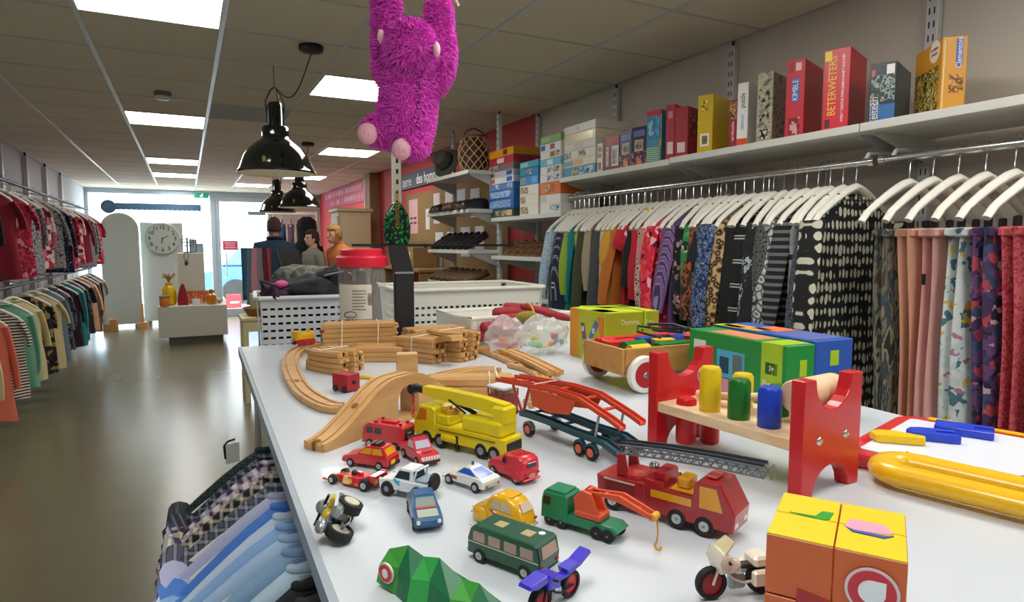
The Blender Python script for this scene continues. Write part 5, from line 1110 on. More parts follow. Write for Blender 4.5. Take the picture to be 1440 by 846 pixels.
t = thing('wooden_block', 'square pale wooden block standing behind the bridge hump', 'toy block', (.455, 1.43, TZ+.0005), R(-18)); MB().box((0, 0, .022), (.05, .034, .044), .0015).put('block', WOOD, t, False); MB().box((0, 0, .0446), (.046, .030, .001)).put('top_face', BEECH, t, False)
# bridge: ramp with an arched opening
t = thing('wooden_bridge', 'arched wooden railway bridge with a long ramp and round opening', 'toy bridge', (.155, .935, TZ+.0006), R(33))
def bz(x):
    if x < 0: return .012
    if x < .165: s = x/.165; return .012+.068*(3*s*s-2*s**3)
    if x < .205: return .08
    s = min(1, (x-.205)/.14); return .08-.055*(3*s*s-2*s**3)
top = [(x, bz(x)) for x in [(.345)*k/36 for k in range(37)]]
bot = [(.345, 0), (.26, 0), (.26, .008), (.2195, .008)]+[(.192+.0275*cos(a), .036+.028*sin(a)) for a in [pi*k/10 for k in range(11)]]+[(.1645, .008), (.15, .008), (.15, 0), (0, 0)]
mb = MB(); mb.prism(top+bot, -.021, -.0135); mb.put('side', WOOD, t, False)
mb = MB(); mb.prism(top+bot, .0135, .021); mb.put('side', WOOD, t, False)
low = [(x, z-.003) for x, z in top]; mb = MB(); mb.prism(low+bot, -.0135, -.0075); mb.prism(low+bot, .0075, .0135); mb.put('wheel_grooves', WOOD, t, False)
mb = MB(); mb.prism(top+bot, -.0075, .0075); mb.put('middle', WOOD, t, False)
MB().box((.205, 0, .004), (.13, .041, .008)).put('base_plank', WOOD, t, False)
MB().cyl((.006, 0, .0125), .006, .002, 12).put('joint_hole', mat('7a5428', .9), t)
MB().box((.0015, 0, .0065), (.006, .006, .0132)).put('joint_slot', mat('7a5428', .9), t, False)
MB().at((.085, 0, bz(.085)+.0004), ry=-R(27)).cyl((0, 0, 0), .006, .001, 12).put('knot', mat('8a6030', .9), t)
t = thing('plank_bundle', 'two flat rounded wooden planks tied with white string behind the yellow crane', 'toy track', (.50, 1.15, TZ+.0006), R(-24))
for l in range(2): MB().box((0, 0, .010+l*.0195), (.17, .05, .019), .004).put('plank', WOOD, t, False)
for x in (.035, .05): MB().tube([(x, -.0265, -.0004), (x, .0265, -.0004), (x, .0265, .041), (x, -.0265, .041)], .0014, 5, close=True).put('string', mat('efe9da', .7), t)
# little engine, red crate, yellow stick
ym = mat('e6b414', .35); rm_ = mat('c22a30', .4); gm = mat('177a42', .4)
t = thing('toy_engine', 'small yellow wooden train engine with red wheels on the curved track', 'toy train', (.292, 1.888, TZ+.0126), R(24))
MB().box((.0, 0, .024), (.062, .028, .022), .004).put('boiler', ym, t, False); MB().box((-.022, 0, .036), (.018, .028, .012), .003).put('cab', ym, t, False)
for x in (-.02, .0, .02):
    for y in (-.0155, .0155): MB().cyl((x, y, .009), .009, .004, 14, 'y').put('wheel', rm_, t)
MB().cyl((-.033, 0, .016), .006, .006, 10, 'x').put('buffer', CHROME, t); MB().cyl((.018, 0, .04), .004, .014, 10).put('chimney', ym, t)
t = thing('toy_signal', 'tiny green and red wooden signal piece behind the yellow engine', 'toy', (.355, 1.90, TZ+.0126), R(20)); MB().box((0, 0, .014), (.02, .02, .026), .003).put('post', gm, t, False); MB().box((0, 0, .033), (.024, .024, .011), .003).put('head', rm_, t, False)
t = thing('red_wooden_box', 'small dark red wooden box car beside the bridge ramp', 'toy', (.283, 1.30, TZ+.0005), R(-60))
MB().box((0, 0, .02), (.045, .034, .034), .001).put('body', mat('a81f2a', .45), t, False); MB().cyl((.0235, 0, .02), .004, .003, 10, 'x').put('coupling', BLACK, t)
for x in (-.013, .013):
    for y in (-.0175, .0175): MB().cyl((x, y, .007), .007, .003, 12, 'y').put('wheel', BLACK, t)
t = thing('yellow_stick', 'short yellow wooden stick lying behind the red box car', 'toy', (.34, 1.40, TZ+.004), R(-40)); MB().box((0, 0, 0), (.05, .008, .007), .0015).put('stick', ym, t, False)
# clear bag of small plastic toys
t = thing('plastic_bag', 'crumpled clear plastic bag filled with small coloured toys', 'bag', (.82, 1.51, TZ+.001))
BG_ = glassmat('bag', 'eef2ee', .3, .25)
rnd = random.Random(4); o_ = [rnd.uniform(0, 6) for _ in range(6)]
for cx, cy, rx_, rz_ in ((-.045, .03, .058, .05), (.045, -.01, .075, .05)):
    rings = []
    for k in range(15):
        th = pi*(k+.03*(k == 0)-.03*(k == 14))/14; ring = []
        for i in range(26):
            a = 2*pi*i/26; x, y, z = sin(th)*cos(a), sin(th)*sin(a), -cos(th); q = 1+.1*(sin(7*x+o_[0]+5*y)+.8*sin(9*y+6*z+o_[1])+.7*sin(13*(z-x)))
            ring.append((cx+rx_*x*q, cy+.05*y*q, max(0.0005, rz_+rz_*z*q)))
        rings.append(ring)
    mb = MB(); mb.loft(rings); mb.put('film', BG_, t, ang=20)
for k in range(16):
    c = ['3aa05a', 'd84a6a', 'e8902a', '4a8ad0', 'e0d040', 'd83a3a', '60c080', 'f08aa0'][k % 8]; x, y = rnd.uniform(-.07, .10), 0; y = .03-.04*(x > 0)+rnd.uniform(-.02, .02)
    MB().at((x, y, rnd.uniform(.018, .05)), rz=rnd.uniform(0, 6), rx=rnd.uniform(0, 3)).box((0, 0, 0), (rnd.uniform(.018, .035), .014, .009), .003).put('small_toy', mat(c, .4), t, False)
# ============================================================ toy vehicles (local units: millimetres, front = +x)
AMB = mat('d99a1c', .15, coat=.4); SMK = mat('20242a', .12, coat=.4); CLR = mat('c9b8a8', .2); RW = mat('c3c9cc', .25, .6)
def toy(name, label, x, y, deg, cat='toy car', group='toy vehicles on the table'): return thing(name, label, cat, (x, y, TZ+.0006), R(deg), group)
def at_px(x, y): p = atz(x, y, TZ); return p.x, p.y
_W = {}
def wheels(t, spots, r, w_, hub, hubr=.55, tyre=RUBBER):
    key = (r, w_, hub.name, hubr)
    if key not in _W:
        ty = MB(.001).lathe([(r*.6, -w_/2), (r*.92, -w_/2), (r, -w_*.3), (r, w_*.3), (r*.92, w_/2), (r*.6, w_/2)], 18, 'y').mesh('wheel', tyre, True)
        hb = MB(.001).lathe([(r*hubr, -w_/2-.25), (r*hubr, w_/2+.25)], 14, 'y').mesh('hub', hub, True, 30); ax = MB(.001).lathe([(r*.16, -w_/2-.7), (r*.16, w_/2+.7)], 8, 'y').mesh('axle_cap', STEEL, True, 30)
        _W[key] = (ty, hb, ax)
    ty, hb, ax = _W[key]
    for x, y in spots:
        o = link('wheel', ty, t, (x*.001, y*.001, r*.001)); link('hub', hb, o); link('axle_cap', ax, o)
def quad(t, name, m, pts, th=.35):
    P = [Vector(p) for p in pts]; n = (P[1]-P[0]).cross(P[3]-P[0]).normalized()*th
    MB(.001).loft([[tuple(p-n) for p in P], [tuple(p+n) for p in P]]).put(name, m, t, False)
def cabin(t, m, wm, x0, x1, x2, x3, z0, z1, w0, w1, mull=1, name='cabin'):
    """greenhouse: base x0..x1 at z0, roof x2..x3 at z1, half widths w0, w1; windows on four sides"""
    B = [(x0, -w0, z0), (x1, -w0, z0), (x1, w0, z0), (x0, w0, z0)]; T = [(x2, -w1, z1), (x3, -w1, z1), (x3, w1, z1), (x2, w1, z1)]
    T2 = [(x2+.8, -w1+1, z1+1.2), (x3-.8, -w1+1, z1+1.2), (x3-.8, w1-1, z1+1.2), (x2+.8, w1-1, z1+1.2)]
    MB(.001).loft([B, T, T2]).put(name, m, t, False)
    def face(a, b, c, d, u0, u1, v0=.14, v1=.88):
        a, b, c, d = map(Vector, (a, b, c, d)); f = lambda u, v: (a.lerp(b, u)).lerp(d.lerp(c, u), v)
        return [f(u0, v0), f(u1, v0), f(u1, v1), f(u0, v1)]
    k = mull+1
    for i in range(k):
        quad(t, 'side_window', wm, face(B[0], B[1], T[1], T[0], .07+.88*i/k, .07+.88*(i+.88)/k)); quad(t, 'side_window', wm, face(B[2], B[3], T[3], T[2], .05+.88*i/k, .05+.88*(i+.88)/k))
    quad(t, 'windscreen', wm, face(B[1], B[2], T[2], T[1], .09, .91)); quad(t, 'rear_window', wm, face(B[3], B[0], T[0], T[3], .09, .91))
def lights(t, xf, xr, w_, z, hl=mat('f0ecd8', .2), tl=mat('b02020', .3)):
    for s in (-1, 1):
        MB(.001).cyl((xf, s*w_, z), 2.2, 1.2, 10, 'x').put('headlight', hl, t); MB(.001).box((xr, s*w_, z), (1, 4, 2.6)).put('tail_light', tl, t, False)
def bumper(t, x, w_, z, m=RW): MB(.001).box((x, 0, z), (2, w_, 2.6), .7).put('bumper', m, t, False)
HUBS = mat('b9bcbc', .3, .8); RED1 = mat('c8242c', .3, coat=.5); RED2 = mat('c9262e', .28, coat=.4)
# red hatchback with amber windows
t = toy('toy_car', 'red toy hatchback with amber windows and a black roof load', .213, .836, 132)
MB(.001).prism([(-36, 6), (-36.5, 17), (-34, 19.5), (10, 19), (33, 14.5), (37, 11), (36, 5.5)], -14.5, 14.5, 1.4).put('body', RED1, t, False)
cabin(t, RED1, AMB, -34, 13, -27, 1, 18.6, 29, 13.6, 11.4); MB(.001).box((-12, 0, 31), (16, 14, 3), 1).put('roof_rack', BLACK, t, False)
for k in range(4): MB(.001).box((-17+k*3.6, 0, 33.4), (1.6, 12, 1.6)).put('luggage', mat('b09a60' if k % 2 else '3a3a3a', .6), t, False)
wheels(t, [(-22, -13.5), (-22, 13.5), (23, -13.5), (23, 13.5)], 6, 4.5, HUBS); lights(t, 37, -36.6, 10, 13); bumper(t, 36.6, 28, 8, RED1); MB(.001).box((-37.2, 4, 10.5), (1, 10, 4.5)).put('number_plate', mat('e6c81c', .4), t, False); MB(.001).box((-36.8, 0, 6.5), (1.4, 27, 4)).put('rear_bumper', BLACK, t, False)
# red box van with dark rear window
t = toy('toy_van', 'tall red toy box van with a black rear window', .258, .905, 128)
MB(.001).prism([(-36, 7), (-37, 34), (-34, 37), (26, 37), (35, 30), (37, 18), (37, 6)], -16, 16, 1.6).put('body', RED1, t, False)
quad(t, 'rear_window', SMK, [(-37.2, 11, 14), (-37.2, -11, 14), (-36.9, -11, 32), (-36.9, 11, 32)]); lt = mat('8a9098', .6)
for k in range(2): MB(.001).box((-37.6, 0, 25-5*k), (.4, 11, 1.6)).put('text_line', lt, t, False)
for s in (-1, 1):
    for k in range(2): quad(t, 'side_window', SMK, [(2+15*k, s*16.2, 22), (14+15*k, s*16.2, 22), (13+14*k, s*16.2, 31), (2+15*k, s*16.2, 31)])
    for k in range(2): MB(.001).cyl((-28+44*k, s*9, 38.3), 2.6, 3.4, 12).put('beacon', mat('7a1418', .3), t)
MB(.001).box((-4, 0, 38.5), (26, 12, 3.4), 1).put('roof_hatch', RED1, t, False)
quad(t, 'windscreen', SMK, [(36.6, -12, 20), (36.6, 12, 20), (31, 11, 33.4), (31, -11, 33.4)]); wheels(t, [(-22, -15), (-22, 15), (23, -15), (23, 15)], 6.5, 5, HUBS); bumper(t, 37, 31, 8, BLACK)
# red pickup facing the viewer
t = toy('toy_car', 'red toy pickup with white grille and pale windscreen facing away from the bridge', .279, .826, -84)
MB(.001).prism([(-33, 6), (-34, 19), (12, 19.5), (33, 16.5), (35, 14), (35, 6)], -14.5, 14.5, 1.4).put('body', mat('c92234', .3, coat=.4), t, False)
cabin(t, mat('c92234', .3, coat=.4), mat('b9bcd0', .15), -12, 15, -9, 5, 19, 31, 13.5, 11.5, 0); quad(t, 'hood_vent', mat('a8141e', .4), [(19, -6, 19.2), (26, -6, 18.2), (26, 6, 18.2), (19, 6, 19.2)])
for k in range(6): MB(.001).box((35.3, -10+k*4, 12.4), (1, 2.8, 5)).put('grille_bar', mat('efe6e2', .4), t, False)
MB(.001).box((-9, 0, 32.6), (3, 22, 3), .8).put('roof_bar', BLACK, t, False); bumper(t, 35.4, 29, 7, BLACK); wheels(t, [(-21, -13.5), (-21, 13.5), (22, -13.5), (22, 13.5)], 6.6, 5, HUBS); lights(t, 35.2, -34.2, 11.8, 13)
# red racing car
t = toy('toy_race_car', 'low red toy racing car with yellow flames and fat black wheels', .178, .778, 128)
RC = pat('noise', A('c8222a', 'd63a2e', 'c8222a', 'e09a3a', 'e8c07a'), 55, [0, .4, .5, .66, .8], rough=.3)
MB(.001).loft([[(x, -w_, z0), (x, w_, z0), (x, w_*.8, z1), (x, -w_*.8, z1)] for x, w_, z0, z1 in ((38, 4, 4, 7), (26, 5, 4, 9), (14, 8, 3.5, 11), (10, 13, 3.5, 12), (-18, 14, 3.5, 13), (-24, 8, 4, 14), (-34, 6, 5, 11))]).put('body', RC, t, False)
MB(.001).box((37, 0, 5), (8, 28, 2), .6).put('front_wing', RED1, t, False); MB(.001).box((-35, 0, 17.5), (9, 26, 2), .6).put('rear_wing', RED1, t, False)
for s in (-1, 1): MB(.001).box((-35, s*12.4, 15), (10, 1.4, 9), .4).put('wing_plate', RED1, t, False)
MB(.001).sphere((1, 0, 13), (4, 4, 5), 10, 8).put('driver', mat('1d2328', .4), t); MB(.001).box((-8, 0, 14), (9, 6, 6), 2).put('air_intake', RED1, t, False)
MB(.001).cyl((-26, 0, 9), 4, 12, 10, 'x').put('engine', STEEL, t); wheels(t, [(26, -12), (26, 12)], 6, 6, HUBS); wheels(t, [(-26, -14), (-26, 14)], 7.4, 8, HUBS)
# white and blue jeep with spare wheel
t = toy('toy_jeep', 'white toy off-road jeep with blue splash and spare wheel at the rear', .229, .714, 126)
WJ = pat('noise', A('dfe6ea', 'e6ecee', '4fb0d8', '2a86c0', 'dfe6ea'), 30, [0, .35, .62, .7, .78], rough=.3)
MB(.001).prism([(-33, 9), (-34, 21), (12, 22), (33, 19), (36, 15), (35, 8)], -15.5, 15.5, 1.5).put('body', WJ, t, False)
cabin(t, mat('e2e8ec', .3), SMK, -14, 15, -12, 6, 21.5, 34, 14, 12, 0); MB(.001).box((-24, 0, 23), (16, 25, 3)).put('load_bed', mat('8fa4b4', .5), t, False)
MB(.001).tube([(-14, -13, 22), (-18, -12, 35), (-18, 12, 35), (-14, 13, 22)], 1.3, 6).put('roll_bar', mat('dfe6ea', .4), t)
MB(.001).lathe([(5, -38.5), (9.5, -38.5), (10.5, -37), (10.5, -34.5), (5, -34)], 18, 'x', (0, 2, 22)).put('spare_wheel', RUBBER, t); bumper(t, 36.4, 30, 11, BLACK); bumper(t, -34.6, 30, 10, mat('e0e4e6', .4))
wheels(t, [(-21, -14.5), (-21, 14.5), (22, -14.5), (22, 14.5)], 9, 7, mat('8a8e92', .4, .6), .4); lights(t, 36, -34.4, 11, 17)
# white police sports car
t = toy('toy_car', 'white toy sports car with bright blue windows and a blue roof beacon', .306, .709, 113)
MB(.001).prism([(-35, 6), (-36, 15), (-33, 17), (-4, 18), (18, 14), (36, 9), (37, 5.5)], -15.5, 15.5, 1.4).put('body', mat('e6e6e2', .3, coat=.4), t, False)
BW = mat('1d5cc4', .2, coat=.3); cabin(t, mat('e6e6e2', .3, coat=.4), BW, -32, 14, -8, 0, 16.6, 25.5, 13.6, 9.5, 0)
MB(.001).cyl((-4, 0, 28.6), 1.8, 4, 10).put('beacon', mat('1d6a9a', .2), t); MB(.001).box((-36.4, 0, 9.5), (1.4, 26, 5), .5).put('rear_bumper', mat('b8b49c', .5), t, False)
for s in (-1, 1): MB(.001).box((14, s*15.7, 11), (10, .6, 4)).put('emblem', mat('b05040', .5), t, False)
wheels(t, [(-22, -14.5), (-22, 14.5), (23, -14.5), (23, 14.5)], 6.4, 5, HUBS); lights(t, 36.4, -36.8, 10.5, 9)
# rounded red van, rear view
t = toy('toy_van', 'rounded red toy delivery van with a small dark rear window', .366, .709, 104)
rv = mat('cf2838', .35, coat=.2)
MB(.001).prism([(-33, 6), (-35, 20), (-33, 31), (-26, 35), (2, 34), (9, 24), (28, 21), (35, 15), (36, 6)], -15, 15, 2.6).put('body', rv, t, ang=50)
MB(.001).box((-34.6, 0, 25), (1.8, 15, 6), .8).put('rear_window', SMK, t, False); MB(.001).box((-35.6, 0, 11.5), (1, 10, 4.6)).put('number_plate', mat('d98a78', .5), t, False); bumper(t, -35.6, 28, 7, rv)
for s in (-1, 1):
    quad(t, 'side_window', SMK, [(-4, s*15.2, 22), (4, s*15.2, 22), (1, s*15.2, 31), (-4, s*15.2, 31)]); MB(.001).prism([(-30, 5), (-28, 13), (-22, 16), (-16, 13), (-14, 5)], s*14.6, s*16.6, .6).put('mudguard', rv, t, False)
for k in range(4): MB(.001).box((-14, -7.5+5*k, 35.4), (22, 1, .8)).put('roof_rib', rv, t, False)
quad(t, 'windscreen', SMK, [(8.2, -11, 25.4), (8.2, 11, 25.4), (3.4, 10, 32.6), (3.4, -10, 32.6)]); wheels(t, [(-22, -14), (-22, 14), (23, -14), (23, 14)], 6.4, 4.6, HUBS); lights(t, 35.6, -35.4, 11, 14)
# blue saloon
t = toy('toy_car', 'dark blue toy saloon with pale windows, behind the grey motorcycle', .221, .642, -101)
bm_ = mat('215a8c', .3, coat=.4)
MB(.001).prism([(-36, 6), (-37, 15), (-34, 18), (14, 18.5), (34, 15.5), (37, 13), (37, 6)], -15, 15, 1.4).put('body', bm_, t, False); cabin(t, bm_, mat('8f9c96', .15), -26, 18, -16, 4, 18, 27.5, 13.8, 11.4, 1)
quad(t, 'hood_panel', mat('a9b4a4', .4), [(20, -11, 18.6), (34, -11, 16.2), (34, 11, 16.2), (20, 11, 18.6)], .3); quad(t, 'dash_stripe', mat('b04a60', .4), [(16, -11, 20), (18.6, -11, 18.8), (18.6, 11, 18.8), (16, 11, 20)], .5)
bumper(t, 37.2, 29, 9, mat('1d4a74', .4)); lights(t, 37.4, -37, 11, 12); wheels(t, [(-22, -13.6), (-22, 13.6), (23, -13.6), (23, 13.6)], 6.2, 4.6, HUBS)
# yellow beetle
t = toy('toy_car', 'rounded yellow toy car painted with green and red flowers', .293, .590, 113)
YB = mat('e3ab18', .3, coat=.4); YP = pat('floral', A('e3ab18', 'e6b020', 'e3ab18', '2f7a3a', 'c02a2a', 'f0e8d0'), 130, [0, .3, .5, .62, .8, .9], rough=.3)
MB(.001).prism([(-36, 8), (-35, 16), (-31, 25), (-24, 32), (-14, 36), (4, 35), (13, 28), (17, 21), (30, 18), (35, 13), (36, 7)], -14, 14, 4).put('body', YB, t, ang=60)
for s in (-1, 1):
    for x in (-22, 22): MB(.001).sphere((x, s*13, 9), (11, 4.5, 9.5), 12, 8).put('mudguard', YB, t)
    for x0, x1, x2, x3 in ((-22, -9, -18, -9), (-7, 6, -7, 3)): quad(t, 'side_window', CLR, [(x0, s*14.1, 21), (x1, s*14.1, 21), (x3, s*13.7, 30.6), (x2, s*13.7, 30.6)])
    quad(t, 'flower_print', YP, [(-28, s*14.3, 9), (8, s*14.3, 9), (8, s*14.3, 19), (-28, s*14.3, 19)])
quad(t, 'rear_window', CLR, [(-33, 8, 23), (-33, -8, 23), (-27.4, -7, 31), (-27.4, 7, 31)], .8); quad(t, 'roof_print', YP, [(-18, -8, 35.4), (2, -8, 35.4), (2, 8, 35.4), (-18, 8, 35.4)], .6); quad(t, 'windscreen', CLR, [(15.2, -9, 24), (15.2, 9, 24), (8.6, 8, 32), (8.6, -8, 32)], .8)
bumper(t, -37, 24, 8); bumper(t, 37, 24, 8); wheels(t, [(-22, -13), (-22, 13), (22, -13), (22, 13)], 7, 5, HUBS); lights(t, 34.5, -35.6, 10, 14)
# dark green camper bus
t = toy('toy_bus', 'dark green toy camper bus with scuffed edges and pinkish windows', .262, .509, 116); t.scale = (.92, .92, .92)
GB = mat('174f38', .35, coat=.3)
MB(.001).prism([(-45, 7), (-46, 22), (-43, 36), (-40, 38), (36, 38), (42, 33), (46, 22), (46, 7)], -18, 18, 1.8).put('body', GB, t, False)
PKW = mat('b59488', .2)
for s in (-1, 1):
    for k in range(4): quad(t, 'side_window', PKW, [(-38+20*k, s*18.1, 22), (-23+20*k, s*18.1, 22), (-23+20*k, s*18.1, 32), (-38+20*k, s*18.1, 32)])
    MB(.001).box((0, s*18, 20), (88, .8, 1)).put('side_trim', mat('c8c4b0', .5), t, False)
for x in (-20, 14): MB(.001).box((x, 0, 38.3), (12, 12, .8), .2).put('roof_window', mat('b8a478', .3), t, False)
MB(.001).cyl((-31, -8, 38.2), 3.6, .8, 14).put('roof_sticker', mat('e4e8e8', .4), t)
for k in range(8): MB(.001).box((-36+11*k, 17.2 if k % 2 else -17.2, 37), (2.6, .7, .9)).put('paint_chip', mat('c8ccc4', .5), t, False)
quad(t, 'rear_window', PKW, [(-46, 13, 23), (-46, -13, 23), (-43.6, -12, 34), (-43.6, 12, 34)], .6); quad(t, 'windscreen', PKW, [(46, -14, 23), (46, 14, 23), (42.4, 13, 32.6), (42.4, -13, 32.6)], .6)
bumper(t, 46.6, 34, 9); bumper(t, -46.6, 34, 9); wheels(t, [(-28, -17), (-28, 17), (29, -17), (29, 17)], 7.4, 5, HUBS); lights(t, 46.4, -46.2, 13, 15)
# silver motorcycle with rider lying on its side car
def bike(t, body, frame, tyre_r, L, seat, tank, hubm=HUBS):
    for x in (-L/2, L/2):
        o = MB(.001).lathe([(tyre_r*.7, -4), (tyre_r*.95, -4), (tyre_r, -2), (tyre_r, 2), (tyre_r*.95, 4), (tyre_r*.7, 4)], 24, 'y', (x, 0, tyre_r), False).put('wheel', RUBBER, t)
        MB(.001).lathe([(tyre_r*.74, -2.5), (tyre_r*.74, 2.5)], 18, 'y', (x, 0, tyre_r)).put('rim', hubm, o, ang=30)
    MB(.001).tube([(-L/2, -5, tyre_r), (-L*.1, -4, tyre_r*.9), (L*.1, -4, tyre_r*1.2), (L*.3, -3, tyre_r*2.1)], 1.5, 6).put('frame', frame, t); MB(.001).tube([(-L/2, 5, tyre_r), (-L*.1, 4, tyre_r*.9), (L*.1, 4, tyre_r*1.2), (L*.3, 3, tyre_r*2.1)], 1.5, 6).put('frame', frame, t)
    for s in (-1, 1): MB(.001).tube([(L/2, s*5, tyre_r), (L*.42, s*5, tyre_r*1.8), (L*.33, s*5, tyre_r*2.4)], 1.5, 6).put('fork', frame, t)
    MB(.001).tube([(L*.26, -15, tyre_r*2.5), (L*.33, -6, tyre_r*2.5), (L*.33, 6, tyre_r*2.5), (L*.26, 15, tyre_r*2.5)], 1.4, 6).put('handlebar', BLACK, t)
    MB(.001).box((0, 0, tyre_r*.95), (L*.32, 9, tyre_r*.9), 2).put('engine', STEEL, t, False)
    MB(.001).sphere((L*.12, 0, tyre_r*1.95), (L*.2, 7, tyre_r*.5), 14, 9).put('tank', tank, t); MB(.001).box((-L*.25, 0, tyre_r*1.9), (L*.4, 9, 5), 2).put('seat', seat, t, False)
    MB(.001).tube([(-L*.05, -7, tyre_r*.6), (-L*.4, -8, tyre_r*.7), (-L*.62, -8, tyre_r*1.0)], 2, 7).put('exhaust', CHROME, t)
t = toy('toy_motorcycle', 'silver grey toy motorcycle with yellow tank lying on its side', .145, .648, 75, 'toy motorcycle'); t.rotation_euler[0] = R(-64); t.scale = (1.2, 1.2, 1.2)
SIL = mat('a9b0b4', .3, .7); bike(t, SIL, SIL, 12, 40, mat('5a6064', .5), mat('d0b02a', .35), mat('c9c6b4', .4))
MB(.001).sphere((18, 0, 26), (8, 8, 10), 12, 8).put('fairing', SIL, t); MB(.001).sphere((-20, 0, 28), (9, 6, 5), 12, 8).put('tail', SIL, t)
for k in range(3): MB(.001).box((-8+6*k, -9, 13), (3, 8, 9), 1).put('cylinder', SIL, t, False)
MB(.001).cyl((-2, -17, 11), 11, 8, 20, 'y').put('side_wheel', RUBBER, t); MB(.001).cyl((-2, -21.4, 11), 7, 1.4, 16, 'y').put('wheel_cover', mat('d6d2bc', .4), t); MB(.001).box((0, -13, 20), (34, 12, 9), 3).put('sidecar', SIL, t, False); MB(.001).box((8, -12, 25.6), (9, 10, 4), 1.4).put('yellow_panel', mat('d6b62a', .35), t, False)
drop(t, TZ+.0005)
# blue and purple dirt bike
t = toy('toy_motorcycle', 'purple blue toy dirt bike with red wheel hubs beside the green bus', .262, .432, 200, 'toy motorcycle'); t.scale = (.84, .84, .84)
PUR = mat('3f34c4', .3, coat=.3); bike(t, PUR, BLACK, 14, 46, PUR, PUR, mat('c0202c', .4))
MB(.001).prism([(18, 34), (34, 32), (46, 36), (44, 39), (20, 41)], -8, 8, 1).put('front_mudguard', PUR, t, False); MB(.001).prism([(-14, 28), (-34, 30), (-52, 38), (-50, 41), (-30, 35), (-12, 34)], -7, 7, 1).put('tail_fin', PUR, t, False); MB(.001).prism([(2, 22), (20, 26), (18, 40), (2, 36)], -10, 10, 2).put('side_fairing', PUR, t, False)
# cream white touring motorcycle
t = toy('toy_motorcycle', 'cream white toy touring motorcycle with windscreen and red wheels by the picture cube', .408, .374, 165, 'toy motorcycle'); t.scale = (.82, .82, .82)
CW = mat('e8e0cc', .3, coat=.3); bike(t, CW, mat('c8c2ae', .4), 17, 58, mat('1c1c1e', .5), CW, mat('9a1c28', .4))
MB(.001).prism([(14, 30), (24, 30), (30, 44), (24, 54), (14, 50)], -13, 13, 3).put('fairing', CW, t, ang=50); MB(.001).loft([[(20, -12, 50), (20, 12, 50), (22, 12, 50), (22, -12, 50)], [(8, -9, 62), (8, 9, 62), (9.5, 9, 62), (9.5, -9, 62)]]).put('windscreen', mat('c9b98a', .2), t, False)
MB(.001).sphere((26, 0, 40), (5, 6, 6), 10, 7).put('headlight', mat('e8e4d8', .15), t); MB(.001).box((-24, 0, 38), (20, 22, 12), 4).put('rear_case', CW, t, False); MB(.001).cyl((4, -9, 34), 3, 1.6, 14, 'y').put('tank_badge', mat('2a3a5a', .4), t)
for s in (-1, 1): MB(.001).box((-22, s*14, 24), (24, 8, 16), 3).put('pannier', CW, t, False); MB(.001).tube([(16, s*13, 44), (20, s*20, 46)], 1.2, 6).put('mirror_arm', BLACK, t)
# yellow mobile crane
t = toy('toy_crane', 'large yellow toy mobile crane with black jib tip and red hook', .356, .842, 116); t.scale = (.96, .96, .96)
YC = mat('e3d014', .35, coat=.2)
MB(.001).prism([(-92, 12), (-92, 34), (-60, 36), (46, 36), (46, 12)], -22, 22, 2).put('chassis', YC, t, False)
MB(.001).prism([(44, 12), (44, 58), (50, 62), (76, 62), (90, 42), (92, 26), (90, 12)], -22, 22, 2.4).put('cab', YC, t, False)
for s in (-1, 1):
    quad(t, 'side_window', mat('c87a18', .2), [(62, s*22.3, 40), (84, s*22.3, 38), (76, s*22.3, 57), (62, s*22.3, 57)]); MB(.001).box((-20, s*22.5, 29), (110, 1, 2)).put('side_stripe', mat('8a6a1c', .5), t, False); MB(.001).cyl((14, s*20, 18), 6, 30, 12, 'x').put('fuel_tank', YC, t)
    MB(.001).box((-1, s*21, 14), (6, 5, 22), 1).put('stabiliser', BLACK, t, False)
quad(t, 'windscreen', mat('c87a18', .2), [(91, -18, 40), (91, 18, 40), (78, 17, 60), (78, -17, 60)])
MB(.001).box((30, 0, 44), (26, 40, 16), 2).put('deck', YC, t, False); mb = MB(.001); mb.lathe([(15, 52.5), (15, 55)], 20, c=(30, 0, 0)); mb.put('hatch_disc', mat('c8921c', .3), t, ang=30)
for k in range(7): MB(.001).sphere((30+10*cos(k*.9), 10*sin(k*.9), 56), 3, 8, 5).put('hatch_stud', mat('d8a02a', .3), t)
cr = MB(.001).box((-46, 0, 46), (74, 42, 22), 3).put('turntable_house', YC, t, False); MB(.001).box((-74, 0, 66), (26, 30, 26), 3).put('counterweight', YC, t, False); MB(.001).box((-46, -21.4, 48), (26, .8, 8)).put('number_plate', mat('8a7a2a', .5), t, False)
MB(.001).box((-46, -22, 48), (20, .6, 4.5)).put('number_marks', pat('noise', A('8a7a2a', '3a3210', '9a8a3a', '3a3210'), 300, rough=.5), t, False)
mb = MB(.001); mb.loft([[(x, -8, z0), (x, 8, z0), (x, 8, z1), (x, -8, z1)] for x, z0, z1 in ((-82, 64, 82), (-40, 66, 86), (40, 70, 88), (84, 73, 87))]); mb.put('jib', YC, t, False)
MB(.001).box((0, -8.4, 77), (90, .8, 5)).put('jib_rib', YC, t, False)
MB(.001).tube([(-20, 0, 58), (30, 0, 72)], 3.4, 10).put('hydraulic_ram', BLACK, t); MB(.001).tube([(-8, 9, 58), (26, 9, 74)], 1.6, 8).put('hose', BLACK, t)
MB(.001).box((98, 0, 80), (30, 12, 11), 2).put('jib_tip', BLACK, t, False); MB(.001).cyl((112, 0, 78), 8, 14, 14, 'y').put('pulley', BLACK, t)
mb = MB(.001)
for k in range(6): mb.tube([(114+2.6*cos(q), 0, 70-7.2*k+4.4*sin(q)) for q in [i*pi/4 for i in range(8)]] if k % 2 else [(114, 2.6*cos(q), 70-7.2*k+4.4*sin(q)) for q in [i*pi/4 for i in range(8)]], 1.1, 5, close=True)
mb.put('hook_chain', mat('c8302e', .4), t)
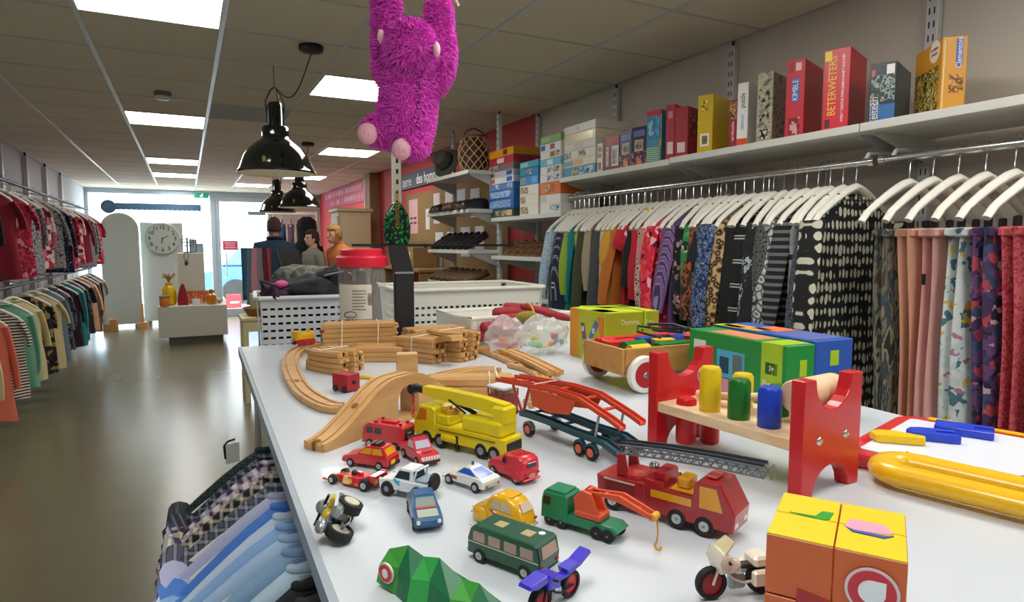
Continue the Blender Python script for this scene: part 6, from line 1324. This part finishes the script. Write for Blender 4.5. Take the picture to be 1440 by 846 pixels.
wheels(t, [(x, s*19) for x in (-72, -48, 34, 62) for s in (-1, 1)], 11.5, 8, mat('9aa0a4', .3, .6), .5); MB(.001).box((-93, 0, 22), (2, 34, 14), .6).put('rear_plate', mat('1a1a1a', .5), t, False)
# car transporter trailer
t = toy('toy_trailer', 'two-deck toy car transporter trailer with red upper ramp and teal lower deck', .505, .80, 100)
TE = mat('1d4a58', .4); OR = mat('d0462c', .4)
def ramp(name, m, prof, ys, w_, h_):
    mb = MB(.001)
    for y in ys: mb.loft([[(x, y-w_/2, z), (x, y+w_/2, z), (x, y+w_/2, z+h_), (x, y-w_/2, z+h_)] for x, z in prof])
    return mb
low = [(84, 27), (60, 28), (20, 28), (-40, 25), (-98, 25), (-128, 16)]
for y in (-21, 21):
    mb = ramp('', TE, low, (y,), 12, 5); mb.put('lower_runway', TE, t, False)
    for dy in (-6, 6): ramp('', TE, [(x, z+4) for x, z in low], (y+dy,), 1.6, 5).put('runway_edge', TE, t, False)
for x in (80, 40, 0, -50, -95): MB(.001).box((x, 0, 29 if x > -20 else 27), (5, 34, 3)).put('cross_bar', TE, t, False)
up = [(150, 71), (116, 73), (60, 76), (10, 79), (-50, 77), (-112, 60), (-132, 53)]
for y in (-20, 20):
    ramp('', OR, up, (y,), 11, 3).put('upper_runway', OR, t, False)
    for dy in (-5.5, 5.5): ramp('', OR, [(x, z+2) for x, z in up], (y+dy,), 1.6, 5).put('runway_edge', OR, t, False)
for x, z in ((148, 71), (110, 73), (62, 76), (12, 79), (-48, 77), (-84, 68)): MB(.001).box((x, 0, z+1), (6, 32, 3)).put('cross_bar', OR, t, False)
for s in (-1, 1):
    MB(.001).prism([(58, 76), (8, 78), (-48, 76), (-34, 54), (10, 48), (50, 50)], s*25.5, s*27.5).put('side_skirt', mat('cf4a30', .4), t, False)
    MB(.001).tube([(78, s*24, 30), (62, s*24, 76)], 2.4, 6).put('front_strut', mat('a0342a', .4), t); MB(.001).tube([(78, s*24, 30), (104, s*24, 73)], 2.4, 6).put('front_strut', mat('a0342a', .4), t); MB(.001).tube([(-84, s*24, 28), (-92, s*25, 64)], 2, 6).put('rear_strut', STEEL, t)
    for k in range(2): MB(.001).prism([(-58-24*k+11*cos(a), 12+12.5*sin(a)) for a in [pi*i/8 for i in range(9)]], s*24, s*31).put('mudguard', TE, t, False)
    MB(.001).prism([(58+12*cos(a), 12+12.5*sin(a)) for a in [pi*i/8 for i in range(9)]], s*24, s*31).put('mudguard', mat('6a7478', .4, .5), t, False)
wheels(t, [(x, s*27) for x in (58, -58, -82) for s in (-1, 1)], 11, 8, mat('e85a3a', .4), .58)
MB(.001).tube([(60, -28, 30), (62, -28, 78), (50, -24, 84), (50, 24, 84), (62, 28, 50)], .9, 5).put('tie_string', mat('e8e2d4', .7), t)
# dark red cab tractor with white roof behind the crane
t = toy('toy_truck', 'dark red toy truck cab with a white roof under the trailer ramp', .488, .985, 105)
DR = mat('8f2a2c', .4); MB(.001).box((0, 0, 22), (46, 34, 30), 2).put('body', DR, t, False); MB(.001).box((0, 0, 51), (46, 36, 4), 1.4).put('roof', mat('dfe2e6', .4), t, False)
for x in (-21, 0, 21):
    for s in (-1, 1): MB(.001).box((x, s*16, 43), (3, 2, 13)).put('window_post', DR, t, False)
MB(.001).box((0, 0, 42), (38, 28, 12)).put('cabin_glass', glassmat('cabg', '9a8a7a', .5), t, False); wheels(t, [(-14, -15), (-14, 15), (14, -15), (14, 15)], 8, 6, mat('e85a3a', .4))
# fire engine with ladder
t = toy('toy_fire_engine', 'large dark red toy fire engine with amber windows and a long grey ladder', .462, .522, -66); t.scale = (.88, .88, .88)
FR = mat('a01824', .28, coat=.5)
MB(.001).prism([(-88, 14), (-90, 42), (-20, 46), (-20, 14)], -25, 25, 2).put('rear_body', FR, t, False)
MB(.001).prism([(-22, 12), (-22, 52), (4, 52), (4, 44), (44, 44), (44, 62), (50, 66), (74, 66), (92, 34), (90, 12)], -25, 25, 2).put('cab', FR, t, False)
for s in (-1, 1):
    quad(t, 'side_window', AMB, [(50, s*25.2, 34), (78, s*25.2, 34), (70, s*25.2, 60), (50, s*25.2, 60)]); quad(t, 'crew_window', AMB, [(-12, s*25.2, 32), (40, s*25.2, 32), (40, s*25.2, 41), (-12, s*25.2, 41)])
    MB(.001).box((-56, s*25.2, 30), (40, 1, 18), .4).put('locker', mat('7a1620', .4), t, False); MB(.001).box((-56, s*25.6, 40.5), (44, 1, 2)).put('locker_trim', mat('d0b8a8', .4), t, False); MB(.001).box((89, s*15, 20), (4, 10, 6), .6).put('headlight', mat('e8e0d0', .2), t, False)
quad(t, 'windscreen', AMB, [(89, -20, 38), (89, 20, 38), (74.5, 18, 63), (74.5, -18, 63)]); quad(t, 'roof_window', AMB, [(10, -20, 45.6), (40, -20, 45.6), (40, 20, 45.6), (10, 20, 45.6)], .8)
MB(.001).box((24, 0, 53), (16, 26, 14), 2).put('amber_dome', AMB, t, False); MB(.001).box((58, 0, 68), (14, 22, 3), 1).put('roof_beacon', mat('c84a50', .3), t, False)
MB(.001).box((-4, 0, 57), (18, 36, 12), 2).put('winch_house', FR, t, False); MB(.001).lathe([(20, 44), (20, 50), (14, 54)], 20, c=(-40, 0, 0)).put('turntable', mat('b8302c', .35), t); MB(.001).sphere((-20, 0, 62), (7, 7, 5), 10, 7).put('bell', CHROME, t)
for s in (-1, 1): MB(.001).prism([(-64, 44), (-64, 72), (-54, 74), (-48, 46)], s*13, s*18, 1).put('ladder_bracket', FR, t, False)
ld = [(-66, 70), (0, 76), (60, 79), (116, 80)]; GL_ = mat('6d7880', .4, .3)
for s in (-1, 1):
    mb = MB(.001)
    for dz in (0, 11): mb.loft([[(x, s*10-1.2, z+dz), (x, s*10+1.2, z+dz), (x, s*10+1.2, z+dz+2), (x, s*10-1.2, z+dz+2)] for x, z in ld])
    mb.put('ladder_rail', GL_, t, False); mb = MB(.001)
    for k in range(16):
        x = -64+12*k; zz = lambda q: 70+6*min(1, (q+66)/66)+3*max(0, min(1, q/60))+1*max(0, (q-60)/60); mb.tube([(x, s*10, zz(x)+1), (x+6, s*10, zz(x+6)+12), (x+12 if x < 110 else x+10, s*10, zz(x+12)+1)], 1, 5)
    mb.put('ladder_truss', GL_, t)
for k in range(18): MB(.001).tube([(-62+10.5*k, -10, 71+6*min(1, k/6)+3*min(1, max(0, k-6)/6)), (-62+10.5*k, 10, 71+6*min(1, k/6)+3*min(1, max(0, k-6)/6))], 1, 6).put('rung', GL_, t)
for s in (-1, 1): MB(.001).loft([[(x, s*7-1, z+13), (x, s*7+1, z+13), (x, s*7+1, z+16), (x, s*7-1, z+16)] for x, z in ld]).put('sliding_ladder_rail', mat('2e3438', .5), t, False)
wheels(t, [(x, s*21) for x in (-66, 22, 56) for s in (-1, 1)], 12.5, 9, mat('c2c6c8', .25, .7), .5); MB(.001).box((-91, 0, 26), (3, 30, 10), 1).put('rear_step', STEEL, t, False)
# green crane truck
t = toy('toy_crane_truck', 'small green toy crane truck with orange jib and dangling yellow hook', .362, .541, 116); t.scale = (.92, .92, .92)
GC = mat('0c7a50', .4, coat=.15); OC = mat('d8542e', .4)
MB(.001).prism([(-45, 8), (-52, 13), (-45, 18), (14, 18), (14, 8)], -14, 14, 1.2).put('chassis', GC, t, False); MB(.001).prism([(12, 8), (12, 38), (14, 40), (44, 40), (47, 30), (48, 8)], -16, 16, 1.6).put('cab', GC, t, False); MB(.001).box((29, 0, 41), (26, 26, 3), 1.2).put('cab_roof', GC, t, False)
for s in (-1, 1): quad(t, 'side_window', mat('0a2a20', .3), [(34, s*16.2, 25), (44, s*16.2, 25), (43, s*16.2, 35), (34, s*16.2, 35)])
quad(t, 'windscreen', mat('d8d4c8', .3), [(47.6, -12, 26), (47.6, 12, 26), (45.6, 12, 36), (45.6, -12, 36)], .6); MB(.001).box((-12, 0, 22), (34, 24, 8), 1.4).put('crane_base', OC, t, False)
for s in (-1, 1): MB(.001).prism([(4, 26), (-26, 26), (-16, 48), (-4, 50), (6, 40)], s*7, s*11, .6).put('crane_frame', OC, t, False); MB(.001).prism([(-4, 48), (-16, 48), (-50, 45), (-88, 36), (-88, 40), (-50, 53)], s*4, s*7, .4).put('jib_side', OC, t, False)
for x, z in ((-10, 49), (-30, 48), (-52, 46.5), (-70, 41.5)): MB(.001).box((x, 0, z), (4, 10, 3)).put('jib_brace', OC, t, False)
MB(.001).cyl((-88, 0, 38), 4, 12, 12, 'y').put('pulley', mat('d8a02a', .4), t); MB(.001).tube([(-91, 0, 36), (-92, 0, 22), (-91, 0, 10)], .9, 6).put('hook_cord', mat('c8962a', .5), t); MB(.001).tube([(-91, 0, 11), (-89, 0, 6), (-91, 0, 2.4), (-95, 0, 3), (-96, 0, 7)], 1.3, 6).put('hook', mat('d8a02a', .4), t)
wheels(t, [(x, s*13) for x in (-40, -26, 20, 36) for s in (-1, 1)], 7.5, 5.5, mat('17201c', .6), .5)
# ============================================================ bigger toys
# faceted green wooden crocodile head
t = thing('faceted_crocodile', 'green faceted wooden toy animal with a round red and white emblem', 'toy', (.175, .492, TZ+.0006), R(-62))
secs = [(-50, 16, 4, 28), (-26, 16, 0, 38), (-8, 22, 0, 33), (10, 17, 0, 37), (34, 20, 0, 26), (52, 14, 0, 28), (78, 12, 0, 16), (104, 4, 0, 8)]
G1, G2, G3 = mat('3f9a3a', .45), mat('0d6a40', .45), mat('2fa04a', .45)
for i in range(len(secs)-1):
    a, b_ = secs[i], secs[i+1]
    rg = lambda q: [(q[0], -q[1], q[2]), (q[0], q[1], q[2]), (q[0], q[1]*.75, q[2]+(q[3]-q[2])*.6), (q[0], 0, q[3]), (q[0], -q[1]*.75, q[2]+(q[3]-q[2])*.6)]
    MB(.001).loft([rg(a), rg(b_)]).put('facet_block', (G1, G2, G3, G2)[i % 4] if i else G1, t, False)
e = MB(.001); e.M = Matrix.Translation((-.037, -.0166, .0165)); e.lathe([(9, -.9), (9, .9)], 24, 'y'); e.put('emblem_ring', mat('d8d0cc', .4), t, ang=30)
e = MB(.001); e.M = Matrix.Translation((-.037, -.0172, .0165)); e.lathe([(7.6, -.9), (7.6, .9)], 24, 'y'); e.put('emblem_disc', mat('c8323c', .4), t, ang=30); e = MB(.001); e.M = Matrix.Translation((-.037, -.0178, .0165)); e.sphere((0, 0, 0), (3.8, .9, 4.6), 14, 8); e.put('emblem_drop', mat('dfe6ea', .4), t)
def drop_emblem(t, p, rot, r, big=True):
    for k, (q, c, nm) in enumerate(((1, 'd8ccd0', 'emblem_ring'), (.88, 'c0283a', 'emblem_disc'))):
        o = MB().lathe([(r*q, 0), (r*q, .0006*(k+1))], 28).put(nm, mat(c, .4), t, ang=30); o.location = p; o.rotation_euler = rot
    pts = [(r*.5*sin(a)*(1 if a < pi*1.4 else 1), -r*.5*cos(a)) for a in [2*pi*k/20 for k in range(20)]]
    pts = [(x, y) for x, y in pts if not (x > 0 and y > 0)]; pts = [(0+r*.5*cos(a), r*.5*sin(a)) for a in [pi*.55+pi*1.4*k/18 for k in range(19)]]+[(r*.5, r*.5)]
    o = MB().prism(pts, .0, .0018, axis='z').put('emblem_drop', mat('e2e8ec', .4), t, False); o.location = p; o.rotation_euler = rot
# hammer bench
RB = mat('c8141e', .35, coat=.2)
t = thing('hammer_bench', 'red and beech wooden hammer bench with coloured pegs', 'toy bench', (.676, .613, TZ+.0006), R(-84.5))
Lh = .116; Hh = .142; Wd = .061
def panel(x0, x1):
    pl = [(-Wd, 0), (-Wd*.62, 0)]+[(-Wd*.62*cos(a), .034*sin(a)) for a in [pi*k/10 for k in range(1, 10)]]+[(Wd*.62, 0), (Wd, 0), (Wd, Hh)]+[(Wd*.62, Hh)]+[(Wd*.62*cos(a), Hh-.04*sin(a)) for a in [pi*k/12 for k in range(1, 12)]]+[(-Wd*.62, Hh), (-Wd, Hh)]
    return MB().prism(pl, x0, x1, axis='x')
for s in (-1, 1):
    o = panel(s*Lh-.009, s*Lh+.009).put('end_panel', RB, t, False); bv = o.modifiers.new('edge', 'BEVEL'); bv.width = .0015; bv.segments = 2; bv.limit_method = 'ANGLE'
    for y in (-.028, .028): MB().sphere((s*(Lh+.009), y, .067), (.003, .0055, .0055), 12, 8).put('screw', CHROME, t)
MB().box((0, 0, .062), (2*Lh-.016, .116, .014), .001).put('board', BEECH, t, False)
drop_emblem(t, (-Lh+.0092, .038, .1), (pi/2, 0, pi/2), .013)
PG = {'r': mat('c8141e', .35), 'y': mat('e6c40c', .35), 'g': mat('0a6e22', .35), 'b': mat('0c3fc0', .35)}
def peg_(c, x, y, z0, z1, tilt=0):
    pr = [(.013, 0), (.0145, .002), (.0145, z1-z0-.004), (.012, z1-z0)]
    mb = MB(); mb.M = Matrix.Translation((x, y, z0)) @ Matrix.Rotation(tilt, 4, 'Y'); mb.lathe(pr, 20); mb.put('peg', PG[c], t)
for c, x, z0, z1 in (('r', -.078, .012, .078), ('y', -.036, .064, .131), ('g', .012, .064, .122), ('b', .058, .064, .120)):
    peg_(c, x, -.03, z0, z1)
for c, x, z0, z1 in (('r', -.085, .0, .075), ('y', -.028, .064, .116), ('g', .03, .064, .110)):
    peg_(c, x, .03, z0, z1)
t = thing('toy_hammer', 'pale wooden toy mallet lying across the hammer bench', 'toy hammer', (.683, .530, TZ+.102), R(-84.5))
mb = MB(); mb.lathe([(.0195, -.044), (.0215, -.041), (.0215, .041), (.0195, .044)], 28, 'y'); o = mb.put('mallet_head', BEECH, t, ang=30); o.location = (.079, .024, .014)
MB().tube([(.065, .022, .008), (-.02, .004, -.010), (-.09, .0, -.018)], .006, 12).put('handle', BEECH, t)
t.location = (.682, .612, TZ+.096)
# yellow and orange picture cube made of blocks
P4 = [atz(x, y, TZ+.0925) for x, y in ((1115, 695), (1088, 742), (1258, 778), (1266, 727))]
cx = sum(p.x for p in P4)/4; cy = sum(p.y for p in P4)/4
dv = (P4[2]-P4[1]); ang = atan2(dv.y, dv.x)
t = thing('picture_cube', 'wooden block cube with yellow top and orange sides bearing a round drop emblem', 'toy cube', (cx, cy, TZ+.0006), ang)
c_ = .0220*2
YF = mat('e4cc1c', .4); OF = mat('c8602c', .4)
for i in (-1, 1):
    for j in (-1, 1):
        for k in (0, 1):
            b_ = MB().box((i*c_/2, j*c_/2, c_*.5+k*(c_+.0012)+.001), (c_-.0003, c_-.0003, c_), .0007).put('block', OF, t, False)
        MB().box((i*c_/2, j*c_/2, 2*c_+.0026), (c_-.0014, c_-.0014, .0008)).put('top_print', YF, t, False)
TO = 2*c_+.0034
MB().prism([(-.034, .002), (-.016, .004), (-.012, .016), (-.004, .017), (-.006, .002), (-.010, -.001)], TO-.0006, TO+.0002, axis='z').put('printed_patch', mat('2f9a30', .4), t, False)
MB().prism([(.004, -.004), (.008, .012), (.03, .012), (.036, -.002), (.028, -.006), (.01, -.008)], TO-.0006, TO+.0002, axis='z').put('printed_patch', mat('e0a0b8', .4), t, False)
MB().prism([(.006, -.006), (.01, -.012), (.03, -.013), (.036, -.006), (.03, -.009), (.012, -.009)], TO-.0004, TO+.0005, axis='z').put('printed_patch', mat('3a5ab0', .4), t, False)
FY = -c_-.0006
MB().prism([(-.026, .004), (-.022, .055), (.003, .050), (.006, .0045)], FY-.0002, FY+.0006).put('printed_patch', mat('a02428', .4), t, False)
MB().prism([(.002, .004), (.003, .038), (.012, .048), (.028, .046), (.036, .036), (.036, .004)], FY-.0004, FY+.0006).put('printed_patch', mat('9a68b4', .4), t, False)
drop_emblem(t, (.024, FY-.0006, .066), (pi/2, 0, 0), .0165)
# magnetic drawing board
t = thing('drawing_board', 'red and white magnetic drawing board with a chunky yellow handle', 'drawing board', (.965, .425, TZ+.0006), R(-75))
def rrect(w_, d_, r_, n=5):
    out = []
    for sx, sy, a0 in ((1, 1, 0), (-1, 1, pi/2), (-1, -1, pi), (1, -1, 3*pi/2)):
        out += [(sx*(w_-r_)+r_*cos(a0+pi/2*k/n), sy*(d_-r_)+r_*sin(a0+pi/2*k/n)) for k in range(n+1)]
    return out
MB().prism(rrect(.172, .138, .03), 0, .018, .003, axis='z').put('red_frame', mat('d8202c', .35, coat=.3), t, False)
MB().prism(rrect(.150, .112, .008), .0175, .0195, axis='z').put('white_screen', mat('e2e6ee', .35), t, False)
MB().box((0, .13, .0195), (.26, .012, .004), .001).put('yellow_edge', mat('f0bc0a', .3), t, False)
YH = mat('f0bc0a', .3, coat=.3)
hp = rrect(.135, .03, .028, 6)
mb = MB(); mb.tube([(x+.03, y-.155, .018) for x, y in hp], .0172, 12, close=True, flat=.8); mb.put('handle', YH, t)
for k in range(6):
    x = .02+.018*k
    MB().tube([(x, -.088+.004*sin(k), .0198), (x+.004, -.080, .0198), (x+.008, -.088, .0198), (x+.011, -.079+.003*(k % 2), .0198)], .0011, 5).put('pen_stroke', mat('b84a6a' if k == 1 else '4a5a8a', .7), t)
MB().tube([(-.10, -.085, .0198), (-.085, -.089, .0198), (-.075, -.084, .0198)], .0013, 5).put('pen_stroke', mat('3a3a3a', .7), t)
def letter(label, x, y, rz, poly, m):
    q = t.matrix_basis @ Vector((x, y, .0202)); o = thing('magnetic_letter', label, 'magnetic letter', q, R(rz), 'magnetic letters on the drawing board'); MB().prism(poly, 0, .011, .0012, axis='z').put('letter', m, o, False)
bpy.context.view_layer.update()
LB = mat('0d3ed0', .35, coat=.2)
letter('yellow magnetic letter with pointed end lying on the drawing board', -.125, -.04, -40, [(-.03, -.014), (.03, -.018), (.034, -.006), (.0, .016), (-.02, .016), (-.034, .006)], mat('f0c80a', .35))
letter('blue magnetic letter with a rounded end beside the yellow letter', -.095, .01, -50, [(.032, -.018), (.032, -.006), (.006, -.005), (.006, .005), (.032, .006), (.032, .018), (-.012, .018), (-.026, .012), (-.032, 0), (-.026, -.012), (-.012, -.018)], LB)
letter('large blue magnetic letter at the far edge of the drawing board', -.07, .075, -65, [(-.036, -.02), (.036, -.02), (.036, -.006), (.012, -.006), (.012, .006), (.036, .006), (.036, .02), (-.036, .02)], LB)
# wooden pull cart with blocks
t = thing('pull_cart', 'wooden pull cart with white and red wheels full of coloured blocks', 'toy cart', (.925, 1.085, TZ+.0006), R(-3))
CW_ = pat('wood', ['a8743a', 'c4904e', 'b4823f'], 25, rough=.45, stretch=(.25, 1, 1))
LX, LY, z0, z1 = .145, .072, .036, .09
for s in (-1, 1):
    MB().box((0, s*LY, (z0+z1)/2), (2*LX, .009, z1-z0), .001).put('side_board', CW_, t, False); MB().box((s*LX, 0, (z0+z1)/2), (.009, 2*LY+.009, z1-z0), .001).put('end_board', CW_, t, False)
MB().box((0, 0, z0+.004), (2*LX, 2*LY, .008)).put('floor_board', CW_, t, False)
for x in (-.105, .105):
    MB().cyl((x, 0, .037), .005, 2*LY+.04, 10, 'y').put('axle', STEEL, t); MB().box((x, 0, .033), (.03, 2*LY-.01, .012)).put('axle_block', CW_, t, False)
    for s in (-1, 1):
        w_ = MB().lathe([(.025, -.008), (.036, -.008), (.038, -.005), (.038, .005), (.036, .008), (.025, .008)], 30, 'y', (x, s*(LY+.016), .038)).put('wheel', mat('e8e8e2', .5), t)
        MB().lathe([(.0265, -.0085), (.0265, .0085)], 26, 'y', (x, s*(LY+.016), .038)).put('wheel_disc', mat('b01c24', .4), w_, ang=30); MB().lathe([(.006, -.012), (.008, -.0095), (.008, .0095), (.006, .012)], 14, 'y', (x, s*(LY+.016), .038)).put('hub_cap', CHROME, w_)
MB().tube([(-.02, -.03, .1), (-.06, .0, .112), (-.03, .04, .118), (.03, .03, .108), (.06, -.02, .115), (.02, -.05, .112), (-.04, -.03, .118), (-.01, .03, .122), (.05, .02, .12), (.08, -.04, .108), (.04, -.075, .1), (.02, -.082, .085)], .0028, 6).put('pull_cord', BLACK, t)
bl = t.matrix_basis.copy(); bpy.context.view_layer.update()
def blk(label, kind, c, x, y, z, rz, d):
    q = t.matrix_basis @ Vector((x, y, z)); o = thing('toy_block', label, 'toy block', q, R(rz)+t.rotation_euler[2], 'blocks in the pull cart')
    if kind == 'b': MB().box((0, 0, 0), d, .002).put('block', c, o, False)
    else: MB().cyl((0, 0, 0), d[0], d[1], 20, 'x').put('cylinder', c, o)
cR, cG, cY, cB = mat('d8302c', .35), mat('0f7a34', .35), mat('ecc81c', .35), mat('2a4aa8', .35)
blk('long red block along the far side of the pull cart', 'b', cR, -.02, .052, .081, 0, (.22, .022, .03)); blk('short red block at the front end of the pull cart', 'b', cR, -.115, .02, .08, 80, (.05, .03, .03)); blk('red roller lying across the pull cart', 'c', cR, -.085, .012, .084, 8, (.012, .05))
blk('green cylinder near the front board of the pull cart', 'c', cG, -.085, -.022, .084, 12, (.013, .06)); blk('yellow cylinder near the front board of the pull cart', 'c', cY, -.09, -.048, .08, 5, (.013, .05)); blk('blue block in the middle of the pull cart', 'b', cB, -.02, .015, .085, 15, (.07, .025, .025)); blk('yellow block in the middle of the pull cart', 'b', cY, .0, -.012, .083, -10, (.05, .022, .024)); blk('green block on the near side of the pull cart', 'b', cG, -.0, -.045, .08, 4, (.09, .026, .026)); blk('blue cylinder toward the back of the pull cart', 'c', cB, .06, .02, .085, 20, (.013, .06)); blk('yellow block at the back of the pull cart', 'b', cY, .09, -.04, .08, -8, (.06, .03, .026)); blk('red block at the back of the pull cart', 'b', cR, .1, .015, .08, 30, (.04, .03, .03))
MB().box((0, 0, .052), (2*LX-.012, 2*LY-.012, .03)).put('block_layer', cB, t, False)
# yellow green domino box
YG = mat('a3a41a', .4); YL = mat('c9cf2e', .4)
t = carton('toy_box', 'yellow green cardboard toy box with a domino picture and elastic cord', 'box', (1.005, 1.365, TZ+.0006), (.165, .172, .13), YG, R(-2),
    [('-x', 0, .26, 0, 1, mat('e89a1c', .4)), ('-x', .26, 1, 0, 1, mat('b9c21e', .4)), ('-y', .1, .93, .85, .97, YG), ('-y', .12, .8, .014, '2+', mat('e88a4a', .4), 0), ('-y', .45, .8, .02, 'Domino', mat('dcd8b0', .4), 0), ('-y', .8, .8, .014, '28 pcs', mat('d8d49a', .4), 0), ('-y', .08, .35, .3, .5, mat('98991c', .4)), ('-y', .62, .92, .3, .5, mat('98991c', .4)), ('+z', .02, .98, .02, .98, YL), ('+z', .03, .3, .1, .5, mat('b8bcc4', .4)), ('+z', .4, .95, .6, .9, mat('b9c83a', .4))])
def onx(name, poly, m, k=0): MB().prism(poly, -.0825-.0016-.0004*k, -.0825, axis='x').put(name, m, t, False)
onx('domino_picture', [(.03, .095), (.012, .095), (-.004, .03), (.012, .024)], mat('7a4a78', .4)); onx('domino_picture', [(.012, .024), (-.006, .034), (-.056, .098), (-.04, .108)], mat('4a78b0', .4), 1); onx('domino_picture', [(-.05, .118), (-.078, .118), (-.078, .07), (-.062, .07)], mat('e07a3a', .4))
for y, z in ((.017, .08), (.008, .045), (-.012, .052), (-.034, .08)): MB().box((-.0848, y, z), (.0008, .011, .013)).put('domino_print', mat('e6d8dc', .4), t, False)
MB().tube([(-.05, .088, .08), (-.05, .088, .131), (.01, .02, .1335), (.035, -.05, .1335), (.036, -.088, .131), (.035, -.09, .1), (.03, -.0885, .085)], .0022, 6).put('elastic_cord', mat('a8e02a', .4), t); MB().cyl((.03, -.0865, .083), .003, .002, 10, 'y').put('cord_hole', BLACK, t)
# green and blue long boxes behind the bench
GN = mat('0b8a38', .4); LM = mat('a6c81c', .4)
carton('toy_box', 'long green cardboard toy box with animal picture and lime band behind the bench', 'box', (.93, .845, TZ+.0006), (.066, .25, .13), GN, R(-4),
    [('-x', .33, .62, .38, .78, mat('4aa8cc', .4)), ('-x', .36, .46, .44, .68, mat('1c4a6a', .4)), ('-x', .5, .6, .42, .74, mat('c0a878', .4)), ('-x', .34, .6, .08, .36, mat('d88aa0', .4)), ('-x', .78, .97, 0, 1, LM), ('-x', .875, .66, .013, '3+', mat('e8f0e0', .4), 0), ('-x', .82, .93, .58, .74, mat('0a6a30', .4)), ('-x', .875, .44, .018, 'Puzzel', mat('f0f4e0', .4), 0), ('-x', .06, .2, .72, .86, mat('d8e4dc', .4)), ('-y', .48, .72, .58, .8, LM), ('-y', .5, .62, .24, .34, mat('d8e4dc', .4)), ('+z', .02, .98, .04, .22, LM), ('+z', .1, .9, .3, .8, mat('d88a5a', .4))])
carton('toy_box', 'blue cardboard toy box with yellow dot beside the green one', 'box', (1.013, .845, TZ+.0006), (.092, .255, .134), mat('1f55b0', .4), R(-4),
    [('-y', .4, .62, .66, .86, LM), ('-y', .5, .75, .24, .5, mat('5a6a80', .4)), ('-y', .72, .92, .12, .4, mat('dfe4e6', .4)), ('-y', .78, .86, .2, .3, BLACK), ('+z', .05, .95, .05, .4, mat('5a6ab0', .4)), ('+z', .3, .95, .45, .7, mat('e0784a', .4)), ('+z', .05, .5, .55, .95, mat('e0a83a', .4)), ('+z', .0, .3, .75, 1, mat('c8d02a', .4))])
